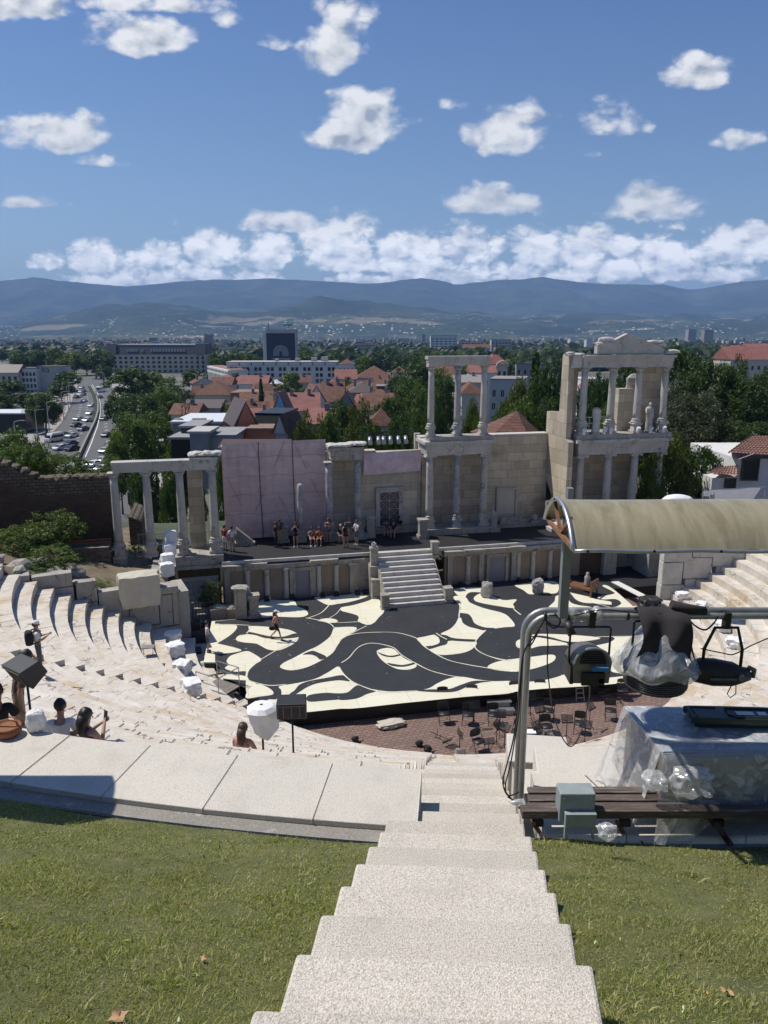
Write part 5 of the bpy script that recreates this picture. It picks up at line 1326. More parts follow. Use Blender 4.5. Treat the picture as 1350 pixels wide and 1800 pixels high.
# far town and woods (uncountable mass)
ZG = -29.0
mb = MB(); rg = random.Random(21)
for k in range(5200):
 Y = 950*(5.2**rg.random()); X = rg.uniform(-.72, .72)*Y
 u = 675+FPX*X/(Y*.973)
 if 500 < u < 1000 and Y < 1150: continue
 if -30 < u < 160 and Y < 1100: continue
 w = rg.uniform(8, 18); d = rg.uniform(8, 12); h = rg.uniform(4, 8.5) if rg.random() < .9 or Y < 1400 else rg.uniform(12, 22)
 mb.cur = rg.choice((0, 0, 1, 1, 2, 2, 3)); rot = rg.uniform(-.5, .5)
 mb.obox((X, Y, ZG+h/2-.5), (w, d, h+1), rot)
 mb.cur = rg.choice((4, 4, 4, 3)) if h < 16 else 2
 mb.obox((X, Y, ZG+h+.8), (w*1.04, d*1.04, 1.4), rot, taper=.55 if h < 16 else 1.)
 mb.cur = 5
 if h > 9 and Y < 2600:
  for fl in range(int(h/3.2)):
   mb.obox((X-math.sin(rot)*-.0, Y-d/2*math.cos(rot)-.0, ZG+2+fl*3.2), (w*.86, .5+abs(math.sin(rot))*w*.0, 1.2), rot)
one(mb, 'distant_town', ['white_plaster','cream_plaster','pale_grey_wall','chimney_grey','roof_tiles','window_dark'], 'mass of small pale far off town buildings reaching to the foot of the mountains', 'town', (0,0,0), kind='stuff')
mb = MB(); mb.smooth = False
for k in range(3000):
 Y = 620*(5.5**rg.random()); X = rg.uniform(-.7, .7)*Y; h = rg.uniform(9, 17); w = rg.uniform(10, 24)
 u = 675+FPX*X/(Y*.973)
 if u < 390 and Y < 900: continue
 if 400 < u < 620 and Y < 720: continue
 mb.rock((X, Y, ZG+h*.5), (w, w*.8, h), k, amp=.55, sub=2)
one(mb, 'distant_woods', 'leaf_dark', 'mass of dark green treetops between the far town blocks', 'woods', (0,0,0), kind='stuff')
# roads
def gpoly(pts, z, mat, name='road'):
 mb = MB(); P = [tuple(WZ(u, v, z)) for u, v in pts]; mb.flat(P); return one(mb, name, mat, None, None, (0,0,0), kind='structure')
gpoly([(20,900),(83,777),(113,743),(128,713),(134,690),(140,672),(150,662),(182,662),(190,672),(199,693),(204,740),(212,780),(225,815),(250,850),(262,900),(262,920),(20,920)], ZG+.03, 'asphalt')
gpoly([(-90,800),(20,760),(60,735),(92,700),(118,672),(138,663),(137,676),(131,690),(124,713),(108,743),(78,777),(10,905),(-120,905)], ZG+.10, 'pavement', 'pavement')
gpoly([(100,735),(103,715),(112,700),(116,703),(110,722),(106,740)], ZG+.13, 'red_pavement', 'pavement')
gpoly([(212,775),(206,740),(201,700),(196,672),(240,672),(300,800),(330,905),(268,905),(252,850)], ZG+.10, 'pavement', 'pavement')
mb = MB()
def dash(u, v, dv=2.2, w=.14):
 a = WZ(u, v, ZG+.036); b_ = WZ(u, v, ZG+.036); L = 3.0
 mb.add([(a.x-w, a.y-L/2, ZG+.036), (a.x+w, a.y-L/2, ZG+.036), (a.x+w, a.y+L/2, ZG+.036), (a.x-w, a.y+L/2, ZG+.036)], [(0,1,2,3)])
for lane in ([(195,802),(190,775),(186,750),(184,730),(182,712),(180,700),(179,690)], [(128,790),(141,762),(149,742),(153,724),(154,708),(153,696),(151,686)], [(104,786),(120,764),(134,738),(141,720),(143,704),(144,692)]):
 for a, b_ in zip(lane[:-1], lane[1:]):
  for t_ in np.linspace(0, 1, 5)[:-1]: dash(a[0]+(b_[0]-a[0])*t_, a[1]+(b_[1]-a[1])*t_)
for lane in ([(150,803),(160,780),(171,750),(176,728),(176,708),(172,692),(162,676)],):
 P = [WZ(u, v, ZG+.036) for u, v in lane]
 for a, b_ in zip(P[:-1], P[1:]): mb.add([(a.x-.12,a.y,a.z),(a.x+.12,a.y,a.z),(b_.x+.12,b_.y,b_.z),(b_.x-.12,b_.y,b_.z)], [(0,1,2,3)])
one(mb, 'road_marking', 'road_paint', None, None, (0,0,0), kind='structure')
md_ = thing('median_barrier', 'low dark wall with a hedge strip dividing the two carriageways', 'barrier', WZ(165,740,ZG))
pts = [WZ(u, v, ZG) for u, v in ((120,850),(140,803),(156,768),(168,742),(172.5,726),(172.5,708),(168,694),(160,680))]
mb = MB()
for a, b_ in zip(pts[:-1], pts[1:]): mb.beam(a+Vector((0,0,.5)), b_+Vector((0,0,.5)), .5, 1.1)
mb.build('wall', 'chimney_grey', md_)
mb = MB()
for a, b_ in zip(pts[3:-1], pts[4:]): mb.beam(a+Vector((-1,0,.25)), b_+Vector((-1,0,.25)), 1.5, .5)
mb.build('hedge_strip', 'leaf_yellow', md_)
# cars
for nm, c in (('car_white', (.72,.72,.71)), ('car_silver', (.36,.38,.40)), ('car_black', (.018,.02,.025)), ('car_blue', (.03,.045,.09)), ('car_green', (.16,.42,.14)), ('car_grey', (.12,.13,.14))): simple(nm, c, .25, .2, .03, 1, spec=.6)
simple('tyre', (.015,.015,.015), .9); simple('headlamp', (.7,.7,.68), .2); simple('tail_lamp', (.3,.01,.01), .3)
def car_mesh(kind='car'):
 L, W, H = {'car': (4.4, 1.8, 1.45), 'van': (5.6, 2.05, 2.5), 'bus': (8.5, 2.4, 3.0)}[kind]
 parts = {}
 if kind == 'car': prof = [(-2.2,.3),(-2.2,.75),(-1.95,.92),(-1.5,.98),(-.75,1.42),(.5,1.45),(1.25,1.0),(2.0,.86),(2.2,.65),(2.2,.3)]
 else: prof = [(-L/2,.35),(-L/2,H-.15),(-L/2+.2,H),(L/2-(1.4 if kind == 'van' else .3),H),(L/2-(.6 if kind == 'van' else .1),1.25 if kind == 'van' else H-.4),(L/2,1.1),(L/2,.35)]
 mb = MB(); mb.prism_x(prof[::-1], -W/2, W/2);
 mb.v = [(x*(1-.16*max(0, (z-.9)/(H-.9))) if kind == 'car' else x*.98, y, z) for x, y, z in mb.v]
 parts['body'] = mb
 mb = MB()
 if kind == 'car':
  k = lambda z: 1-.16*max(0, (z-.9)/(H-.9))
  for sx in (-1, 1):
   pts = [(-1.3,1.0),(-.7,1.34),(.45,1.37),(1.05,1.02)]
   mb.add([(sx*(W/2*k(z)+.006), y, z) for y, z in pts], [(0,1,2,3) if sx < 0 else (3,2,1,0)])
  mb.add([(-.68,.56,1.42),(.68,.56,1.42),(.78,1.28,1.02),(-.78,1.28,1.02)], [(0,3,2,1)]); mb.add([(-.68,-.8,1.41),(.68,-.8,1.41),(.78,-1.5,1.01),(-.78,-1.5,1.01)], [(0,1,2,3)])
 else:
  for sx in (-1, 1): mb.box(sx*W/2-.01, sx*W/2+.01, -L/2+.4, L/2-.9, H*.5, H*.78)
  mb.box(-W*.42, W*.42, L/2-.62 if kind == 'van' else L/2-.2, L/2+.02-(.3 if kind == 'van' else 0), 1.3, H*.8); mb.box(-W*.42, W*.42, -L/2-.012, -L/2+.01, H*.5, H*.82)
 parts['windows'] = mb
 wh = []
 for sx in (-1, 1):
  for y in (-L*.3, L*.3):
   mb = MB(); mb.cyl((sx*(W/2-.18), y, .32), (sx*(W/2+.01), y, .32), .32, .32, 12); wh.append(mb)
 parts['wheel'] = wh
 lh = []
 for sx in (-1, 1):
  mb = MB(); mb.box(sx*W*.38-.17, sx*W*.38+.17, L/2-.02, L/2+.012, .6, .75); lh.append((mb, 'headlight', 'headlamp'))
  mb = MB(); mb.box(sx*W*.38-.17, sx*W*.38+.17, -L/2-.012, -L/2+.02, .65, .82); lh.append((mb, 'tail_light', 'tail_lamp'))
 parts['lamps'] = lh
 return parts
CARS = {}
def car(u, v, kind, mat, label, ang=0., away=True):
 key = (kind, mat); p = WZ(u, v, ZG+.04)
 rz = R(ang)+(0 if away else math.pi)
 grp = 'cars on the city road'
 nm = {'car': 'car', 'van': 'van', 'bus': 'bus'}[kind]
 if key in CARS:
  c = copy_tree(CARS[key]); c.location = p; c.rotation_euler = (0,0,rz); c['label'] = label; return
 t_ = thing(nm, label, nm, p, 'L', rz, grp); P = car_mesh(kind)
 P['body'].build('body', mat, t_, bevel=.06); P['windows'].build('windows', 'window_dark', t_)
 for w in P['wheel']: w.build('wheel', 'tyre', t_)
 for mb, n_, mt in P['lamps']: mb.build(n_, mt, t_)
 CARS[key] = t_
car(96,776,'van','car_white','white van in the leftmost lane beside the green car',-22,False)
car(106,770,'car','car_green','small green car just ahead of the white van',-20,False)
car(127,769,'car','car_white','white car level with the green car, one lane to its right',-18,False)
car(106,791,'car','car_white','white car in the left carriageway nearest the bushes',-20,False)
car(125,783,'car','car_blue','dark blue car beside the nearest white car, the farther of two dark ones',-18,False)
car(127,792,'car','car_black','black car at the near end of the left carriageway',-18,False)
car(134,750,'car','car_black','black car alone in the middle lane above the green car',-14,False)
car(138,739,'car','car_white','white car farthest left among the mid road cars',-12,False)
car(154,741,'car','car_white','white hatchback nearest the median wall in mid road',-10,False)
car(147,757,'car','car_blue','dark blue car just left of the median wall below the white hatchback',-13,False)
car(159,729,'car','car_white','white car by the median, second in line behind the hatchback',-6,False)
car(161,715,'car','car_white','farthest white car in the lane beside the median hedge',-2,False)
car(183,739,'car','car_grey','dark grey car on the right carriageway beside the big trees',-4)
car(188,768,'car','car_black','black car half hidden by the big trees on the right carriageway',-6)
car(186,796,'car','car_silver','silver car on the right carriageway under the big tree edge',-10)
car(181,813,'car','car_silver','silver car second nearest on the right carriageway',-12)
car(167,820,'car','car_white','white car nearest on the right carriageway above the ruined wall',-14)
car(181,828,'car','car_white','white car mostly hidden behind the top of the ruined wall',-14)
car(178,689,'bus','car_white','white bus far up the right carriageway',2)
car(176,700,'car','car_black','small dark car following the far white bus',2)
car(110,712,'car','car_silver','silver car parked on the pavement left of the road',-70,False)
for k, (u, v, mt) in enumerate(((143,690,'car_white'),(141,695,'car_white'),(147,695,'car_grey'),(148,707,'car_white'),(139,699,'car_white'),(134,700,'car_black'),(146,689,'car_black'),(144,683,'car_white'))):
 car(u, v, 'car', mt, ['tiny white car queueing in the tree shade far up the road, first of the row','tiny white car in the shade just below the topmost queueing one','tiny grey car at the right of the far shaded queue','white car leaving the tree shade far up the left carriageway','tiny white car at the left edge of the far shaded queue','tiny black car under the trees left of the far queue','tiny black car behind the far queue','farthest tiny white car on the left carriageway'][k], 0, False)
p_ = WZ(241,880,ZG+.04)
car(241,884,'van','car_black','dark minibus seen from behind through the left colonnade',8)
# street lamps
def lamp(u, vb, vt, side, label, first=[None]):
 p = WZ(u, vb, ZG);
 d = ray(u, vt); top = d[2]*(p.y/d[1]); h = top-ZG
 t_ = thing('street_lamp', label, 'street lamp', p, 'L', 0, 'street lamps along the road')
 mb = MB(); mb.tube([(0,0,0),(0,0,h*.5),(0,0,h)], [.16,.13,.09], 6); mb.build('pole', 'pale_grey_wall', t_)
 mb = MB(); mb.tube([(0,0,h),(side*.8,0,h+.3),(side*2.0,0,h+.45)], .07, 5); mb.build('arm', 'pale_grey_wall', t_)
 mb = MB(); mb.obox((side*2.3,0,h+.43),(1.0,.35,.16)); mb.build('lamp_head', 'pale_grey_wall', t_)
for a in ((66,766,722,1,'street lamp standing left of the round roadside tree'),(88,768,708,1,'street lamp in front of the round roadside tree, nearest the pavement edge'),(112,737,690,1,'street lamp at the kerb right of the round roadside tree'),(121,722,679,1,'street lamp next farther along the left kerb, tall one'),(124,713,674,1,'street lamp nearly in line behind the tall kerb lamp'),(30,790,742,1,'street lamp left edge near the glass pavilion'),(182,682,656,-1,'far street lamp right of the bus, left one of two'),(185,684,656,-1,'far street lamp right of the bus, right one of two'),(223,735,704,-1,'street lamp rising out of the big trees right of the road'),(169,700,683,1,'short street lamp on the median near the far queue')): lamp(*a)
# houses and blocks
LIGHTW = 'window_dark'
def block(name, label, u0, u1, vt, Y, depth, wall, rows=0, cols=0, roof='flat', rmat='roof_tiles', rh=3., zb=None, win=(.5,.55), rz=0., cat='building', wtop=.08, chim=0, vb=None, side=None, frames=False, roofover=.5):
 """front face at distance Y between image columns u0, u1, its wall top at row vt"""
 zb = ZG-1 if zb is None else zb
 a = WY(u0, vt, Y); b_ = WY(u1, vt, Y); zt = a.z; W_ = b_.x-a.x; cx_ = (a.x+b_.x)/2
 t_ = thing(name, label, cat, (cx_, Y, zb), 'L', rz)
 H_ = zt-zb
 mb = MB(); mb.box(-W_/2, W_/2, 0, depth, 0, H_); w = mb.build('wall', wall, t_)
 if roof == 'flat':
  mb = MB(); mb.box(-W_/2-.15, W_/2+.15, -.15, depth+.15, H_+.002, H_+.35); mb.build('roof', rmat, t_)
 else:
  o = roofover; mb = MB(); x0, x1, y0, y1 = -W_/2-o, W_/2+o, -o, depth+o; z0 = H_; z1 = H_+rh
  if roof == 'hip':
   if x1-x0 > y1-y0: k = (y1-y0)/2*.9; rd = [(x0+k, (y0+y1)/2, z1), (x1-k, (y0+y1)/2, z1)]; fs_ = [(0,1,5,4),(1,2,5),(2,3,4,5),(3,0,4)]
   else: k = (x1-x0)/2*.9; rd = [((x0+x1)/2, y0+k, z1), ((x0+x1)/2, y1-k, z1)]; fs_ = [(0,1,4),(1,2,5,4),(2,3,5),(3,0,4,5)]
  elif roof == 'gx': rd = [(x0, (y0+y1)/2, z1), (x1, (y0+y1)/2, z1)]; fs_ = [(0,1,5,4),(1,2,5),(2,3,4,5),(3,0,4)]
  else: rd = [((x0+x1)/2, y0, z1), ((x0+x1)/2, y1, z1)]; fs_ = [(0,1,4),(1,2,5,4),(2,3,5),(3,0,4,5)]
  base = [(x0,y0,z0),(x1,y0,z0),(x1,y1,z0),(x0,y1,z0)]
  mb.add(base+rd, fs_+[(3,2,1,0)]);
  if roof in ('gy',):
   pass
  rf = mb.build('roof', rmat, t_)
  if roof == 'gy':
   mb = MB(); mb.add([(-W_/2,-.02,H_+.0),(W_/2,-.02,H_),(0,-.02,H_+rh*.94)],[(0,1,2)]); mb.v=[(x,y-o-.0,z) if False else (x,y-o+.02-.06,z) for x,y,z in mb.v]; mb.build('gable', wall, t_)
  for k in range(chim):
   mb = MB(); x = -W_/2+W_*(.25+.5*k/max(1, chim-1)) if chim > 1 else W_*.2; mb.box(x-.4, x+.4, depth*.4, depth*.4+.7, z0+rh*.3, z1+.9); mb.build('chimney', 'chimney_grey', rf, origin=(0,0,0))
 if rows and cols:
  dx = W_/cols; dz = min(3.4, H_*(1-wtop)/rows)
  for i in range(cols):
   for j in range(rows):
    x = -W_/2+dx*(i+.5); z = H_-H_*wtop-dz*(j+.5)-.3
    if z < 1: continue
    mb = MB(); ww = dx*win[0]/2; wh = dz*win[1]/2
    mb.box(x-ww, x+ww, -.06, -.003, z-wh, z+wh); wo_ = mb.build('window', 'window_dark', t_)
    if frames:
     mb = MB(); mb.box(x-ww-.1, x+ww+.1, -.12, -.062, z-wh-.15, z-wh-.003); mb.box(x-.05, x+.05, -.09, -.062, z-wh, z+wh); mb.build('frame', 'window_frame', wo_)
 return t_
def text3(body, size, mat, par, loc, rot, name, thick=.02, org=None):
 cu = bpy.data.curves.new(name, 'FONT'); cu.body = body; cu.size = size; cu.extrude = thick; cu.align_x = 'CENTER'
 tmp = bpy.data.objects.new('tmp', cu); COL.objects.link(tmp)
 dg = bpy.context.evaluated_depsgraph_get(); me = bpy.data.meshes.new_from_object(tmp.evaluated_get(dg)); bpy.data.objects.remove(tmp)
 me.materials.clear(); me.materials.append(MATS[mat])
 o = bpy.data.objects.new(name, me); COL.objects.link(o); o.location = loc; o.rotation_euler = rot
 if par: o.parent = par
 return o
h = block('hotel', 'long pale hotel block with a dark mansard roof left of the centre', 187, 361, 624, 600, 26, 'cream_plaster', 4, 18, roof='flat', rmat='cream_plaster', win=(.48,.55), wtop=.02)
wt = WY(187,624,600); W_ = WY(361,624,600).x-wt.x; H_ = wt.z-(ZG-1); hh = (WY(187,607,600).z-wt.z)
mb = MB(); mb.prism_x([(-.5,H_+.36),(26,H_+.36),(24,H_+hh),(2.5,H_+hh)], -W_/2+8, W_/2-8); mb.build('mansard_roof', 'mansard_roof', h)
for sx in (-1, 1):
 mb = MB(); mb.prism_x([(-1.5,H_+.36),(27,H_+.36),(24,H_+hh+1.2),(2,H_+hh+1.2)], sx*W_/2-(8 if sx > 0 else 0), sx*W_/2+(8 if sx < 0 else 0)); mb.build('corner_roof', 'mansard_roof', h)
 mb = MB(); x = sx*(W_/2-4); mb.tube([(x+2.2*math.cos(a), -.1, 11+6*math.sin(a) if a > 0 else 11) for a in [q_*math.pi/10 for q_ in range(11)]], .3, 5); mb.tube([(x-2.2,-.1,2),(x-2.2,-.1,11)], .3, 5); mb.tube([(x+2.2,-.1,2),(x+2.2,-.1,11)], .3, 5); mb.build('arch_moulding', 'mansard_roof', h)
mb = MB(); mb.box(-W_/2+8, W_/2-8, 2.4, 24, H_+hh+.01, H_+hh+.8); mb.build('roof_top', 'white_plaster', h)
for k in range(20):
 if k in (4, 6, 7): continue
 mb = MB(); x = -W_/2+17+k*(W_-34)/19; mb.box(x-.8, x+.8, .4, 1.6, H_+2.2, H_+4.4); mb.build('dormer', 'pale_grey_wall', h)
text3('MARITZA', 3.6, 'black_metal', h, (-W_*.26, 4, H_+hh+1.0), (R(90),0,0), 'roof_sign', .15)
wb = block('long_white_building', 'long white institutional building with paired windows in front of the blue banner tower', 398, 592, 637, 370, 16, 'white_plaster', 0, 0, roof='flat', rmat='pale_grey_wall')
a = WY(398,637,370); b2 = WY(592,637,370); Wd = b2.x-a.x; Hd = a.z-(ZG-1)
for k in range(9):
 x = -Wd/2+Wd*(k+.55)/9
 for j in range(4):
  for sx in (-1, 1):
   mb = MB(); z = Hd-3.1-j*2.9; mb.box(x+sx*1.05-.72, x+sx*1.05+.72, -.08, -.003, z-1, z+.75); mb.build('window', 'window_dark', wb)
 mb = MB(); mb.box(x+2.7, x+3.2, -.25, -.003, Hd-1.2, Hd-.2); mb.build('rain_spout', 'window_dark', wb)
mb = MB(); mb.box(-Wd/2, Wd/2, -.2, -.003, Hd-1.65, Hd-1.5); mb.build('cornice', 'pale_grey_wall', wb)
for k, x in enumerate((-4, 6, 14, 19)):
 mb = MB(); mb.box(x, x+1.5+k*.6, 5, 8, Hd+.355, Hd+1.6+.3*k); mb.build('roof_hut', 'pale_grey_wall', wb)
w2 = thing('white_wing', 'low white side wing with narrow vertical slots left of the long white building', 'building', tuple(WY(380,645,372))[:2]+(ZG-1,), 'L', R(0))
a = WY(364,645,410); b2 = WY(400,651,355)
p0 = Vector((a.x-w2.location.x, a.y-w2.location.y)); p1 = Vector((b2.x-w2.location.x, b2.y-w2.location.y)); Hw = b2.z-(ZG-1)
mb = MB(); mb.prism([(p0.x,p0.y),(p1.x,p1.y),(p1.x+9,p1.y+3),(p0.x+9,p0.y+3)], 0, Hw); mb.build('wall', 'white_plaster', w2)
mb = MB(); mb.prism([(p0.x+1.5,p0.y),(p1.x+1.,p1.y+1.5),(p1.x+8.5,p1.y+3),(p0.x+8,p0.y+2)], Hw+.01, Hw+.3); mb.build('roof', 'brick_house_wall', w2)
dv = (p1-p0)/15; nn = Vector((-abs((p1-p0).normalized().y), -abs((p1-p0).normalized().x)))*.06
for k in range(15):
 q = p0+dv*(k+.5); qq = dv*.3
 mb = MB(); mb.add([(q.x-qq.x+nn.x, q.y-qq.y+nn.y, 2), (q.x+qq.x+nn.x, q.y+qq.y+nn.y, 2), (q.x+qq.x+nn.x, q.y+qq.y+nn.y, Hw-3), (q.x-qq.x+nn.x, q.y-qq.y+nn.y, Hw-3)], [(0,1,2,3)])
 mb.add([(q.x-qq.x+nn.x, q.y-qq.y+nn.y, Hw-1.9), (q.x+qq.x+nn.x, q.y+qq.y+nn.y, Hw-1.9), (q.x+qq.x+nn.x, q.y+qq.y+nn.y, Hw-.8), (q.x-qq.x+nn.x, q.y-qq.y+nn.y, Hw-.8)], [(0,1,2,3)]); mb.build('slot_window', 'window_dark', w2)
tb = block('banner_tower', 'tower block with a dark blue banner carrying pale concentric arcs', 467, 518, 580, 450, 15, 'pale_grey_wall', 0, 0, roof='flat', rmat='pale_grey_wall')
a = WY(467,580,450); Wt = WY(518,580,450).x-a.x; Ht = a.z-(ZG-1)
mb = MB(); mb.box(-Wt/2+.3, Wt/2, -.35, -.1, 3, Ht-1.9); bn = mb.build('banner', 'banner_blue', tb)
mb = MB()
for k in range(6):
 r_ = 1.2+k*.62; zc_ = Ht-13.2
 mb.tube([(r_*math.cos(q_), -.4, zc_+r_*math.sin(q_)) for q_ in [math.pi*j/16 for j in range(17)]], .085, 4)
 for sx in (-1, 1): mb.tube([(sx*r_,-.4,zc_),(sx*r_,-.4,zc_-1.9)], .085, 4)
mb.build('emblem', 'light_text', bn)
text3('ГРАД ПЛОВДИВ', 1.35, 'light_text', bn, (0, -.4, Ht-17.3), (R(90),0,0), 'banner_text', .02)
mb = MB(); mb.box(-Wt/2-1.9, -Wt/2-.9, -.3, 15, 0, Ht+.3); mb.box(-Wt/2-.85, -Wt/2-.003, -.1, 15, 0, Ht-.3); mb.build('side_fin', 'white_plaster', tb)
mb = MB(); mb.tube([(-Wt/2+1,4,Ht+.3),(-Wt/2+1,4,Ht+4)], .25, 5); mb.tube([(Wt/2-4,4,Ht+.3),(Wt/2-4,4,Ht+3)], .15, 5); mb.box(Wt/2-7, Wt/2-2, 5, 6, Ht+2.6, Ht+3.2); mb.build('roof_aerial', 'black_metal', tb)
kb = block('apartment_block', 'blank grey side wall of an apartment block with painted letters ka near its top', 63, 108, 645, 400, 12, 'pale_grey_wall', 0, 0, roof='flat', rmat='dark_metal_roof')
p = WY(80,646,400); text3('ka', 4.6, 'black_metal', kb, (p.x-kb.location.x, -.05, p.z-kb.location.z-2.6), (R(90),0,0), 'painted_letters', .02)
kb2 = block('balcony_block', 'apartment block with rows of dark windows and white balconies beside the blank grey wall', 30, 62, 648, 396, 14, 'white_plaster', 4, 5, win=(.62,.62), rmat='dark_metal_roof')
block('old_apartment_house', 'older cream house with a steep dark roof at the far left edge', -10, 31, 655, 392, 12, 'cream_plaster', 3, 4, roof='gx', rmat='dark_metal_roof', rh=4)
block('glass_pavilion', 'low glazed pavilion with a white roof edge at the left edge behind trees', -40, 44, 728, 225, 12, 'window_dark', 1, 12, rmat='white_roof', win=(.75,.8))
FAR = [('office_block','pale office slab with a stair tower on the horizon, right of centre',757,803,590,1050,14,'white_plaster',5,6,.35),
('office_block','long low office with glass bands on the horizon behind the wooded belt',622,664,604,1200,20,'pale_grey_wall',3,10,.6),
('office_block','pale far block just left of the tall pavilion pediment',864,899,597,900,14,'pale_grey_wall',4,6,.3),
('office_block','low far white block between the two horizon offices',806,850,600,1250,14,'cream_plaster',3,8,.5),
('tower_block','slim blue grey tower block on the horizon right of the hotel roof',359,372,588,1500,16,'chimney_grey',0,0,.5),
('tower_block','small grey tower block on the horizon above the hotel',262,272,594,1700,16,'chimney_grey',0,0,.5),
('tower_block','left one of two dark tower blocks on the right horizon',1211,1225,579,2400,25,'grey_plaster',0,0,.5),
('tower_block','right one of two dark tower blocks on the right horizon',1239,1255,580,2400,25,'chimney_grey',0,0,.5),
('tower_block','narrow far tower left of the pale office slab',741,748,588,2300,20,'chimney_grey',0,0,.5),
('apartment_block','row of pale blocks on the horizon right of the banner tower',523,545,609,900,14,'white_plaster',3,5,.5),
('apartment_block','white apartment block at the horizon above the ka wall',52,80,618,700,14,'white_plaster',2,5,.5),
('apartment_block','pale apartment row on the horizon right of the hotel',385,425,611,1000,14,'white_plaster',3,7,.5)]
for nm, lb, u0, u1, vt, Y, dp, wl, r_, c_, wn in FAR: block(nm, lb, u0, u1, vt, Y, dp, wl, r_, c_, win=(.7,wn))
HS = [
('wide hip roofed house with pale windows left of the brick wall',341,405,694,235,12,'cream_plaster','hip','roof_tiles',4.2,2,5,0,0),
('plain white box house with a dark low roof right of the big roadside trees',322,385,717,175,10,'white_plaster','gx','dark_metal_roof',1.6,0,0,0,0),
('bare brick gable house behind the hip roofed one',405,452,692,225,14,'brick_house_wall','flat','brick_house_wall',1,0,0,0,0),
('grey roofed house with a pale awning left of the cypress',425,455,705,205,10,'cream_plaster','gx','roof_tiles',2.2,1,3,.2,1),
('small red roofed house right of the cypress',455,492,706,215,9,'cream_plaster','gx','roof_tiles',2.8,1,2,0,1),
('house with a glazed grey mansard beside the long white building',463,500,684,260,10,'pale_grey_wall','hip','white_roof',3,1,3,0,0),
('red roofed house with skylights and two chimneys in the middle of the old town',497,560,722,165,12,'cream_plaster','gx','rosy_roof',3.6,1,3,.1,2),
('white gabled house with a steep tiled roof in the middle of the roofs',540,572,708,190,10,'white_plaster','gy','roof_tiles',4.5,1,2,.25,0),
('long red roof running right from the white gable',565,602,706,200,12,'cream_plaster','gx','roof_tiles',5,0,0,0,2),
('low red roof just above the pink net near the centre',540,580,745,125,10,'cream_plaster','gx','rosy_roof',2.2,1,2,-.1,1),
('small gabled grey house with twin windows near the middle trees',597,620,712,180,8,'grey_plaster','gy','roof_tiles',3.2,1,2,0,0),
('grey stone house with a row of dormer windows below the big hip roof',613,665,690,250,14,'grey_plaster','hip','dark_metal_roof',3.2,1,5,.1,2),
('large white villa with a broad red hip roof',626,688,664,330,16,'white_plaster','hip','roof_tiles',5,2,7,0,0),
('white gable house with an orange roof left of the villa',591,627,666,320,12,'white_plaster','gx','rosy_roof',3.8,1,3,.1,0),
('orange hip roof below the long white building right end',565,602,682,290,12,'cream_plaster','hip','rosy_roof',3.2,0,0,0,1),
('brown roof house below the orange hip roof',558,598,694,265,12,'cream_plaster','gx','roof_tiles',3,0,0,0,1),
('round cornered white house with a red roof right of the long white building',595,622,640,430,12,'white_plaster','hip','roof_tiles',2.8,2,4,0,0),
('brown brick annex right of the dormer house',662,688,680,260,8,'brick_house_wall','flat','chimney_grey',1,0,0,0,0),
('pale corrugated shed in front of the brick annex',664,692,697,225,6,'white_roof','flat','white_roof',1,0,0,0,0),
('red roof half hidden behind the middle trees',646,692,720,150,10,'cream_plaster','gx','roof_tiles',3,1,3,.1,0),
('orange tiled roof just above the pink net strip trees',650,690,748,120,10,'cream_plaster','hip','roof_tiles',2.6,0,0,0,0),
('beige roof seen between the upper pavilion columns, left',755,800,660,260,12,'cream_plaster','gx','roof_tiles',3,1,3,0,0),
('long pale roof house between the upper pavilion columns, right',800,850,672,230,12,'cream_plaster','gx','chimney_grey',2,1,4,0,1),
('small roof with red tiles low between the upper pavilion columns',812,848,692,200,10,'cream_plaster','hip','roof_tiles',3,0,0,0,0),
('grey flat roofed block with few windows right of the upper columns',862,921,668,195,14,'pale_grey_wall','flat','chimney_grey',1,3,4,-.25,0),
('white house with red gutters above the grey flat block',828,872,655,250,12,'white_plaster','gx','rosy_roof',2.2,1,4,0,0),
('low dark house with a blue solar roof right of the domed mansion',908,960,640,330,12,'grey_plaster','flat','banner_blue',1,1,5,0,0),
('red roofed long house at the far right above the trees',1285,1375,632,330,18,'cream_plaster','gx','rosy_roof',5.5,1,8,0,0),
('white school like block with a red roof near the right edge',1315,1380,611,600,16,'white_plaster','gx','rosy_roof',3,2,9,0,0),
('far red roof at the right edge above the long house',1280,1318,613,700,14,'cream_plaster','hip','rosy_roof',3,1,4,0,0),
('long red tiled roof on the horizon left of the domed mansion',815,862,612,800,14,'cream_plaster','gx','roof_tiles',4,1,6,0,0),
('white roofed hall glimpsed between the tall pavilion columns',1025,1062,668,230,12,'white_plaster','flat','white_roof',1,1,5,0,0),
('house with a dark red roof glimpsed between the tall pavilion columns',1034,1056,686,190,10,'cream_plaster','hip','rosy_roof',2.5,0,0,0,0),
('low cream house left of the white box house',300,345,728,165,10,'cream_plaster','gx','roof_tiles',2,1,3,0,1),
('pale green domed house beside the villa',690,715,655,380,10,'cream_plaster','hip','roof_tiles',3,1,3,0,0),
]
for lb, u0, u1, ve, Y, dp, wl, rf, rm, rh, r_, c_, rz, ch in HS:
 block('house', lb, u0, u1, ve, Y, dp, wl, r_, c_, roof=rf, rmat=rm, rh=rh, win=(.35,.5), rz=rz, chim=ch, cat='house', frames=Y < 240)
rg = random.Random(5)
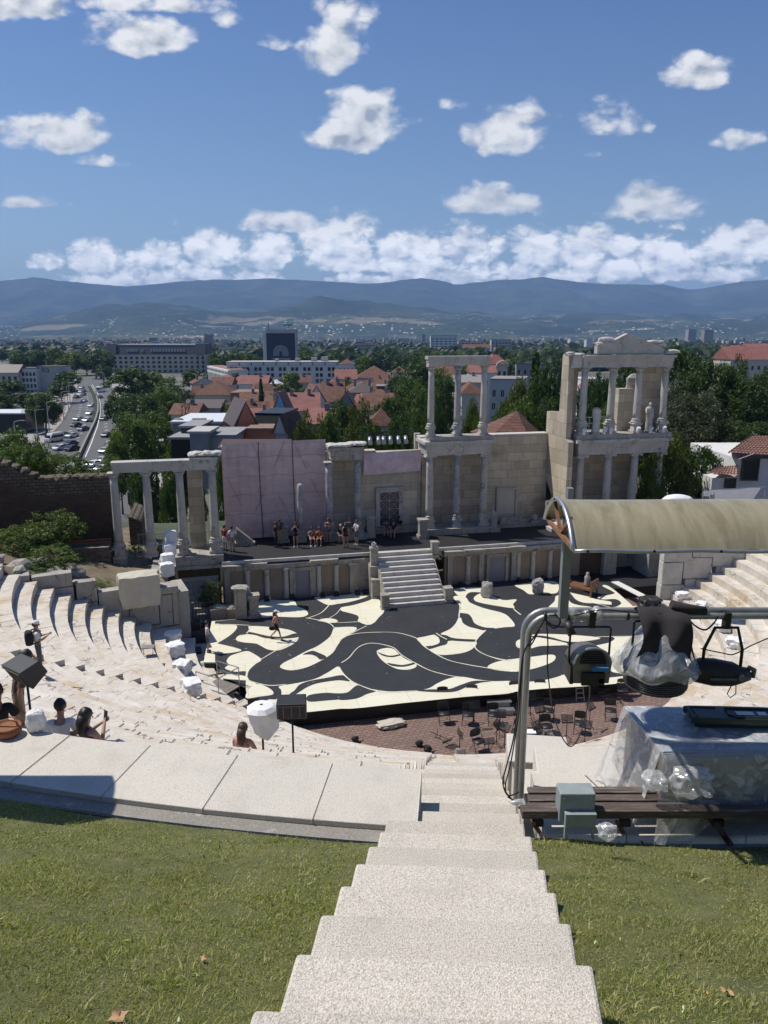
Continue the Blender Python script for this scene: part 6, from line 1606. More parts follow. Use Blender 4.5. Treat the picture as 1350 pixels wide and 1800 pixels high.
for k in range(34):
 Y = rg.uniform(135, 330); u = rg.uniform(345, 720); vb = 590+FPX*(29-rg.uniform(6.5, 9))/Y*.97
 w = rg.uniform(8, 13)/Y*FPX
 if 1 < u < 400 and Y < 170: continue
 block('house', 'small tiled roof house in the crowded old town between the trees', u-w/2, u+w/2, vb, Y, rg.uniform(7, 10), rg.choice(('cream_plaster','white_plaster','pale_grey_wall')), 1, 3, roof=rg.choice(('hip','gx','gy','gx')), rmat=rg.choice(('roof_tiles','roof_tiles','rosy_roof')), rh=rg.uniform(2,3.4), win=(.3,.45), rz=rg.uniform(-.5,.5), chim=rg.choice((0,1,2)), cat='house').__setitem__('group', 'small old town houses')
dm = block('mansion', 'ornate mansion with red domed gables and a dark lantern right of the upper columns', 855, 892, 640, 280, 12, 'cream_plaster', 1, 4, roof='hip', rmat='rosy_roof', rh=4)
mb = MB(); p = WY(868,640,280); Hh = p.z-(ZG-1); mb.cyl((0,4,Hh+2.5),(0,4,Hh+6),1.2,.9,8); mb.cyl((0,4,Hh+6),(0,4,Hh+9),.5,.05,6); mb.build('lantern', 'dark_metal_roof', dm)
mb = MB(); mb.tube([(2+2.2*math.cos(q_), -.7, Hh-1+2.*math.sin(q_)) for q_ in [math.pi*j/12 for j in range(13)]], .35, 5); mb.build('arched_gable', 'cream_plaster', dm)
gm = thing('modern_house', 'low modern grey house of stacked flat roofs between the big trees and the pink net', 'house', (-26., 92, ZG), 'L')
def mpart(u0, u1, vt, vb, Y, dp, wall, name='wall', rmat='white_roof'):
 a = WY(u0, vt, Y); b_ = WY(u1, vt, Y); bo = WY(u0, vb, Y)
 L = gm.location
 mb = MB(); mb.box(a.x-L.x, b_.x-L.x, Y-L.y, Y+dp-L.y, bo.z-L.z, a.z-L.z); mb.build(name, wall, gm)
 mb = MB(); mb.box(a.x-L.x-.3, b_.x-L.x+.3, Y-.3-L.y, Y+dp+.3-L.y, a.z-L.z+.003, a.z-L.z+.3); mb.build('roof', rmat, gm)
mpart(303,388,744,770,112,12,'grey_plaster'); mpart(318,350,752,775,100,7,'window_dark',rmat='grey_plaster')
mpart(333,365,762,860,92,5,'grey_plaster',rmat='pale_grey_wall'); mpart(362,412,768,860,94,8,'pale_grey_wall',rmat='grey_plaster'); mpart(300,335,772,860,96,5,'window_dark',rmat='grey_plaster')
mb = MB(); L = gm.location; p = WY(315,745,114); mb.rock((p.x-L.x,p.y-L.y,p.z-L.z+.6),(1.5,1.2,.7),3); mb.box(p.x-L.x+2,p.x-L.x+4,p.y-L.y,p.y-L.y+1,p.z-L.z,p.z-L.z+.8); mb.build('roof_unit', 'chimney_grey', gm)
simple('roof_brown', (.075,.04,.035), .6)
ob = block('house', 'salmon red walled house with a steep grey roof just above the pink net', 415, 450, 750, 105, 9, 'salmon_plaster', 0, 0, roof='gy', rmat='dark_metal_roof', rh=3.6, cat='house', rz=.35)
oc = block('house', 'ochre walled flat roofed house with one dark balcony door above the pink net', 449, 497, 730, 118, 9, 'ochre_plaster', 1, 3, rmat='black_metal', win=(.25,.7), cat='house', rz=-.15)
block('house', 'low orange brick terrace wall in front of the ochre house', 434, 485, 757, 100, 5, 'salmon_plaster', 0, 0, rmat='brick_house_wall', cat='house')
block('house', 'white gable with a small window right behind the pink net', 484, 506, 761, 98, 5, 'pale_grey_wall', 1, 1, roof='gy', rmat='roof_tiles', rh=2.4, win=(.2,.3), cat='house', rz=-.3)
block('house', 'dark brown sheet roof just above the left part of the pink net', 392, 500, 786, 80, 5, 'brick_house_wall', 0, 0, roof='gx', rmat='roof_brown', rh=.55, cat='house', zb=-18)
mg = block('house', 'house with a pale blue painted gable among the red roofs', 481, 505, 728, 150, 8, 'white_plaster', 0, 0, roof='gy', rmat='rosy_roof', rh=4.4, cat='house')
simple('mural_blue', (.20,.42,.62), .8, var=.5, scale=.6)
for ch in mg.children:
 if ch.name.startswith('gable'): ch.data.materials.clear(); ch.data.materials.append(MATS['mural_blue'])
kz = thing('tiled_kiosk', 'small building with an orange six sided tiled roof right of the two storey pavilion', 'house', (14.2, 76, -22.), 'L')
mb = MB(); a = WY(878,727,76); c_ = (a.x-14.2+.6, 0); n_ = 6
mb.add([(c_[0]+3.6*math.cos(q_*math.pi/3), 3.6*math.sin(q_*math.pi/3), WY(870,742,76).z+22-1.0) for q_ in range(6)]+[(c_[0]+1.2, 0, WY(893,722,76).z+22)], [(k, (k+1) % 6, 6) for k in range(6)]); mb.build('roof', 'roof_tiles', kz)
mb = MB(); mb.cyl((c_[0],0,0),(c_[0],0,WY(870,742,76).z+22-1.1),2.9,2.9,6); mb.build('wall', 'grey_plaster', kz)
rh_ = thing('tiled_house', 'white house with wavy clay tile roofs and a dark window at the right edge', 'house', (30, 60, -15.), 'L')
L = rh_.location
def tiles(mb, a, b_, c_, d_, n, mrow):
 """barrel tiles between the eave a-b and the ridge d-c"""
 a, b_, c_, d_ = map(Vector, (a, b_, c_, d_)); nrm = (b_-a).cross(d_-a).normalized()
 if nrm.z < 0: nrm = -nrm
 o0 = len(mb.v); seg = 6
 for j in range(mrow*2):
  f = (j//2+(j % 2)*.98)/mrow; f = min(1, f); lift = .07 if j % 2 == 0 else 0.
  for i in range(n*seg+1):
   g = i/(n*seg); p = (a+(b_-a)*g)*(1-f)+(d_+(c_-d_)*g)*f
   mb.v.append(tuple(p+nrm*(.09*abs(math.sin(math.pi*i/seg))+lift)))
 w = n*seg+1
 for j in range(mrow*2-1):
  for i in range(w-1): mb.f.append((o0+j*w+i, o0+j*w+i+1, o0+(j+1)*w+i+1, o0+(j+1)*w+i)); mb.mi.append(0); mb.sm.append(False)
def LP(u, v, Y): p = WY(u, v, Y); return (p.x-L.x, p.y-L.y, p.z-L.z)
A0 = LP(1281,798,56); A1 = LP(1420,806,56); R0_ = LP(1322,768,61); R1_ = LP(1440,765,61)
mb = MB(); tiles(mb, A0, A1, R1_, R0_, 22, 9); tiles(mb, LP(1281,798,56), LP(1322,768,61), LP(1322,768,61), LP(1290,790,66), 10, 5); mb.build('roof', 'big_tiles', rh_)
mb = MB(); x0 = LP(1296,806,57)[0]; zt = LP(1296,806,57)[2]; mb.box(x0, x0+9, 57-L.y, 66-L.y, 0, zt-.02); mb.build('wall', 'white_plaster', rh_)
a = LP(1308,809,56.9); b_ = LP(1329,842,56.9); mb = MB(); mb.box(a[0], b_[0], a[1]-.03, a[1]+.09, b_[2], a[2]); w_ = mb.build('window', 'window_dark', rh_)
mb = MB(); mb.box(a[0]-.12, a[0]-.003, a[1]-.08, a[1]+.09, b_[2], a[2]); mb.box(b_[0]+.003, b_[0]+.12, a[1]-.08, a[1]+.09, b_[2], a[2]); mb.box(a[0]-.12, b_[0]+.12, a[1]-.08, a[1]+.09, a[2]+.003, a[2]+.12); mb.box(a[0]-.12, b_[0]+.12, a[1]-.12, a[1]+.09, b_[2]-.12, b_[2]-.003); mb.build('frame', 'dark_wood', w_)
mb = MB(); tiles(mb, LP(1243,833,54), LP(1297,839,54), LP(1297,818,57), LP(1262,822,57), 9, 5); mb.build('porch_roof', 'big_tiles', rh_)
mb = MB(); p = LP(1252,840,55); q = LP(1296,840,55); mb.box(p[0], q[0], 55-L.y, 58-L.y, 0, p[2]); mb.build('porch_wall', 'white_plaster', rh_)
a = LP(1275,840,54.9); b_ = LP(1293,858,54.9); mb = MB(); mb.box(a[0], b_[0], a[1]-.03, a[1]+.09, b_[2], a[2]); mb.build('porch_window', 'window_dark', rh_)
rl2 = thing('cloth_rail', 'thin grey rail hung with white cloth above the curved canopy at the right', 'railing', tuple(WY(1290,885,47)), 'L'); L = rl2.location
mb = MB(); P1 = WY(1236,863,47)-L; P2 = WY(1346,856,47)-L; mb.tube([tuple(P1), tuple(P2)], .03, 6)
for p in (P1, WY(1254,861,47)-L, P2): mb.tube([tuple(p), (p.x, p.y, p.z-1.6)], .03, 6)
mb.build('rail', 'steel_grey', rl2)
def sheet(name, mat, label, quad, n=12, m_=8, wob=.08, cat='cloth'):
 a, b_, c_, d_ = [Vector(q_) for q_ in quad]; vs = []
 for j in range(m_+1):
  for i in range(n+1):
   f, g = i/n, j/m_; p = (a*(1-f)+b_*f)*(1-g)+(d_*(1-f)+c_*f)*g
   vs.append((p.x, p.y+wob*math.sin(f*14)*g, p.z+wob*.3*math.sin(f*9+1)))
 mb = MB(); mb.smooth = True; mb.add(vs, [(j*(n+1)+i, j*(n+1)+i+1, (j+1)*(n+1)+i+1, (j+1)*(n+1)+i) for j in range(m_) for i in range(n)])
 return one(mb, name, mat, label, cat, tuple(a))
sheet('hanging_sheet', 'white_cloth', 'long pale grey sheet hung on the rail at the right edge', [WY(1256,862,46.9), WY(1338,857,46.9), WY(1320,885,46.9), WY(1256,885,46.9)])
sheet('hanging_cloth', 'white_cloth', 'small white cloth hung at the left end of the rail', [WY(1237,864,46.9), WY(1258,861,46.9), WY(1256,869,46.9), WY(1237,873,46.9)])
cloth_block('white_dome_cover', 'rounded white cover peeking over the curved canopy', 'cover', tuple(WY(1190,893,40)), (1.5,.9,.72), 0, 'white_cloth', 4, .02, frame='W', boxy=.1, amp=.05)
# trees
def set_rnd(me, vals):
 at = me.attributes.new('rnd', 'FLOAT', 'FACE'); at.data.foreach_set('value', np.asarray(vals, dtype=np.float32))
def crown_mesh(name, mat, seed, nclump, nleaf, leaf, rx=.36, rz_=.40, zc=.60, shape='round', fill=.5):
 """leaf faces in clumps through a unit-height crown"""
 rng = np.random.default_rng(seed)
 C_ = []
 while len(C_) < nclump:
  d = rng.normal(size=3); d /= np.linalg.norm(d)
  rr = (fill+(1-fill)*rng.random())**.7
  lob = 1+.30*noise.noise(Vector(d*1.7)+Vector((seed*3.1, 0, 0)))+.14*noise.noise(Vector(d*4.3)+Vector((0, seed, 0)))
  p = d*rr*lob
  if shape == 'cone':
   h = rng.random(); a = rng.uniform(0, 6.283); w = (1-h)**.8*rx*rng.uniform(.55, 1.05); C_.append((w*math.cos(a), w*math.sin(a), .08+h*.9)); continue
  x, y, z = p[0]*rx, p[1]*rx, zc+p[2]*rz_*(1 if p[2] > 0 else .85)
  C_.append((x, y, z))
 C_ = np.array(C_)
 cr = rng.uniform(.55, 1.3, nclump)*(.085 if shape != 'cone' else .045)
 idx = np.repeat(np.arange(nclump), nleaf)
 n = len(idx)
 d = rng.normal(size=(n, 3)); d /= np.linalg.norm(d, axis=1)[:, None]
 pos = C_[idx]+d*(cr[idx]*rng.random(n)**.4)[:, None]*np.array([1.15, 1.15, .75])
 nr = d+rng.normal(size=(n, 3))*.7+np.array([0, 0, .5]); nr /= np.linalg.norm(nr, axis=1)[:, None]
 t1 = np.cross(nr, rng.normal(size=(n, 3))); t1 /= np.linalg.norm(t1, axis=1)[:, None]; t2 = np.cross(nr, t1)
 s_ = leaf*rng.uniform(.6, 1.3, n)[:, None]
 V = np.stack([pos-t1*s_, pos-t2*s_*.55, pos+t1*s_, pos+t2*s_*.55], 1).reshape(-1, 3)
 me = bpy.data.meshes.new(name); me.vertices.add(n*4); me.vertices.foreach_set('co', V.reshape(-1))
 me.loops.add(n*4); me.loops.foreach_set('vertex_index', np.arange(n*4, dtype=np.int32))
 me.polygons.add(n); me.polygons.foreach_set('loop_start', (np.arange(n)*4).astype(np.int32)); me.polygons.foreach_set('loop_total', np.full(n, 4, dtype=np.int32))
 cl = rng.random(nclump)
 set_rnd(me, np.clip(cl[idx]*.6+rng.random(n)*.4, 0, 1))
 me.materials.append(MATS[mat]); me.update(); me.validate()
 return me, C_
def trunk_mesh(name, C_, seed, r=.022, shape='round'):
 rg2 = random.Random(seed); mb = MB()
 top = .78 if shape != 'cone' else .97
 sp_ = [(0,0,0),(.01,.005,.15),(-.005,.01,.35),(.01,0,.55),(0,0,top)]
 mb.tube(sp_, [r*1.5, r, r*.85, r*.55, r*.15], 7)
 if shape != 'cone':
  for k in range(9):
   c = C_[rg2.randrange(len(C_))]; z0 = rg2.uniform(.22, .5)
   mb.tube([(0,0,z0),(c[0]*.45, c[1]*.45, z0+(c[2]-z0)*.55),(c[0]*.9, c[1]*.9, c[2])], [r*.5, r*.32, r*.1], 5)
 return mb.mesh(name, 'bark')
PROTO = {}
def proto(key, mat, seed, nclump, nleaf, leaf, **kw):
 shape = kw.get('shape', 'round')
 me, C_ = crown_mesh('crown', mat, seed, nclump, nleaf, leaf, **kw)
 PROTO[key] = (me, trunk_mesh('trunk', C_, seed, shape=shape))
for i in range(3):
 proto(('near', 'g', i), 'leaf_green', 10+i, 210, 64, .0165)
 proto(('near', 'd', i), 'leaf_dark', 20+i, 230, 64, .0165, rx=.38)
 proto(('far', 'g', i), 'leaf_green', 40+i, 110, 36, .030)
 proto(('far', 'd', i), 'leaf_dark', 50+i, 110, 36, .030)
for i in range(2):
 proto(('near', 'y', i), 'leaf_yellow', 30+i, 190, 58, .0160); proto(('far', 'y', i), 'leaf_yellow', 60+i, 100, 32, .029)
 proto(('near', 'w', i), 'leaf_grey', 70+i, 240, 60, .0140, rx=.42); proto(('bush', 'g', i), 'leaf_green', 80+i, 120, 55, .022, rx=.5, rz_=.5, zc=.45)
 proto(('bush', 'w', i), 'leaf_weed', 84+i, 90, 40, .018, rx=.5, rz_=.5, zc=.4, fill=.2)
proto(('near', 'c', 0), 'leaf_dark', 90, 260, 36, .017, shape='cone', rx=.2)
proto(('wood', 'd', 0), 'leaf_dark', 91, 150, 46, .016, rx=.42, rz_=.42, zc=.55)
TC = 0
def tree(u, vt, hw, Y, key, label, group=None, zb=None, name='tree'):
 """crown top at row vt, half width hw in pixels, at distance Y"""
 global TC
 TC += 1; rg2 = random.Random(TC)
 p = WY(u, vt, Y); zb_ = (gz(p.x, Y)-.3) if zb is None else zb
 H_ = max(1.2, (p.z-zb_))/ (1.0 if key[1] != 'c' else .98)
 Wd_ = 2*hw/FPX*Y
 rxn = {'w': .42, 'd': .38, 'c': .2}.get(key[1], .36)
 if key[0] == 'bush': rxn = .5
 if key[0] == 'wood': rxn = .42
 sx = Wd_/(2*rxn*1.12)
 k = 3 if key[1] in 'gd' and key[0] not in ('bush', 'wood') else (1 if key[1] == 'c' or key[0] == 'wood' else 2)
 me, tr = PROTO[(key[0], key[1], rg2.randrange(k))]
 e = bpy.data.objects.new(name, None); COL.objects.link(e); e.location = (p.x, Y, zb_); e.rotation_euler = (0, 0, rg2.uniform(0, 6.28)); e.scale = (sx, sx, H_)
 props(e, label, 'tree' if name != 'bush' else 'bush', group)
 for n_, m_ in (('crown', me), ('trunk', tr)):
  o = bpy.data.objects.new(n_, m_); COL.objects.link(o); o.parent = e
G, D, Yl, Wg, Cc = ('near','g'), ('near','d'), ('near','y'), ('near','w'), ('near','c')
FG, FD, FY = ('far','g'), ('far','d'), ('far','y')
T = [
(75,688,33,225,D,'round dark roadside tree behind the nearer street lamps'),(12,668,32,290,FD,'dark tree mass at the left edge above the glass pavilion'),(45,690,22,285,FD,'dark tree just right of the left edge mass'),
(-5,690,30,260,FD,'dark tree cut by the left edge of the picture'),(105,668,26,330,FD,'dark tree at the foot of the blank grey ka wall'),(118,652,22,400,FG,'green tree at the road bend right of the ka wall'),
(110,628,18,520,FY,'yellow green tree high above the road bend'),(128,620,20,560,FG,'green tree in the avenue behind the yellow green one'),(150,622,18,570,FD,'dark avenue tree at the end of the road'),
(165,620,20,520,FD,'dark avenue tree left of the hotel corner'),(180,640,16,470,FD,'dark tree beside the hotel left corner'),(95,612,20,650,FG,'green avenue tree far above the ka wall'),(32,618,18,560,FD,'dark crown on the skyline above the ka block'),
(232,646,46,290,FD,'huge dark tree in front of the hotel left half'),(272,652,34,300,FG,'green tree in front of the hotel middle'),(300,668,34,270,FD,'dark tree in front of the hotel right half'),(338,646,24,380,FD,'tree in front of the hotel right end'),(355,668,22,330,FD,'dark tree left of the white side wing'),
(322,684,26,250,FD,'dark round tree above the hip roofed house'),(205,690,26,220,FD,'dark tree overhanging the right carriageway'),(240,690,46,190,D,'big dark tree right of the road'),(285,680,38,200,G,'big green tree above the modern grey house'),
(232,735,50,130,G,'large green tree just behind the left colonnade'),(268,722,44,140,G,'large green tree behind the colonnade middle columns'),(205,770,26,120,G,'green tree edge leaning over the right carriageway'),(305,770,26,100,G,'green tree behind the third colonnade column'),
(250,800,30,92,D,'dark tree filling the gap between the first two colonnade columns'),(300,830,26,80,D,'dark tree seen between the last colonnade columns'),(385,800,16,75,G,'slim green tree between the colonnade and the pink net'),(345,830,18,78,G,'green tree low behind the fourth colonnade column'),
(402,712,22,165,G,'bright green round tree right of the white box house'),(458,668,10,200,Cc,'dark slender cypress among the roofs'),(447,712,16,185,FG,'small green tree beside the cypress'),(478,690,20,210,FG,'olive tree right of the cypress'),
(510,652,20,300,FG,'yellowish tree top in front of the long white building'),(508,664,34,250,FD,'broad dark tree in the middle of the roofs'),(548,678,20,260,FD,'dark tree right of the broad one among the roofs'),(470,660,14,330,FG,'small tree at the foot of the long white building'),(412,655,12,330,FG,'small tree in front of the white side wing'),
(612,665,28,290,FD,'dark tree left of the dormer house'),(535,730,34,98,Yl,'olive green tree rising just behind the pink net'),(572,722,34,102,G,'green tree behind the pink net right end'),(600,700,30,125,D,'dark tree above the small broken pavilion'),(632,705,30,118,Yl,'yellowish tree behind the lighting bar'),
(655,735,34,88,D,'dark tree directly behind the chrome spotlights'),(700,730,30,86,D,'dark tree behind the right end of the lighting bar'),(690,690,44,125,D,'big dark tree left of the two storey pavilion'),(722,660,40,160,G,'big green tree left of the upper pavilion columns'),
(745,690,40,105,G,'green tree behind the first upper pavilion column'),(780,655,36,140,G,'green tree behind the middle upper column'),(735,636,36,230,FD,'dark tree on the wooded rise left of the upper columns'),(700,650,24,260,FD,'dark tree below the wooded rise'),(765,700,30,90,D,'dark tree low between the first two upper columns'),
(830,702,26,95,Yl,'olive tree between the middle and right upper columns'),(845,720,20,85,G,'small green tree behind the right upper column'),(885,700,26,120,G,'green tree left of the dark conifer'),
(912,665,34,110,Yl,'yellow green tree beside the dark conifer'),(942,628,26,98,Cc,'tall dark conifer left of the tall pavilion'),(958,640,40,92,D,'dark tree at the left edge of the tall pavilion'),(915,715,44,80,G,'broad green tree behind the beige back wall'),(975,690,34,80,D,'dark tree against the side wall of the tall pavilion'),
(1040,655,30,110,D,'dark tree behind the left opening of the tall pavilion'),(1065,650,34,90,D,'dark tree between the tall pavilion upper columns'),(1100,690,40,80,D,'dark tree low behind the tall pavilion'),(1080,705,30,72,G,'green tree behind the pavilion statues'),
(1130,606,44,100,D,'tall dark tree top right of the pediment'),(1195,604,60,98,D,'largest dark tree right of the tall pavilion'),(1262,625,56,92,D,'broad dark tree right of the largest one'),(1325,655,46,88,D,'dark tree at the right edge above the tiled house'),(1375,640,50,95,D,'dark tree cut by the right edge'),
(1295,632,34,120,Yl,'olive tree in front of the long red roof'),(1225,690,66,70,Wg,'grey green broad tree above the tiled house'),(1170,680,46,78,Wg,'grey green tree just right of the upper columns'),(1180,765,52,56,Yl,'yellow green tree right of the lower columns'),(1235,775,44,58,D,'dark tree left of the porch roof'),
(1290,735,40,68,D,'dark tree above the clay tile roof'),(1150,800,30,54,G,'green tree low beside the rightmost lower column'),(1165,720,46,74,D,'dark tree right behind the upper statue'),(1345,740,40,75,D,'dark tree behind the clay tile roof at the edge'),
(20,762,46,112,G,'green tree above the ruined wall at the left edge'),(62,772,34,104,Yl,'yellow green bush like tree above the ruined wall'),(-30,770,40,100,G,'green tree cut by the left edge above the ruined wall'),
]
for u, vt, hw, Y, k, lb in T: tree(u, vt, hw, Y, k, lb)
rg = random.Random(77)
for k in range(70):
 u = rg.uniform(525, 985); f = rg.random(); vt = 606+26*f+rg.uniform(-2, 3); Y = 760-460*f
 if 620 < u < 690 and vt > 628: continue
 if u < 610 and vt > 622: continue
 tree(u, vt, rg.uniform(13, 22)*(.7+.6*f), Y, rg.choice((FG, FD, FD)), 'green tree of the wooded belt behind the red roofs', 'trees of the wooded belt')
for k in range(34):
 u = rg.uniform(1170, 1400); Y = rg.uniform(500, 900); tree(u, 606+rg.uniform(0, 12), rg.uniform(9, 15), Y, rg.choice((FG, FD)), 'small far tree on the right skyline above the big dark trees', 'trees on the right skyline')
for k in range(30):
 u = rg.uniform(0, 190); Y = rg.uniform(520, 900); tree(u, 612+rg.uniform(0, 14), rg.uniform(9, 15), Y, rg.choice((FG, FD)), 'small far tree among the blocks at the left skyline', 'trees on the left skyline')
for k in range(14):
 u = rg.uniform(372, 460); Y = rg.uniform(420, 640); tree(u, 618+rg.uniform(0, 10), rg.uniform(8, 13), Y, rg.choice((FG, FD)), 'small far tree between the hotel and the banner tower', 'trees by the banner tower')
dt = thing('dead_tree', 'bare leafless tree in front of the white box house', 'tree', tuple(WY(322,745,150)), 'L')
def limb(mb, p, d, L_, r_, n, rgx):
 q = p+d*L_; mb.tube([tuple(p), tuple(p.lerp(q, .5)+Vector((rgx.uniform(-.1,.1)*L_, 0, rgx.uniform(-.05,.1)*L_))), tuple(q)], [r_, r_*.8, r_*.6], 5)
 if n > 0:
  for _ in range(3): limb(mb, q, (d+Vector((rgx.uniform(-.8,.8), rgx.uniform(-.8,.8), rgx.uniform(-.1,.7)))).normalized(), L_*.72, r_*.6, n-1, rgx)
mb = MB(); limb(mb, Vector((0,0,-3)), Vector((.05,0,1)), 3.6, .2, 4, random.Random(3)); mb.build('branches', 'bark', dt)
def bush(p, w, h, key, label, group=None):
 me, tr = PROTO[(key[0], key[1], random.randrange(2))]
 e = bpy.data.objects.new('bush', None); COL.objects.link(e); e.location = p; e.rotation_euler = (0,0,random.uniform(0,6)); e.scale = (w, w, h)
 props(e, label, 'bush', group)
 for n_, m_ in (('crown', me), ('trunk', tr)): o = bpy.data.objects.new(n_, m_); COL.objects.link(o); o.parent = e
for k, (u, w, h) in enumerate(((8,2.4,1.6),(45,2.6,1.8),(80,3.0,2.0),(112,3.0,1.9),(140,2.6,1.4),(165,2.2,1.1),(188,1.8,1.5))):
 s_ = SP(u, 820, 3.6)[0]; p = s2w(s_, 4.2, -9.6+(.8 if u < 60 else 0)); bush(p, w, h*1.4, ('bush','g') if k % 2 else ('bush','w'), 'green bush growing along the top of the ruined wall', 'bushes along the ruined wall top')
for k, (u, v, w, h, key, lb) in enumerate(((30,975,2.6,2.2,('bush','g'),'dark leafy bush in front of the ruined wall at the left edge'),(72,960,2.8,2.0,('bush','g'),'dark leafy bush beside the plank stack'),(95,985,2.4,1.3,('bush','g'),'low dark bush on the mound below the other bushes'),(12,985,1.6,1.4,('bush','w'),'bright green weed clump at the left edge above the seats'),(38,985,1.6,.7,('bush','w'),'low bright green weeds behind the grey boulder'),(178,1025,1.3,.4,('bush','w'),'low yellow green weeds on the marble retaining wall'),(238,965,.9,1.2,('bush','w'),'tall feathery weed between the first two colonnade columns'),(195,808,1.2,1.0,('bush','w'),'weed tuft at the right end of the ruined wall top'),(285,960,.8,.9,('bush','w'),'small weed beside the second column'),(120,1000,2.2,1.2,('bush','g'),'low dark bush in front of the plank stack'),(60,1000,2.0,1.1,('bush','w'),'sprawling grey green bush above the grey boulder'),(105,950,2.6,2.4,('bush','g'),'tall dark bush against the ruined wall'),(372,1060,1.3,2.0,('bush','g'),'dark fig bush in the corner between the gate and the low stage wall'))):
 if v < 900: p = WY(u, v+12, 49)
 else:
  p = WZ(u, v+12, -12.2 if u < 120 else (-13.6 if v < 1030 else -16.6))
  if u == 178: p = WZ(u, v+6, -13.1)
 bush(p, w*1.1, h, key, lb)
# people
for nm, c in (('skin', (.42,.24,.16)), ('skin_tan', (.30,.16,.10))): simple(nm, c, .55, var=.06, scale=8)
for nm, c in (('hair_dark', (.014,.010,.008)), ('hair_brown', (.06,.03,.018)), ('hair_red', (.13,.035,.02)), ('hair_grey', (.35,.33,.31)),
   ('fabric_black', (.012,.012,.014)), ('fabric_white', (.70,.70,.69)), ('fabric_red', (.30,.018,.02)), ('fabric_pink', (.52,.25,.22)), ('fabric_grey', (.10,.105,.11)),
   ('fabric_orange', (.60,.13,.03)), ('fabric_beige', (.38,.31,.22)), ('fabric_brown', (.10,.07,.06)), ('fabric_purple', (.13,.06,.20)), ('fabric_blue', (.05,.08,.16)), ('fabric_floral', (.28,.16,.15)), ('fabric_camel', (.30,.20,.10)), ('shoe_dark', (.02,.02,.02)), ('shoe_white', (.6,.6,.58)), ('wicker', (.25,.10,.045))):
 simple(nm, c, .85 if 'hair' not in nm else .5, var=.15, scale=9)
def skin_mesh(name, verts, edges, radii, mat, sub=1):
 me = bpy.data.meshes.new(name); me.from_pydata(verts, edges, []); o = bpy.data.objects.new('tmp', me); COL.objects.link(o)
 md = o.modifiers.new('skin', 'SKIN'); md.use_smooth_shade = True; md.branch_smoothing = .6
 for i, r in enumerate(radii):
  k = me.skin_vertices[0].data[i]; k.radius = r if isinstance(r, tuple) else (r, r); k.use_root = (i == 0)
 sb = o.modifiers.new('sub', 'SUBSURF'); sb.levels = sub; sb.render_levels = sub
 dg = bpy.context.evaluated_depsgraph_get(); out = bpy.data.meshes.new_from_object(o.evaluated_get(dg)); bpy.data.objects.remove(o)
 out.materials.clear(); out.materials.append(MATS[mat]); out.name = name
 out.polygons.foreach_set('use_smooth', [True]*len(out.polygons))
 return out
def lnk(name, me, par):
 o = bpy.data.objects.new(name, me); COL.objects.link(o); o.parent = par; return o
def V3(*a): return Vector(a)
POSES = {}
def pose_joints(kind):
 J = dict(pelvis=V3(0,0,.96), waist=V3(0,.005,1.10), chest=V3(0,.0,1.32), neck=V3(0,-.005,1.46), head0=V3(0,.01,1.55), head=V3(0,.02,1.64),
   shL=V3(-.175,0,1.41), elL=V3(-.235,-.02,1.13), wrL=V3(-.235,.06,.90), shR=V3(.175,0,1.41), elR=V3(.235,-.02,1.13), wrR=V3(.235,.06,.90),
   hipL=V3(-.095,0,.92), knL=V3(-.10,.02,.50), anL=V3(-.11,-.02,.09), hipR=V3(.095,0,.92), knR=V3(.10,.02,.50), anR=V3(.11,-.02,.09))
 if kind == 'walk':
  J.update(knR=V3(.10,.20,.53), anR=V3(.10,.30,.10), knL=V3(-.10,-.04,.50), anL=V3(-.11,-.36,.16), elL=V3(-.23,.04,1.14), wrL=V3(-.21,.24,.98), elR=V3(.23,-.12,1.15), wrR=V3(.24,-.16,.92))
 if kind in ('phone', 'handsface', 'phonesit', 'eat'):
  J.update(elL=V3(-.22,.08,1.16), wrL=V3(-.08,.30,1.24), elR=V3(.22,.08,1.16), wrR=V3(.08,.30,1.24))
 if kind == 'handsface': J.update(wrL=V3(-.06,.16,1.47), wrR=V3(.06,.16,1.47), elL=V3(-.21,.14,1.20), elR=V3(.21,.14,1.20))
 if kind == 'armup': J.update(elL=V3(-.30,.05,1.36), wrL=V3(-.12,.14,1.55))
 if kind == 'hips': J.update(elL=V3(-.33,-.06,1.18), wrL=V3(-.17,.06,1.02))
 if kind.startswith('sit') or kind == 'phonesit':
  for k in ('pelvis','waist','chest','neck','head0','head','shL','elL','wrL','shR','elR','wrR','hipL','hipR'): J[k] = J[k]-V3(0,0,.50)
  J.update(knL=V3(-.13,.44,.50), anL=V3(-.13,.50,.08), knR=V3(.13,.44,.50), anR=V3(.14,.46,.08))
  if kind == 'sitlow': J.update(knL=V3(-.14,.40,.52), anL=V3(-.14,.44,.08), knR=V3(.14,.40,.52), anR=V3(.14,.44,.08));
  if kind in ('sit', 'sitlow', 'sitlean'): J.update(elL=V3(-.25,.12,.68), wrL=V3(-.08,.34,.58), elR=V3(.25,.12,.68), wrR=V3(.08,.34,.58))
  lean = {'sit': .10, 'sitlow': .22, 'sitlean': .30, 'phonesit': .02}[kind]
  for k in ('waist','chest','neck','head0','head','shL','shR'): J[k] = J[k]+V3(0, lean*(J[k].z-.46)/.9, -.03*lean)
  if kind == 'phonesit':
   J.update(elL=V3(-.22,.12,.70), wrL=V3(-.05,.30,.86), elR=V3(.22,.12,.70), wrR=V3(.05,.30,.88))
 if kind == 'lean':
  for k in ('chest','neck','head0','head','shL','shR','elL','wrL','elR','wrR'): J[k] = J[k]+V3(0, .28*(J[k].z-.96), -.05)
 return J
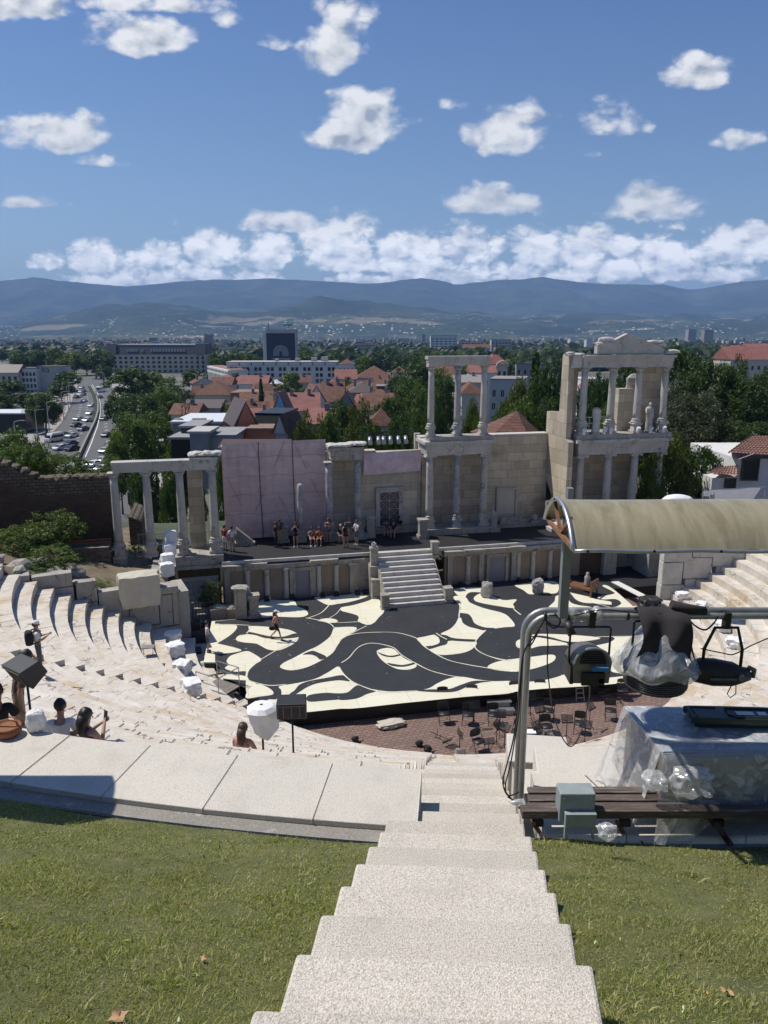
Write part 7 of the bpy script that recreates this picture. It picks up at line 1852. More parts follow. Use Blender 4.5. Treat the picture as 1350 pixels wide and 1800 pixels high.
def person(base, face, pose, label, skin='skin', hair='hair_dark', top='fabric_black', bottom='fabric_black', legs='shorts', scale=1., cap=None, longhair=False, pack=None, bag=None, sleeves=True, shoes='shoe_dark', fingers=False, phone=False, group=None, seat=None, face_detail=True, dress=False):
 """face: direction faced, degrees clockwise from the view direction"""
 t_ = thing('person', label, 'person', tuple(base), 'L', -R(face), group); t_.scale = (scale,)*3
 J = pose_joints(pose)
 names = list(J); idx = {k: i for i, k in enumerate(names)}
 verts = [tuple(J[k]) for k in names]
 rad = dict(pelvis=(.155,.105), waist=(.125,.09), chest=(.155,.105), neck=.052, head0=(.062,.07), head=(.078,.095), shL=.062, shR=.062, elL=.042, elR=.042, wrL=.028, wrR=.028, hipL=.088, hipR=.088, knL=.056, knR=.056, anL=.038, anR=.038)
 radii = [rad[k] for k in names]
 ed = [('pelvis','waist'),('waist','chest'),('chest','neck'),('neck','head0'),('head0','head'),('chest','shL'),('shL','elL'),('elL','wrL'),('chest','shR'),('shR','elR'),('elR','wrR'),('pelvis','hipL'),('hipL','knL'),('knL','anL'),('pelvis','hipR'),('hipR','knR'),('knR','anR')]
 edges = [(idx[a], idx[b_]) for a, b_ in ed]
 def addv(p, r): verts.append(tuple(p)); radii.append(r); return len(verts)-1
 ht = addv(J['head']+V3(0,-.005,.085), (.06,.072)); edges.append((idx['head'], ht))
 for s_ in 'LR':
  an = J['an'+s_]; toe = addv(an+V3(0,.15,-.055), (.038,.026)); edges.append((idx['an'+s_], toe))
  w = J['wr'+s_]; el = J['el'+s_]; d = (w-el).normalized()
  pm = addv(w+d*.055, (.036,.02)); edges.append((idx['wr'+s_], pm))
  side = V3(1,0,0) if s_ == 'L' else V3(-1,0,0)
  lat = d.cross(V3(0,1,0)).normalized() if abs(d.y) < .9 else V3(1,0,0)
  for k in range(4):
   f0 = addv(w+d*.10+lat*(.026-.017*k), .010); edges.append((pm, f0))
   f1 = addv(w+d*(.145+(.008, .016, .012, 0)[k])+lat*(.028-.018*k)+V3(0,.014,0), .008); edges.append((f0, f1))
  th = addv(w+d*.06+side*.038+V3(0,.012,0), .010); edges.append((pm, th)); th2 = addv(w+d*.095+side*.046+V3(0,.022,0), .008); edges.append((th, th2))
 bme = skin_mesh('body', verts, edges, radii, skin, 2); body = lnk('body', bme, t_)
 if face_detail:
  mb = MB(); h = J['head']; mb.ellipsoid(h+V3(0,.098,-.012), (.013,.02,.022), 8, 6); mb.ellipsoid(h+V3(-.082,.0,-.01), (.012,.02,.032), 8, 6); mb.ellipsoid(h+V3(.082,.0,-.01), (.012,.02,.032), 8, 6); mb.ellipsoid(h+V3(0,.088,-.052), (.026,.012,.007), 8, 6); mb.build('nose_and_ears', skin, body, origin=(0,0,0))
  mb = MB(); mb.ellipsoid(h+V3(-.032,.088,.014), (.013,.010,.007), 8, 6); mb.ellipsoid(h+V3(.032,.088,.014), (.013,.010,.007), 8, 6); mb.build('eyes', 'hair_dark', body, origin=(0,0,0))
 h = J['head']
 mb = MB(); mb.smooth = True; mb.rock(tuple(h+V3(0,-.022,.035)), (.198,.222,.218), len(label), amp=.13, sub=3)
 if longhair: mb.tube([h+V3(0,-.06,.03), h+V3(0,-.10,-.10), h+V3(0,-.105,-.24), h+V3(0,-.09,-.36)], [.085,.095,.085,.04], 10)
 mb.build('hair', hair, t_)
 if cap:
  mb = MB(); mb.ellipsoid(h+V3(0,-.01,.065), (.104,.118,.082), 14, 8); mb.add([tuple(h+V3(x, y, z)) for x, y, z in ((-.07,.085,.062),(.07,.085,.062),(.055,.19,.045),(-.055,.19,.045),(-.07,.085,.074),(.07,.085,.074),(.055,.19,.055),(-.055,.19,.055))], [(3,2,1,0),(4,5,6,7),(0,1,5,4),(1,2,6,5),(2,3,7,6),(3,0,4,7)]); mb.build('cap', cap, t_)
 n = len(bme.vertices); co = np.empty(n*3); bme.vertices.foreach_get('co', co); co = co.reshape(-1, 3)
 nm = np.empty(n*3); bme.vertices.foreach_get('normal', nm); nm = nm.reshape(-1, 3)
 best = np.full(n, 9.); bone = np.zeros(n, int); par = np.zeros(n)
 for i, (ka, kb) in enumerate(ed):
  A_, B_2 = np.array(J[ka]), np.array(J[kb]); d = B_2-A_; tt = np.clip(((co-A_)@d)/(d@d), 0, 1); ds = np.linalg.norm(co-(A_+tt[:, None]*d), axis=1)
  m_ = ds < best; best[m_] = ds[m_]; bone[m_] = i; par[m_] = tt[m_]
 def pick(rule):
  k = np.zeros(n, bool)
  for i, e_ in enumerate(ed):
   lim = rule(e_)
   if lim: k |= (bone == i) & (par >= lim[0]) & (par <= lim[1])
  return k
 def garment(nme, keep, mat, off):
  ids = {}; vs = []; fs = []
  for f in bme.polygons:
   if all(keep[v] for v in f.vertices):
    q = []
    for v in f.vertices:
     if v not in ids: ids[v] = len(vs); vs.append(tuple(co[v]+nm[v]*(off+.006*noise.noise(Vector(co[v]*14)))))
     q.append(ids[v])
    fs.append(tuple(q))
  mb = MB(); mb.smooth = True; mb.add(vs, fs); return mb.build(nme, mat, t_, origin=(0,0,0))
 sl_ = .66 if sleeves else -1
 def rs(e_):
  if e_ in (('pelvis','waist'), ('waist','chest')): return (0, 1)
  if e_ == ('chest','neck'): return (0, .5 if sleeves else .3)
  if e_[0] == 'chest': return (0, 1 if sleeves else .75)
  if e_[0][:2] == 'sh': return (0, sl_) if sleeves else None
  if e_[0] == 'pelvis': return (0, .25)
 f_ = {'shorts': .80, 'mini': .35, 'trousers': 1.}[legs]
 def rb(e_):
  if e_ == ('pelvis','waist'): return (0, .35)
  if e_[0] == 'pelvis': return (0, 1)
  if e_[0][:3] == 'hip': return (0, f_)
  if e_[0][:2] == 'kn' and legs == 'trousers': return (0, .93)
 garment('shirt', pick(rs), top, .017); garment('trousers' if legs == 'trousers' else 'shorts', pick(rb), bottom, .012)
 for s_ in 'LR':
  an = J['an'+s_]; mb = MB(); mb.ellipsoid(an+V3(0,.06,-.05), (.048,.135,.045), 10, 6); mb.build('shoe', shoes, t_)
 if pack:
  c = J['chest']; mb = MB(); mb.rock(tuple(c+V3(0,-.22,-.08)), (.34,.26,.50), 3, amp=.06, boxy=.5, sub=3); pk_ = mb.build('backpack', pack, t_)
  mb = MB()
  for sx in (-1, 1): mb.tube([tuple(c+V3(sx*.11,-.14,.13)), tuple(c+V3(sx*.12,.0,.15)), tuple(c+V3(sx*.13,.13,.04)), tuple(c+V3(sx*.14,.05,-.22)), tuple(c+V3(sx*.13,-.14,-.26))], .022, 6)
  mb.build('strap', pack, pk_, origin=(0,0,0))
 if bag:
  w = J['wrL'] if pose != 'walk' else J['wrR']; mb = MB(); mb.rock((w.x*1.1, w.y, w.z-.12), (.14,.34,.26), 5, amp=.12, boxy=.6); mb.build('handbag', bag, t_)
 if phone:
  c = (J['wrL']+J['wrR'])*.5+V3(0,.07,.12); mb = MB(); mb.obox(c, (.08,.012,.155), 0, -.2); mb.build('phone', 'black_plastic', t_)
 return t_
def pod(u, v, z=Z_POD): return tuple(WZ(u, v, z))
person(pod(396,968),40,'stand','person in a dark red shirt and white shorts standing beside the rightmost colonnade column',top='fabric_red',bottom='fabric_white',hair='hair_brown')
person(pod(409,970),-10,'stand','person in white T-shirt and pale shorts at the left end of the raised deck',top='fabric_white',bottom='fabric_beige',face_detail=False)
person(pod(485,962),110,'stand','person in a long black outfit standing in front of the pink net, side on',top='fabric_black',bottom='fabric_black',legs='trousers',hair='hair_brown')
person(pod(492,957),200,'stand','tall dark haired person in a grey shirt and beige shorts behind the one in black',top='fabric_grey',bottom='fabric_beige',pack='fabric_black')
person(pod(520,962),180,'handsface','woman in black top and shorts, hands to her mouth, left of the column stump',top='fabric_black',bottom='fabric_black',legs='mini',hair='hair_brown',shoes='shoe_white')
person(pod(548,957),165,'sit','woman in a white skirt seated on the plinth just right of the column stump',top='fabric_floral',bottom='fabric_white',legs='mini',hair='hair_brown',shoes='shoe_white',longhair=True)
person(pod(562,957),180,'sit','person in a bright orange T-shirt seated on the plinth',top='fabric_orange',bottom='fabric_blue',hair='hair_red',longhair=True)
person(pod(578,954),190,'eat','woman in a floral top and denim shorts standing by the first pavilion column',top='fabric_floral',bottom='fabric_grey',legs='mini',hair='hair_red',longhair=True)
person(pod(599,952),175,'sit','grey haired person in black seated between the two pavilion columns',top='fabric_black',bottom='fabric_floral',legs='mini',hair='hair_grey')
person(pod(608,963),10,'stand','woman with long dark hair seen from behind in a short black dress',top='fabric_black',bottom='fabric_black',legs='mini',longhair=True,sleeves=False,face_detail=False)
person(pod(615,953),170,'hips','person in grey half hidden behind the woman in the black dress',top='fabric_grey',bottom='fabric_floral',hair='hair_brown')
person(pod(627,958),230,'phone','man in a white shirt and grey shorts looking at his hands beside the stone pedestal',top='fabric_white',bottom='fabric_grey',hair='hair_brown',shoes='shoe_white')
person(pod(680,940),185,'sitlean','person in dark clothes crouched on the step left of the lattice door centre',top='fabric_grey',bottom='fabric_black')
person(pod(692,943),190,'sit','woman with bare legs stretched out seated in front of the lattice door',top='fabric_black',bottom='fabric_black',legs='mini')
person(pod(706,936),240,'sitlean','dark haired person in black leaning forward at the right of the lattice door',top='fabric_black',bottom='fabric_beige',hair='hair_dark')
person(pod(486,1125,Z_STG),95,'walk','person in pink top, black shorts and white hat striding across the painted stage',top='fabric_pink',bottom='fabric_black',cap='fabric_white',bag='fabric_black',longhair=True,hair='hair_brown')
person(pod(366,1146,Z_STG),75,'stand','person in white T-shirt and dark shorts at the left edge of the painted stage',top='fabric_white',bottom='fabric_grey',hair='hair_dark')
person(pod(273,1108,-16.95),120,'walk','woman in a black top with a tan bag walking below the retaining wall',top='fabric_black',bottom='fabric_camel',hair='hair_red',bag='fabric_camel',sleeves=False)
person(pod(316,1121,-16.95),150,'stand','person in black with long hair standing by the iron gate',top='fabric_black',bottom='fabric_black',legs='trousers',hair='hair_brown',pack='fabric_black')
def on_rows(u, v, dz=0.):
 """where the view ray meets the seating"""
 d = ray(u, v); t_ = 8.
 while t_ < 90:
  X, Y, Z = d[0]*t_, d[1]*t_, d[2]*t_; r = math.hypot(X-CX, Y-CY); i = math.floor((r-R0)/RUN)
  zz = Z_ORC if i < 0 else (Z_ORC+RISE*(i+1) if i < NROW else Z_TER)
  if Z <= zz+dz: return Vector((X, Y, zz+dz))
  t_ += .03
 return Vector((0, 30, Z_ORC))
def row_z(x, y):
 i = math.floor((math.hypot(x-CX, y-CY)-R0)/RUN); return Z_ORC if i < 0 else (Z_ORC+RISE*(i+1) if i < NROW else Z_TER)
p = on_rows(72,1184); person(tuple(p),60,'phone','man in a white shirt and cap with a black backpack standing on the seating',top='fabric_white',bottom='fabric_grey',legs='trousers',cap='fabric_white',pack='fabric_black',fingers=True,scale=1.02)
def at_row(u, Y): X = (u-675)/FPX*1; return None
def seat_person(u, v, row, face, pose, label, **kw):
 """feet one row below the seat at the given row"""
 r = R0+RUN*row+.35; d = ray(u, v);
 best = None
 for k in range(600):
  Y = 6+k*.02; X = d[0]/d[1]*Y
  if abs(math.hypot(X-CX, Y-CY)-r) < .02: best = (X, Y); break
 X, Y = best; zs = Z_ORC+RISE*(row+1)
 return person((X, Y, zs-.50), face, pose, label, **kw)
seat_person(100,1246,25,-12,'sitlean','short haired man in a white T-shirt seated below the terrace edge',scale=.88,top='fabric_white',bottom='fabric_grey',hair='hair_dark',seat=True,face_detail=True)
seat_person(147,1240,25,35,'phonesit','long haired woman in purple holding up a phone below the terrace edge',scale=.88,top='fabric_purple',bottom='fabric_black',longhair=True,sleeves=False,phone=True,fingers=True,seat=True)
seat_person(423,1275,21,20,'sit','person with brown hair in a pink top seated beside the white covered lamp',top='fabric_pink',bottom='fabric_black',hair='hair_brown',longhair=True,sleeves=False,seat=True,scale=.9)
seat_person(-6,1250,25,-8,'sit','person in a dark green shirt seated at the left edge beside a wicker basket',top='fabric_black',bottom='fabric_orange',hair='hair_dark',seat=True)
x_, y_ = -5.55, 10.25
person((x_, y_, row_z(x_, y_)), 60, 'lean', 'person in a dark brown T-shirt standing at the left edge behind the wicker basket', top='fabric_brown', bottom='fabric_beige', hair='hair_dark', legs='shorts', fingers=True, scale=.92)
bk = thing('wicker_basket', 'orange brown wicker basket bag on the terrace edge at the left border', 'basket', (-5.12, 9.12, Z_TER), 'L'); bk.scale = (.7,.7,.5)
mb = MB(); mb.lathe(0, 0, [(.17,0),(.22,.08),(.24,.18),(.22,.28)], 20, .08); mb.build('body', 'wicker', bk)
mb = MB(); mb.tube([(-.2,0,.26),(-.17,0,.42),(0,0,.48),(.17,0,.42),(.2,0,.26)], .022, 8); mb.tube([(.22*math.cos(a), .22*math.sin(a), .28) for a in [q_*math.pi/10 for q_ in range(21)]], .022, 6); mb.build('handle', 'wicker', bk)
cloth_block('plastic_bag', 'crumpled white plastic bag beside the wicker basket', 'bag', (-4.80, 9.25, Z_TER), (.22,.18,.30), .4, 'white_cloth', 9, .08, frame='W', boxy=.3, amp=.25)
# speakers and covered lights
def speaker(p, face, w, label, poleh, tilt=.55):
 t_ = thing('stage_monitor', label, 'speaker', tuple(p), 'L', face)
 mb = MB(); mb.tube([(0,0,0),(0,0,poleh)], .018, 8)
 for k in range(3): a = k*2.09+.5; mb.tube([(0,0,.18),(.2*math.cos(a),.2*math.sin(a),.0)], .012, 6)
 mb.build('stand', 'black_metal', t_)
 m_ = Matrix.Translation((0,0,poleh+w*.35)) @ Matrix.Rotation(tilt, 4, 'X')
 mb = MB(); h, dp = w*.72, w*.62
 pts = [(-w/2,-dp/2,-h/2),(w/2,-dp/2,-h/2),(w/2*.96,dp/2,-h/2*.8),(-w/2*.96,dp/2,-h/2*.8),(-w/2,-dp/2,h/2),(w/2,-dp/2,h/2),(w/2*.96,dp/2,h/2*.55),(-w/2*.96,dp/2,h/2*.55)]
 mb.add([tuple(m_ @ Vector(q_)) for q_ in pts], [(3,2,1,0),(4,5,6,7),(0,1,5,4),(1,2,6,5),(2,3,7,6),(3,0,4,7)]); mb.build('cabinet', 'black_plastic', t_, bevel=.015)
 mb = MB(); y = -dp/2-.006
 for x0 in (-.36, -.10, .36):
  pass
 mb.add([tuple(m_ @ Vector((x*w, y, z*h))) for x, z in ((-.43,-.38),(.43,-.38),(.43,.4),(-.43,.4))], [(0,1,2,3)]); mb.build('grille', 'black_cloth', t_)
 mb = MB()
 for x in (-.27,.0,.27): mb.beam(m_ @ Vector((x*w, y-.006, -.36*h)), m_ @ Vector((x*w, y-.006, .38*h)), .008)
 mb.beam(m_ @ Vector((-.44*w, y-.004, .40*h)), m_ @ Vector((.44*w, y-.004, .40*h)), .012); mb.build('trim', 'lamp_body', t_)
 return t_
sx_, sy_ = WY(45,1180,9.85)[:2]
speaker((sx_, sy_, row_z(sx_, sy_)), R(-35), .50, 'black stage monitor speaker on a pole at the left, above the seated people', row_z(sx_, sy_)*-1-4.85, .5)
p = WY(515,1300,12.0); zr = row_z(p.x, 12.0); hh_ = WY(515,1256,12.0).z-zr
speaker((p.x, 12.0, zr), R(4), .53, 'black stage monitor speaker on a short pole beside the white covered lamp', hh_, .35)
p = WY(462,1300,12.2); zr = row_z(p.x, 12.2); z1 = WY(462,1296,12.2).z
cs = thing('covered_lamp', 'stage lamp draped in a white plastic sheet left of the centre speaker', 'lamp', (p.x, 12.2, zr), 'L')
mb = MB(); mb.tube([(0,0,0),(0,0,z1-zr+.2)], .02, 8); mb.obox((0,0,z1-zr+.1),(.12,.12,.14),.3); mb.build('stand', 'black_metal', cs)
mb = MB(); bmn = 11; vs = []; zt_c = WY(462,1238,12.2).z-zr; zb_c = WY(462,1290,12.2).z-zr
prof = [(.03,1.0),(.20,.97),(.27,.86),(.27,.62),(.24,.38),(.20,.16),(.13,-.02),(.06,-.15)]
for j, (r, f) in enumerate(prof):
 for k in range(bmn):
  a = 2*math.pi*k/bmn; rr2 = r*(1+.22*(1-f)*math.sin(a*3+1)+.10*(1-f)*math.sin(a*7)+.15*noise.noise(Vector((math.cos(a)*2, math.sin(a)*2, f*3)))); vs.append((rr2*1.05*math.cos(a)+(.06*(1-f)), rr2*math.sin(a), zb_c+(zt_c-zb_c)*f+.035*math.sin(a*3+1)*(1-f)))
mb.add(vs, [(j*bmn+k, (j+1)*bmn+k, (j+1)*bmn+(k+1) % bmn, j*bmn+(k+1) % bmn) for j in range(len(prof)-1) for k in range(bmn)]); mb.build('cover', 'white_cloth', cs)
for k, (u, v, w, lb) in enumerate(((304,1128,.8,'topmost'),(308,1152,.9,'second from the top'),(321,1184,.85,'second from the bottom'),(338,1219,.85,'lowest'))):
 p = on_rows(u, v); cloth_block('wrapped_lamp', '%s white bagged lamp on the lowest rows left of the orchestra' % lb, 'lamp', tuple(p), (w,w*.8,w*.75), k*.7, 'white_cloth', k+11, .10, 'white bagged lamps along the left rows', frame='W', boxy=.55, amp=.30)
for k, (u, v, w, lb) in enumerate(((1200,1052,.7,'topmost'),(1232,1070,.7,'second'),(1268,1108,.85,'third'),(1292,1138,.85,'lowest'))):
 p = on_rows(u, v); cloth_block('wrapped_lamp', '%s of the white bagged lamps on the rows right of the stage' % lb, 'lamp', tuple(p), (w,w*.8,w*.6), k*.9, 'white_cloth', k+31, .10, 'white bagged lamps along the right rows', frame='W', boxy=.5, amp=.30)
for k, (u, v, w, lb) in enumerate(((1143,1075,1.3,'black plastic covered heap at the foot of the arch pier'),(1100,1085,.9,'smaller black covered heap at the right rear stage corner'))):
 p = WZ(u, v, Z_ORC); cloth_block('black_cover', lb, 'cover', tuple(p), (w,w*.9,w*.75), k, 'black_plastic', k+41, .1, frame='W', boxy=.5, amp=.3)
for k, (u, v) in enumerate(((1155,1078),(1166,1072),(1176,1066))):
 p = WZ(u, v, Z_ORC+.5); t_ = thing('equipment_case', ['near','middle','far'][k]+' one of three brown slatted cases beside the arch pier', 'case', tuple(p), 'L', .5, group='slatted cases by the arch pier')
 mb = MB(); mb.box(-.3,.3,-.25,.25,-.5,.3); mb.build('body', 'black_plastic', t_)
 mb = MB()
 for j in range(4): mb.box(-.31,.31,-.262,.262,-.42+j*.18,-.34+j*.18)
 mb.build('slats', 'dark_wood', t_)
for k, (u, v, sz, lb) in enumerate(((338,1128,(1.0,.7,1.2),'large black speaker cabinet beside the iron gate'),(352,1140,(.8,.6,1.0),'black speaker cabinet at the left edge of the painted stage'),(335,1160,(1.2,.7,.6),'low black case behind the white bagged lamps'),(352,1172,(.9,.6,.35),'flat black case left of the stage corner'))):
 p = WZ(u, v, Z_ORC); t_ = thing('speaker_cabinet', lb, 'speaker', tuple(p), 'L', .3)
 mb = MB(); mb.box(-sz[0]/2,sz[0]/2,-sz[1]/2,sz[1]/2,0,sz[2]); mb.build('cabinet', 'black_plastic', t_, bevel=.03); mb = MB(); mb.box(-sz[0]*.42,sz[0]*.42,-sz[1]/2-.012,-sz[1]/2-.002,sz[2]*.1,sz[2]*.9); mb.build('grille', 'black_cloth', t_)
bt = thing('metal_truss_steps', 'two pale metal step treads leading up to the left of the painted stage', 'steps', tuple(WZ(357,1190,Z_ORC)), 'L', .22)
for k in range(2):
 mb = MB(); mb.box(-1.0+.15*k,1.0+.15*k,-.15+.5*(1-k),.12+.5*(1-k),.42-.22*k,.5-.22*k); mb.build('tread', 'bright_metal', bt)
mb = MB()
for x in (-.9,.9): mb.tube([(x,.5,0),(x,.5,.42)], .03, 6); mb.tube([(x+.15,0,0),(x+.15,0,.2)], .03, 6)
mb.build('frame', 'black_metal', bt)
cw = thing('access_platform', 'small wooden access platform with pale pipe railings below the stage left corner', 'platform', tuple(WZ(385,1232,Z_ORC)), 'L', -.55);
mb = MB()
for k in range(7): mb.box(-.75+k*.215,-.75+k*.215+.2,-.75,.75,.62,.68)
mb.build('deck_boards', 'grating', cw)
mb = MB()
for x in (-.72,.72):
 for y in (-.7,.7): mb.tube([(x,y,0),(x,y,1.65)], .025, 6)
for y in (-.7,.7): mb.tube([(-.72,y,1.65),(.72,y,1.65)], .025, 6); mb.tube([(-.72,y,1.2),(.72,y,1.2)], .02, 6)
mb.tube([(.72,-.7,1.65),(.72,.7,1.65)], .025, 6)
mb.build('railing', 'bright_metal', cw)
mb = MB()
for k in range(5): mb.tube([(-.7+k*.35,-.72,0),(-.5+k*.35,-.72,.6)], .02, 5); mb.tube([(-.5+k*.3,-.72,0),(-.7+k*.35,-.72,.6)], .02, 5)
mb.build('braces', 'black_metal', cw)
p = on_rows(261,1152); stl = thing('small_stool', 'small grey folding stool standing on the left seating rows', 'stool', tuple(p), 'L', .2)
mb = MB(); mb.box(-.3,.3,-.2,.2,.42,.46); mb.build('seat', 'steel_grey', stl)
for sx in (-1, 1):
 for sy in (-1, 1): mb = MB(); mb.tube([(sx*.24,sy*.16,.42),(sx*.2,-sy*.16,0)], .012, 5); mb.build('leg', 'steel_grey', stl)
# folding chairs and music stands
def make_chair():
 t_ = thing('folding_chair', 'x', 'chair', (0,0,0), 'L', 0, 'black folding chairs in the orchestra')
 mb = MB(); mb.smooth = True; pts = smooth_closed([(-.21,-.2),(.21,-.2),(.22,.12),(.14,.2),(-.14,.2),(-.22,.12)], 3); mb.prism(pts, .44, .475); mb.build('seat', 'black_plastic', t_)
 mb = MB(); pts = smooth_closed([(-.22,.58),(.22,.58),(.23,.8),(.15,.88),(-.15,.88),(-.23,.8)], 3)
 mb.prism_y(pts, .215, .24); mb.v = [(x, y+.06*(z-.58), z) for x, y, z in mb.v]; mb.build('backrest', 'black_plastic', t_)
 for sx in (-1, 1): mb = MB(); mb.tube([(sx*.235,-.26,0),(sx*.235,.0,.44),(sx*.235,.235,.86)], .015, 6); mb.build('frame', 'black_metal', t_)
 for sx in (-1, 1): mb = MB(); mb.tube([(sx*.215,.30,0),(sx*.215,-.12,.45)], .011, 6); mb.build('leg', 'black_metal', t_)
 mb = MB(); mb.tube([(-.22,.22,.12),(.22,.22,.12)], .009, 5); mb.tube([(-.23,-.18,.13),(.23,-.18,.13)], .009, 5); mb.build('stretcher', 'steel_grey', t_)
 return t_
def oc(x, y): return WZ(740+x/3.553, 1180+y/3.553, Z_ORC)
ch0 = make_chair()
CH = [(137,240,8,'black folding chair leftmost in the row against the stage front'),(315,226,-4,'black folding chair second from the left against the stage front'),(588,202,10,'black folding chair just left of the steel pole against the stage front'),(742,190,-6,'black folding chair just right of the steel pole against the stage front'),
(1140,178,15,'black folding chair right of the small ladder against the stage front'),(1255,190,-12,'rightmost black folding chair against the stage front'),(142,338,12,'black folding chair leftmost in the middle row'),(292,345,-6,'black folding chair second in the middle row'),(450,345,4,'black folding chair below the silver steps'),
(795,320,-24,'black folding chair behind the music stands right of the pole'),(1180,318,-8,'black folding chair rightmost in the middle row'),(990,400,-16,'black folding chair beside the long hanging cable'),(355,515,30,'black folding chair nearest the seats, left of the music stands'),(780,420,10,'black folding chair behind the black bag'),(600,455,-30,'black folding chair mostly hidden by the steel pole')]
for k, (x, y, rz, lb) in enumerate(CH):
 c = ch0 if k == 0 else copy_tree(ch0); c.location = oc(x, y-18); c.rotation_euler = (0,0,R(rz+random.uniform(-4,4))); c['label'] = lb; c.scale = (1.05,)*3
def make_stand():
 t_ = thing('music_stand', 'x', 'music stand', (0,0,0), 'L', 0, 'black music stands in the orchestra')
 mb = MB(); mb.tube([(0,0,.12),(0,0,1.0)], .018, 6); mb.build('pole', 'black_metal', t_)
 for k in range(3): mb = MB(); a = k*2.094+.4; mb.tube([(0,0,.32),(.28*math.cos(a),.28*math.sin(a),.01)], .014, 5); mb.build('leg', 'black_metal', t_)
 mb = MB(); m_ = Matrix.Translation((0,0,1.08)) @ Matrix.Rotation(R(-35), 4, 'X')
 for k in range(7): z = -.15+k*.05; mb.add([tuple(m_ @ Vector(q_)) for q_ in ((-.25,0,z),(.25,0,z),(.25,0,z+.034),(-.25,0,z+.034))], [(0,1,2,3),(3,2,1,0)] if False else [(0,1,2,3)])
 for x in (-.25,0,.25): mb.beam(m_ @ Vector((x,.004,-.16)), m_ @ Vector((x,.004,.19)), .012)
 mb.beam(m_ @ Vector((-.25,-.03,-.16)), m_ @ Vector((.25,-.03,-.16)), .03, .06); mb.build('desk', 'black_metal', t_)
 return t_
st0 = make_stand()
ST = [(330,352,10,'black music stand beside the second middle row chair'),(490,410,-5,'black music stand below the silver steps'),(735,378,20,'black music stand directly right of the steel pole'),(905,445,0,'black music stand left of the chair by the hanging cable'),(1050,360,40,'black music stand on its tripod between the right chairs'),(1020,480,-30,'black music stand nearest the seats on the right'),(680,300,15,'black music stand behind the steel pole'),(470,480,60,'black music stand in the cluster left of the table'),(520,500,-50,'second black music stand in the cluster left of the table'),(240,540,80,'black music stand beside the white folding board'),(800,520,-70,'collapsed black music stand under the table'),(1245,230,20,'black music stand at the far right, partly behind the plastic'),
(715,485,30,'black music stand under the paper topped table'),(420,530,10,'low black music stand nearest the left concrete seat block')]
for k, (x, y, rz, lb) in enumerate(ST):
 c = st0 if k == 0 else copy_tree(st0); c.location = oc(x, y-8); c.rotation_euler = (0,0,R(rz)); c['label'] = lb
 if k in (10, 13): c.scale = (1,1,.6)
c = copy_tree(st0); c.location = oc(75,400)+Vector((0,0,.12)); c.rotation_euler = (R(80),0,R(35)); c['label'] = 'black music stand lying fallen on the paving at the far left of the chairs'
t_ = thing('step_unit', 'silver two tread step unit against the stage front', 'steps', tuple(oc(490,250)), 'L', .08)
for k in range(2): mb = MB(); mb.box(-.58+.06*k,.58+.06*k,.0-.42*k,.32-.42*k,.42-.22*k,.47-.22*k); mb.build('tread', 'bright_metal', t_)
mb = MB(); mb.box(-.5,.5,.02,.3,0,.41); mb.box(-.44,.56,-.40,-.12,0,.19); mb.build('frame', 'pale_grey_wall', t_)
t_ = thing('small_ladder', 'small grey ladder leaning on the stage front', 'ladder', tuple(oc(990,178)), 'L', .1)
mb = MB()
for x in (-.2,.2): mb.beam((x,-.12,0),(x*.85,.15,.72),.04,.03)
for k in range(3): mb.beam((-.2,-.07+.07*k,.14+.22*k),(.2,-.07+.07*k,.14+.22*k),.03,.05)
mb.build('frame', 'steel_grey', t_)
t_ = thing('orchestra_table', 'black framed table with a white paper sheet near the steel pole', 'table', tuple(oc(680,470)), 'L', -.1)
mb = MB(); mb.box(-.42,.42,-.3,.3,.72,.76); mb.build('table_top', 'black_plastic', t_)
for sx in (-1,1):
 for sy in (-1,1): mb = MB(); mb.tube([(sx*.38,sy*.26,0),(sx*.38,sy*.26,.72)], .015, 5); mb.build('leg', 'black_metal', t_)
p = oc(680,470); mb = MB(); mb.box(p.x-.28,p.x+.2,p.y-.24,p.y+.12,p.z+.762,p.z+.768); one(mb, 'paper_sheet', 'paper', 'white paper sheet lying on the black orchestra table', 'paper', (p.x,p.y,p.z+.762))
cloth_block('black_bag', 'black plastic bag standing between the orchestra table and chairs', 'bag', tuple(oc(820,480)), (.62,.5,.75), .3, 'black_plastic', 6, .05, frame='W', boxy=.5, amp=.25)
t_ = thing('folding_board', 'pale folding A-frame board standing at the foot of the stairs', 'sign board', tuple(WY(809,1353,27.3)), 'L', .1)
hA = .5
for sx in (-1, 1): mb = MB(); mb.beam((sx*.17*hA*2,0,0),(sx*.015,0,hA*1.9),.03,.36); mb.build('panel', 'white_plaster' if sx < 0 else 'grey_plaster', t_)
mb = MB(); p = WZ(688,1276,Z_ORC)
cloth_block('crumpled_tarp', 'crumpled cream tarpaulin lying on the brick paving before the stage', 'tarpaulin', tuple(WZ(687,1277,Z_ORC)), (1.15,.55,.25), .35, 'beige_tarp', 15, .1, frame='W', boxy=.4, amp=.4)
for k, (u, v, lb) in enumerate(((625,1304,'small dark cable drum on the brick paving'),(737,1312,'small dark lamp on the paving just above the terrace'),(752,1322,'black spotlight at the orchestra rim left of the folding board'),(545,1302,'small dark clamp on the kerb left of the centre'))):
 p = WZ(u, v, Z_ORC); mb = MB(); mb.rock((p.x,p.y,p.z+.15),(.35,.25,.3),k,amp=.3); mb.tube([(p.x-.3,p.y,p.z+.02),(p.x,p.y-.1,p.z+.02),(p.x+.35,p.y+.1,p.z+.02)],.015,5); one(mb, 'floor_lamp', 'black_plastic', lb, 'lamp', tuple(p))
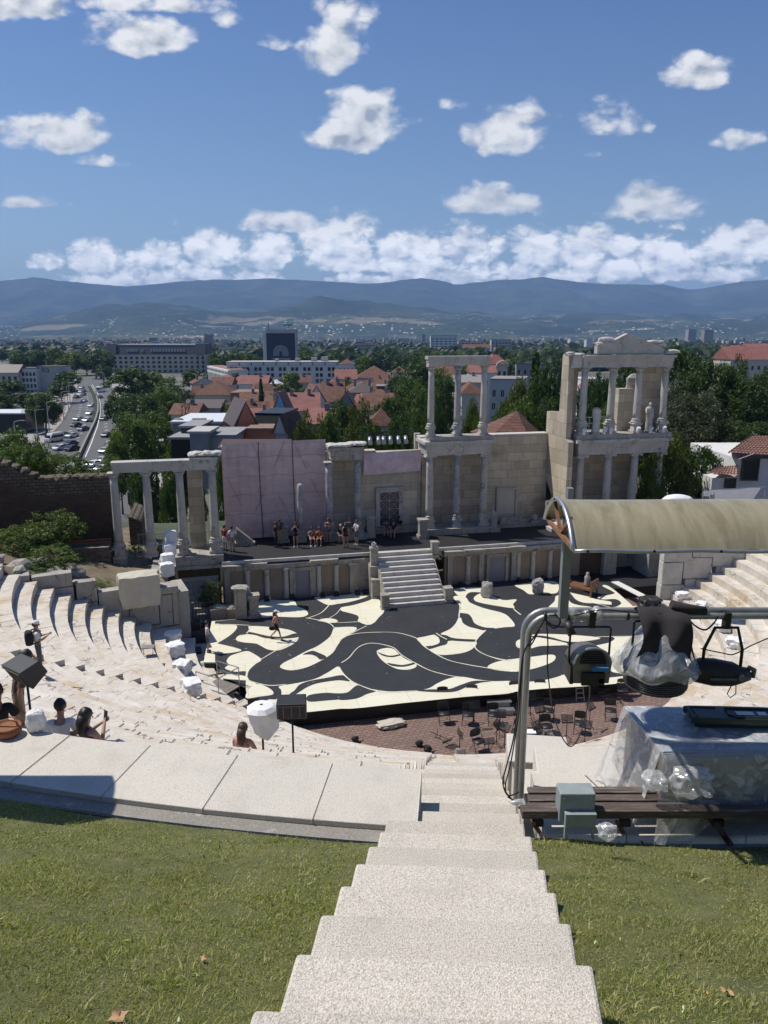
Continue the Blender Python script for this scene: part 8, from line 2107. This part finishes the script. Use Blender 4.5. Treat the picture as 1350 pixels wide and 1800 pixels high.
for k, (d, l0, l1, z, dp, lb) in enumerate(((9.25,.95,2.2,-5.70,.95,'pale concrete seat block right of the stairs, nearest the steel pole'),(10.4,.62,1.55,-6.15,.8,'pale concrete seat block one step lower beside the stairs'))):
 mb = MB(); pts = [stair_pt(d-dp/2,l0,0),stair_pt(d-dp/2,l1,0),stair_pt(d+dp/2,l1,0),stair_pt(d+dp/2,l0,0)]
 mb.prism([(p.x,p.y) for p in pts], z-.6, z); one(mb, 'seat_block', 'terrace_concrete', lb, 'block', tuple(stair_pt(d,(l0+l1)/2,z-.6)), bevel=.015)
# lighting pipe frame
PF = WZ(915,1400,Z_TER-.12)
pf = thing('pipe_frame', 'grey steel pipe frame of two bent pipes carrying the stage lamps at the right', 'frame', tuple(PF), 'L')
for k, (dx, dy, zz) in enumerate(((0,0,0),(-.035,.085,.035))):
 ztop = WY(1100,1083,PF.y).z-PF.z+zz
 pts = [(dx,dy,-.15),(dx,dy,ztop-.25)]
 for q_ in range(1, 7): a = q_*math.pi/12; pts.append((dx+.25*(1-math.cos(a)), dy, ztop-.25+.25*math.sin(a)))
 pts += [(1.5,dy,ztop),(5.2,dy,ztop)]
 mb = MB(); mb.tube(pts, .038, 14); mb.build('pipe', 'grey_pipe', pf)
ZTP = WY(1100,1083,PF.y).z;
mb = MB()
for x in (.16,.42,.75,1.1,2.2,3.0): mb.tube([(x,-.0,ZTP-PF.z),(x+.03,0,ZTP-PF.z)], .050, 12)
mb.build('clamp', 'black_metal', pf)
def PX(u): return WY(u, 1083, PF.y).x
def yoke(mb, x, y, ztop, w, drop, r=.012): mb.tube([(x-w/2,y,ztop-drop),(x-w/2,y,ztop-.02),(x-w/2+.02,y,ztop),(x+w/2-.02,y,ztop),(x+w/2,y,ztop-.02),(x+w/2,y,ztop-drop)], r, 6)
x1 = PX(1040); zc1 = WY(1035,1165,PF.y).z
l1 = thing('stage_lamp', 'grey fresnel stage lamp with a round vented back and blue handle hanging under the pipe', 'lamp', (x1, PF.y, ZTP-.05))
mb = MB(); mb.box(x1-.035,x1+.035,PF.y-.05,PF.y+.05,ZTP-.13,ZTP+.06); yoke(mb, x1, PF.y, ZTP-.13, .46, .42, .013); mb.build('yoke', 'black_metal', l1)
mb = MB(); n_ = 18
prof = [(math.cos(math.pi*k/n_), math.sin(math.pi*k/n_)) for k in range(n_+1)]
pts = [(x1+.22*a, zc1+.02+.20*b_) for a, b_ in prof]+[(x1-.20,zc1-.22),(x1+.20,zc1-.22)]
mb.prism_y(pts, PF.y-.16, PF.y+.26); mb.v = [(x, y, z-.25*(y-PF.y)) for x, y, z in mb.v]; mb.build('housing', 'lamp_body', l1, bevel=.012)
mb = MB(); mb.tube([(x1+.205*a, PF.y-.165, zc1+.065+.185*b_) for a, b_ in prof], .014, 6); mb.build('rim', 'steel_grey', l1)
mb = MB()
for k in range(6): w_ = .15*math.sqrt(max(.05, 1-(k/6.5)**2)); mb.box(x1-w_,x1+w_,PF.y-.185,PF.y-.168,zc1+.07+k*.026,zc1+.083+k*.026)
mb.build('vent', 'black_plastic', l1)
mb = MB(); mb.box(x1-.02,x1+.16,PF.y-.25,PF.y-.22,zc1+.01,zc1+.05); mb.box(x1-.02,x1+.0,PF.y-.22,PF.y-.16,zc1+.01,zc1+.05); mb.box(x1+.14,x1+.16,PF.y-.22,PF.y-.16,zc1+.01,zc1+.05); mb.build('handle', 'blue_plastic', l1)
mb = MB(); mb.cyl((x1+.10,PF.y-.2,zc1-.13),(x1+.10,PF.y-.165,zc1-.13),.03,.03,12); mb.build('knob', 'blue_plastic', l1)
mb = MB(); mb.box(x1-.24,x1-.20,PF.y-.14,PF.y+.2,zc1-.2,zc1+.02); mb.box(x1-.12,x1+.14,PF.y-.20,PF.y-.165,zc1-.19,zc1-.04); mb.build('side_plate', 'black_metal', l1)
x2 = PX(1162); zc2 = WY(1160,1165,PF.y).z
l2 = thing('large_stage_lamp', 'large round black stage lamp wrapped in clear plastic with a black cloth over it', 'lamp', (x2, PF.y, ZTP-.05))
mb = MB(); mb.lathe(x2, PF.y, [(.26,zc2-.29),(.34,zc2-.27),(.35,zc2-.12),(.37,zc2-.10),(.37,zc2-.05),(.34,zc2-.03),(.29,zc2+.12),(.2,zc2+.22),(.06,zc2+.25)], 28); mb.build('housing', 'black_plastic', l2)
mb = MB()
for k in range(5): mb.lathe(x2, PF.y, [(.353,zc2-.24+k*.024),(.359,zc2-.235+k*.024),(.353,zc2-.23+k*.024)], 28)
mb.build('cooling_ribs', 'lamp_body', l2)
mb = MB(); yoke(mb, x2, PF.y, ZTP-.06, .6, .3, .014); mb.build('yoke', 'black_metal', l2)
mb = MB(); mb.smooth = True; vs = []; n_ = 48
prof = [(.17,.44),(.25,.38),(.32,.26),(.39,.14),(.47,.03),(.50,-.04),(.47,-.075),(.38,-.095)]
for r, f in prof:
 for k in range(n_):
  a = 2*math.pi*k/n_; rr2 = r*(1+.05*math.sin(a*5+f*8)+.07*noise.noise(Vector((math.cos(a)*2.5, math.sin(a)*2.5, f*6)))); vs.append((x2+rr2*math.cos(a), PF.y+rr2*.85*math.sin(a), zc2+f+.02*math.sin(a*7)))
mb.add(vs, [(j*n_+k, j*n_+(k+1) % n_, (j+1)*n_+(k+1) % n_, (j+1)*n_+k) for j in range(len(prof)-1) for k in range(n_)]); mb.build('plastic_wrap', 'clear_film', l2)
mb = MB(); mb.smooth = True; vs = []; W2, H2 = 18, 14
for j in range(H2+1):
 for i in range(W2+1):
  f, g = i/W2, j/H2; xx = x2-.30+.58*f+.03*math.sin(g*4);
  zz = ZTP+.09-g*.47-.05*abs(f-.5)+.02*math.sin(f*11); yy = PF.y-.09-.16*math.sin(min(1, g*1.25)*1.5)-.03*math.sin(f*9+g*3)
  if j == 0: yy = PF.y+.14; zz = ZTP+.03
  if j == 1: yy = PF.y; zz = ZTP+.115
  vs.append((xx+(.05 if f < .5 else -.05)*max(0,g-.6)*-1, yy, zz))
mb.add(vs, [(j*(W2+1)+i, j*(W2+1)+i+1, (j+1)*(W2+1)+i+1, (j+1)*(W2+1)+i) for j in range(H2) for i in range(W2)])
one(mb, 'black_cloth', 'black_cloth', 'black cloth thrown over the pipe and the large lamp', 'cloth', (x2, PF.y, ZTP))
x3 = PX(1278); zc3 = WY(1278,1180,PF.y).z
l3 = thing('profile_lamp', 'black profile spotlight lying sideways in a yoke under the right end of the pipe', 'lamp', (x3, PF.y, ZTP-.05))
mb = MB(); mb.box(x3-.03,x3+.03,PF.y-.05,PF.y+.05,ZTP-.14,ZTP+.05)
mb.tube([(x3-.22,PF.y,zc3+.02),(x3-.22,PF.y,zc3+.28),(x3-.12,PF.y,ZTP-.14),(x3+.14,PF.y,ZTP-.14),(x3+.22,PF.y,zc3+.27),(x3+.22,PF.y,zc3+.0)], .019, 8); mb.build('yoke', 'black_metal', l3)
mb = MB(); mb.tube([(x3-.32,PF.y+.05,zc3+.03),(x3-.28,PF.y,zc3+.02),(x3-.1,PF.y-.02,zc3),(x3+.12,PF.y-.03,zc3-.02),(x3+.22,PF.y-.03,zc3-.03),(x3+.31,PF.y-.03,zc3-.02)], [.10,.145,.16,.14,.10,.075], 18); mb.build('housing', 'black_plastic', l3)
mb = MB(); mb.tube([(x3+.30,PF.y-.03,zc3+.06),(x3+.37,PF.y-.03,zc3+.03),(x3+.36,PF.y-.03,zc3-.06)], .03, 8); mb.tube([(x3-.2,PF.y-.2,zc3+.0),(x3+.1,PF.y-.19,zc3-.01)], .014, 6); mb.cyl((x3+.16,PF.y-.2,zc3-.0),(x3+.16,PF.y-.12,zc3-.0),.04,.04,12); mb.build('control_knob', 'lamp_body', l3)
mb = MB(); mb.tube([(x3+.12,PF.y-.05,zc3-.15),(x3+.08,PF.y-.05,zc3-.26),(x3+.12,PF.y-.05,zc3-.31),(x3+.18,PF.y-.05,zc3-.26),(x3+.17,PF.y-.05,zc3-.15)], .006, 5); mb.build('safety_cable', 'cable', l3)
mb = MB(); mb.smooth = True; vs = []
xa, xb = PX(985), PX(1060); n_ = 10
for j in range(13):
 f = j/12; r = .055+.035*math.sin(f*9)+.02*math.sin(f*23)
 for k in range(n_): a = 2*math.pi*k/n_; rr2 = r*(1+.35*noise.noise(Vector((math.cos(a)*2, math.sin(a)*2, f*8)))); vs.append((xa+(xb-xa)*f, PF.y+.03+rr2*math.cos(a), ZTP+.015+rr2*math.sin(a)))
mb.add(vs, [(j*n_+k, j*n_+(k+1) % n_, (j+1)*n_+(k+1) % n_, (j+1)*n_+k) for j in range(12) for k in range(n_)])
one(mb, 'plastic_sleeve', 'clear_film', 'crumpled clear plastic wrapped round the pipe beside the steel post', 'plastic', (xa, PF.y, ZTP))
mb = MB(); xx = PX(1000); mb.cyl((xx-.03,PF.y-.06,ZTP-.05),(xx+.02,PF.y-.12,ZTP-.18),.045,.05,12); one(mb, 'cable_plug', 'black_plastic', 'short black cable plug hanging from the pipe beside the steel post', 'plug', (xx, PF.y, ZTP))
def cable(pts, r, label, name='cable', group='black cables around the pipe frame'):
 mb = MB(); mb.tube(smooth_open([tuple(p) for p in pts], 8), r, 6); one(mb, name, 'cable', label, 'cable', tuple(pts[0]), group=group)
def PP(u, v, dy=0.): p = WY(u, v, PF.y+dy); return (p.x, p.y, p.z)
cable([PP(957,1090,-.06),PP(940,1118,-.06),PP(925,1138,-.05),PP(918,1160,-.05),PP(914,1200,-.06),PP(904,1290,-.06),PP(892,1340,-.06),PP(884,1375,-.06),PP(893,1398,-.05),PP(912,1392,-.05)], .009, 'black cable running down the left of the upright pipe to the ground')
cable([PP(957,1088,-.05),PP(936,1130,-.05),PP(920,1150,-.04),PP(912,1250,-.05),PP(899,1335,-.05),PP(888,1385,-.05),PP(900,1405,-.05)], .008, 'second black cable beside the upright pipe, just right of the first')
cable([PP(960,1086,-.05),PP(963,1130,-.05),PP(962,1165,-.04),PP(965,1200,0.),PP(972,1250,0.3),PP(985,1290,.5),PP(1003,1312,.6),PP(1020,1290,.6),PP(1035,1230,.2),PP(1036,1200,-.1)], .008, 'long black cable looping down from the pipe and back up to the fresnel lamp')
cable([PP(957,1088,-.05),PP(970,1098,-.06),PP(990,1102,-.06),PP(1005,1096,-.05),PP(992,1083,-.05),PP(965,1082,-.05)], .010, 'black cable coiled round the pipe beside the bend')
cable([PP(975,1078,-.05),PP(985,1092,-.07),PP(975,1104,-.06),PP(962,1096,-.05)], .010, 'short thick cable knot hanging at the pipe bend')
cable([PP(1205,1080,-.05),PP(1214,1130,-.08),PP(1222,1160,-.08),PP(1236,1175,-.05)], .010, 'black cable right of the black cloth, outer one')
cable([PP(1205,1080,-.05),PP(1208,1120,-.06),PP(1216,1165,-.06),PP(1230,1180,-.05)], .008, 'black cable right of the black cloth, inner one')
cable([PP(1350,1122,0),PP(1320,1135,0),PP(1290,1150,0),PP(1270,1148,0),PP(1232,1140,0)], .007, 'thin black cable sagging from the right edge to the profile spotlight')
cable([PP(1010,1082,-.05),PP(1060,1072,-.04),PP(1130,1078,-.05),PP(1200,1078,-.05)], .008, 'black cable lying along the top of the pipe')
cable([PP(1205,1082,-.05),PP(1222,1100,-.07),PP(1240,1107,-.07),PP(1255,1095,-.05),PP(1262,1083,-.04)], .010, 'black cable swagged below the pipe between the two right lamps')
mb = MB(); mb.tube([PP(1180,1062,0.0),PP(1205,1070,0.),PP(1240,1074,0.)], [.05,.06,.05], 10); one(mb, 'cable_bundle', 'black_cloth', 'thick bundle of black cables strapped on top of the pipe', 'cable', PP(1180,1062,0.))
# canopy
cn = thing('curved_canopy', 'curved yellowed translucent roof canopy on a grey steel post at the right', 'canopy', (PX(983), PF.y, ZTP-.05))
YE0, YE1, ZE = 6.62, 7.85, -1.945
XL = 1.77; XR = 7.0
def arc(n_, y0=YE0, y1=YE1, rise=.335, z=ZE):
 ch = y1-y0; Rr = (ch*ch/4+rise*rise)/(2*rise); cz = z+rise-Rr; cy_ = (y0+y1)/2; a0 = math.asin(ch/2/Rr); return [(cy_-Rr*math.sin(a0-2*a0*k/n_)*1., cz+Rr*math.cos(a0-2*a0*k/n_)) for k in range(n_+1)]
A = arc(24)
mb = MB(); mb.smooth = True; nx2 = 60; vs = []
for i in range(nx2+1):
 x = XL+(XR-XL)*i/nx2
 for (y, z) in A: vs.append((x, y, z+.012*noise.noise(Vector((x*1.1, y*2, 0)))-.006*math.sin(x*3.2)))
mb.add(vs, [(i*25+k, (i+1)*25+k, (i+1)*25+k+1, i*25+k+1) for i in range(nx2) for k in range(24)]); mb.build('roof_sheet', 'polycarbonate', cn)
mb = MB(); mb.tube([(XL-.01, y, z+.005) for y, z in A], .024, 10); mb.build('end_rim', 'bright_metal', cn); mb = MB(); mb.tube([(XR, y, z) for y, z in A], .024, 10); mb.build('end_rim', 'bright_metal', cn)
mb = MB(); mb.tube([(XL+5.3*k/40, YE0-.01, ZE-.005+.006*math.sin(k*.9)) for k in range(41)], .019, 8); mb.tube([(XL, YE1, ZE),(XR, YE1, ZE)], .019, 8); mb.build('gutter_pipe', 'bright_metal', cn)
mb = MB()
for k in range(6): mb.cyl((XL+.12+k*.62, YE0-.035, ZE+.0),(XL+.12+k*.62, YE0-.02, ZE+.0),.013,.013,8)
for k in (4,9,14,19): y, z = A[k]; mb.cyl((XL-.04,y,z+.005),(XL-.025,y,z+.005),.013,.013,8)
mb.build('bolt', 'black_metal', cn)
ym = (YE0+YE1)/2
for xx in (XL+.02, XL+2.6, XL+5.0):
 mb = MB()
 mb.beam((xx,YE0+.02,ZE-.01),(xx,YE1-.02,ZE-.01),.035,.04); mb.beam((xx,ym,ZE),(xx,YE1-.28,ZE+.27),.03); mb.beam((xx,ym,ZE),(xx,YE0+.25,ZE+.25),.03); mb.build('truss', 'rust', cn)
xp = PX(983); mb = MB(); mb.box(xp-.047,xp+.047,PF.y+.0-.2,PF.y-.1,ZTP+.05,ZE+.02); mb.box(xp-.03,xp+.03,PF.y-.19,PF.y-.1,ZE+.021,ZE+.36); mb.box(xp-.075,xp+.075,PF.y-.22,PF.y-.07,ZE-.16,ZE-.13); mb.build('post', 'post_grey', cn)
c2 = copy_tree(cn); c2.location = cn.location+Vector((-12.29, 1.0, 0)); c2['label'] = 'unseen canopy copy added beyond the left edge to shade the terrace corner'  # unseen copy of the canopy, added to cast the terrace corner's shadow
# control desk with plastic and bins
ZD = Z_TER+.93
tk = thing('control_desk', 'grey topped control desk under clear plastic sheeting on the terrace', 'desk', (3.6, 7.6, Z_TER))
c0 = WZ(1098,1243,ZD); c1 = WZ(1165,1321,ZD)
P4 = [(c1.x,c1.y),(c1.x+4.2,c1.y+.08),(c0.x+4.2,c0.y+.05),(c0.x,c0.y)]
mb = MB(); mb.prism(P4, ZD-.05, ZD); mb.build('top', 'table_top', tk, bevel=.01)
mb = MB(); mb.prism([(P4[0][0]+.03,P4[0][1]+.03),(P4[1][0],P4[1][1]+.03),(P4[2][0],P4[2][1]-.03),(P4[3][0]+.03,P4[3][1]-.03)], Z_TER, ZD-.052); mb.build('body', 'table_side', tk)
mb = MB(); mb.box(c1.x+.02,c1.x+.06,c1.y-.01,c1.y+.028,Z_TER,ZD-.051); mb.box(c1.x+1.3,c1.x+1.34,c1.y-.0,c1.y+.028,Z_TER,ZD-.051); mb.tube([(c1.x,c1.y-.012,ZD-.03),(c1.x+4.1,c1.y+.06,ZD-.03)], .012, 6); mb.build('edge_trim', 'steel_grey', tk)
mb = MB(); mb.smooth = True; vs = []; NX, NY = 46, 26
for j in range(NY+1):
 g = j/NY
 for i in range(NX+1):
  f = i/NX;
  if g < .45:
   q = g/.45; x = c0.x+(c1.x-c0.x)*q-.02+4.0*f; y = c0.y+(c1.y-c0.y)*q; z = ZD+.012+.012*noise.noise(Vector((x*4,y*4,0)))
  else:
   q = (g-.45)/.55; flare = .08+.34*q+.12*math.sin(f*16+1)*q+.10*math.sin(f*37)*q
   x = c1.x-.02+4.0*f-.10*q*(1 if f < .05 else 0); y = c1.y-flare*.55; z = ZD-.02-(ZD-Z_TER-.12+(.25*math.sin(f*9+2)))*q*(.62 if f > .42 else .95)
  vs.append((x, y, z+.02*noise.noise(Vector((x*5, y*5, z*5)))*(1 if g > .45 else .3)))
mb.add(vs, [(j*(NX+1)+i, j*(NX+1)+i+1, (j+1)*(NX+1)+i+1, (j+1)*(NX+1)+i) for j in range(NY) for i in range(NX)])
o0 = len(mb.v); vs = []
for j in range(17):
 q = j/16
 for i in range(15):
  f = i/14; x = c0.x+(c1.x-c0.x)*f; y = c0.y+(c1.y-c0.y)*f; fl = .02+.22*q+.09*math.sin(f*13)*q+.05*math.sin(f*29)*q
  vs.append((x-fl, y-.04*q, ZD+.01-(ZD-Z_TER)*.98*q+.03*noise.noise(Vector((x*6,y*6,q*5)))))
mb.add(vs, [(j*15+i, j*15+i+1, (j+1)*15+i+1, (j+1)*15+i) for j in range(16) for i in range(14)])
one(mb, 'plastic_sheet', 'clear_film', 'clear crumpled plastic sheeting draped over the control desk', 'plastic', (c1.x, c1.y, Z_TER))
def crumple(p, size, seed, label):
 mb = MB(); mb.smooth = True; mb.rock(p, tuple(k*.8 for k in size), seed, amp=.28, sub=4, boxy=.3); one(mb, 'plastic_bundle', 'clear_film', label, 'plastic', p)
q = WY(1215,1375,6.98); crumple((q.x, q.y, q.z+.0), (.55,.35,.38), 4, 'bunched clear plastic hanging over the bench in front of the control desk')
q = WY(1150,1372,7.0); crumple((q.x, q.y, q.z), (.3,.3,.22), 8, 'small bunch of clear plastic at the left corner of the control desk')
q = WY(1068,1462,6.15); crumple((q.x, q.y, q.z), (.22,.16,.2), 12, 'crumpled clear plastic bag behind the grey electrical box')
def lid(u0, v0, w, d, z, mat, name, label, rz, labels=True):
 p = WZ(u0, v0, z); t_ = thing(name, label, 'bin', tuple(p), 'L', rz)
 pts = smooth_closed([(-w/2+.05,-d/2),(w/2-.05,-d/2),(w/2,-d/2+.05),(w/2,d/2-.05),(w/2-.05,d/2),(-w/2+.05,d/2),(-w/2,d/2-.05),(-w/2,-d/2+.05)], 2)
 mb = MB(); mb.prism(pts, 0, .07); mb.build('body', mat, t_, bevel=.012)
 return t_, p
b1, p1_ = lid(1300,1266,1.10,.34,ZD+.02,'bin_green','folded_crate','long dark green folded plastic crate lying on the control desk',-.02)
b2, p2_ = lid(1285,1262,.95,.30,ZD+.095,'bin_green','folded_crate','upper dark green folded plastic crate with white labels on the control desk',-.05)
mb = MB(); mb.tube([(.02,-.115,.075),(.42,-.115,.075),(.44,.09,.075),(-.05,.09,.075),(-.06,-.06,.075),(.02,-.115,.075)], .012, 6); mb.tube([(-.42,-.12,.072),(-.44,.10,.072),(-.15,.10,.072)], .010, 6); mb.build('frame', 'black_plastic', b2)
for a, b_ in ((.04,.24),(.28,.38)): mb = MB(); mb.box(a,b_,-.06,.02,.073,.076); mb.build('label_sheet', 'paper', b2)
mb = MB()
for a, b_ in ((.06,.16),(.06,.2),(.06,.13)): pass
mb = MB(); p = WZ(1230,1243,ZD+.09); mb.prism([(p.x-.1,p.y-.05),(p.x+.9,p.y-.04),(p.x+.85,p.y+.1),(p.x-.05,p.y+.08)], ZD+.0, ZD+.03); one(mb, 'blue_lid', 'bin_blue', 'dark blue lid lying behind the green crates', 'lid', tuple(p))
# bench
bn_ = thing('plank_bench', 'long weathered dark wooden plank bench in front of the control desk', 'bench', (3.6, 7.1, -5.2), 'W')
for k, (v, Y, th, hgt) in enumerate(((1391,7.34,.115,.045),(1405,7.19,.115,.045),(1419,7.05,.11,.045),(1427,6.88,.12,.09))):
 a = WY(928 if k < 3 else 916, v, Y); z = a.z-.02*0; mb = MB(); n2_ = 1
 mb.beam((a.x, Y, a.z), (a.x+4.6, Y+.02, a.z-.0), hgt, th, up=(0,1,0)); mb.build('plank', 'weathered_bench', bn_, bevel=.006)
zb_ = WY(1000,1440,6.9).z
for k, u in enumerate((945,1098,1262)):
 a = WY(u, 1432, 6.9); mb = MB(); mb.box(a.x-.06,a.x+.06,6.86,7.35,a.z-.12,a.z-.05); mb.build('bracket', 'black_metal', bn_)
for u0, v0, u1, v1 in ((1085,1445,1102,1478),(1258,1448,1288,1490),(938,1448,948,1462)):
 a = WY(u0, v0, 6.85); d = ray(u1, v1); t2 = 5.
 while d[2]*t2 > grass_z(d[0]*t2, d[1]*t2)-.05 and t2 < 9: t2 += .02
 mb = MB(); mb.tube([tuple(a), (d[0]*t2, d[1]*t2, d[2]*t2)], .035 if u0 > 1200 else .025, 8); mb.build('leg', 'rust' if u0 < 1200 else 'dark_wood', bn_)
d = ray(1014,1466); t2 = 6.72/d[1]
eb = thing('electrical_box', 'grey metal electrical box on legs beside the bench', 'electrical box', (d[0]*t2, d[1]*t2, max(d[2]*t2, grass_z(d[0]*t2, d[1]*t2)-.02)), 'L')
eb.scale = (.88,)*3; wE = 70/FPX*(t2*1.0); mb = MB(); mb.box(-wE/2,wE/2,.05,.28,.12,.50); mb.build('cabinet', 'box_grey', eb, bevel=.012)
mb = MB(); mb.box(-wE/2+.055,wE/2+.0,-.03,.048,.10,.27); mb.box(-wE/2+.05,wE/2+.005,-.035,.047,.272,.285); mb.build('lower_box', 'box_grey', eb, bevel=.006)
mb = MB()
for x in (-wE/2+.05, wE/2-.045): mb.cyl((x,.038,.435),(x,.049,.435),.018,.018,10)
mb.build('bolt', 'steel_grey', eb)
for x in (-wE/2+.07, wE/2-.02): mb = MB(); mb.box(x-.012,x+.012,-.02,.03,-.06,.098); mb.build('leg', 'box_grey', eb)
rgc = random.Random(8)
for k in range(6):
 x0, y0 = PF.x-.1+.12*k, PF.y-.15-.1*(k % 3); pts = []
 for j in range(7):
  x = x0+.75*j/6+rgc.uniform(-.12,.12); y = y0-.5*j/6+rgc.uniform(-.1,.1); r = math.hypot(x-CX, y-CY)
  z = (Z_TER-.12 if r < R_BACK+.25 else grass_z(x, y))+.03+.03*rgc.random(); pts.append((x, y, z))
 cable(pts, .009, 'black cable trailing over the ground at the foot of the upright pipe', group='cables at the foot of the upright pipe')
mb = MB(); mb.smooth = True; q = WY(925,1412,PF.y-.25); mb.rock(tuple(q), (.34,.14,.08), 3, amp=.5, sub=3); one(mb, 'plastic_wrap', 'clear_film', 'small strip of clear plastic beside the foot of the upright pipe', 'plastic', tuple(q))
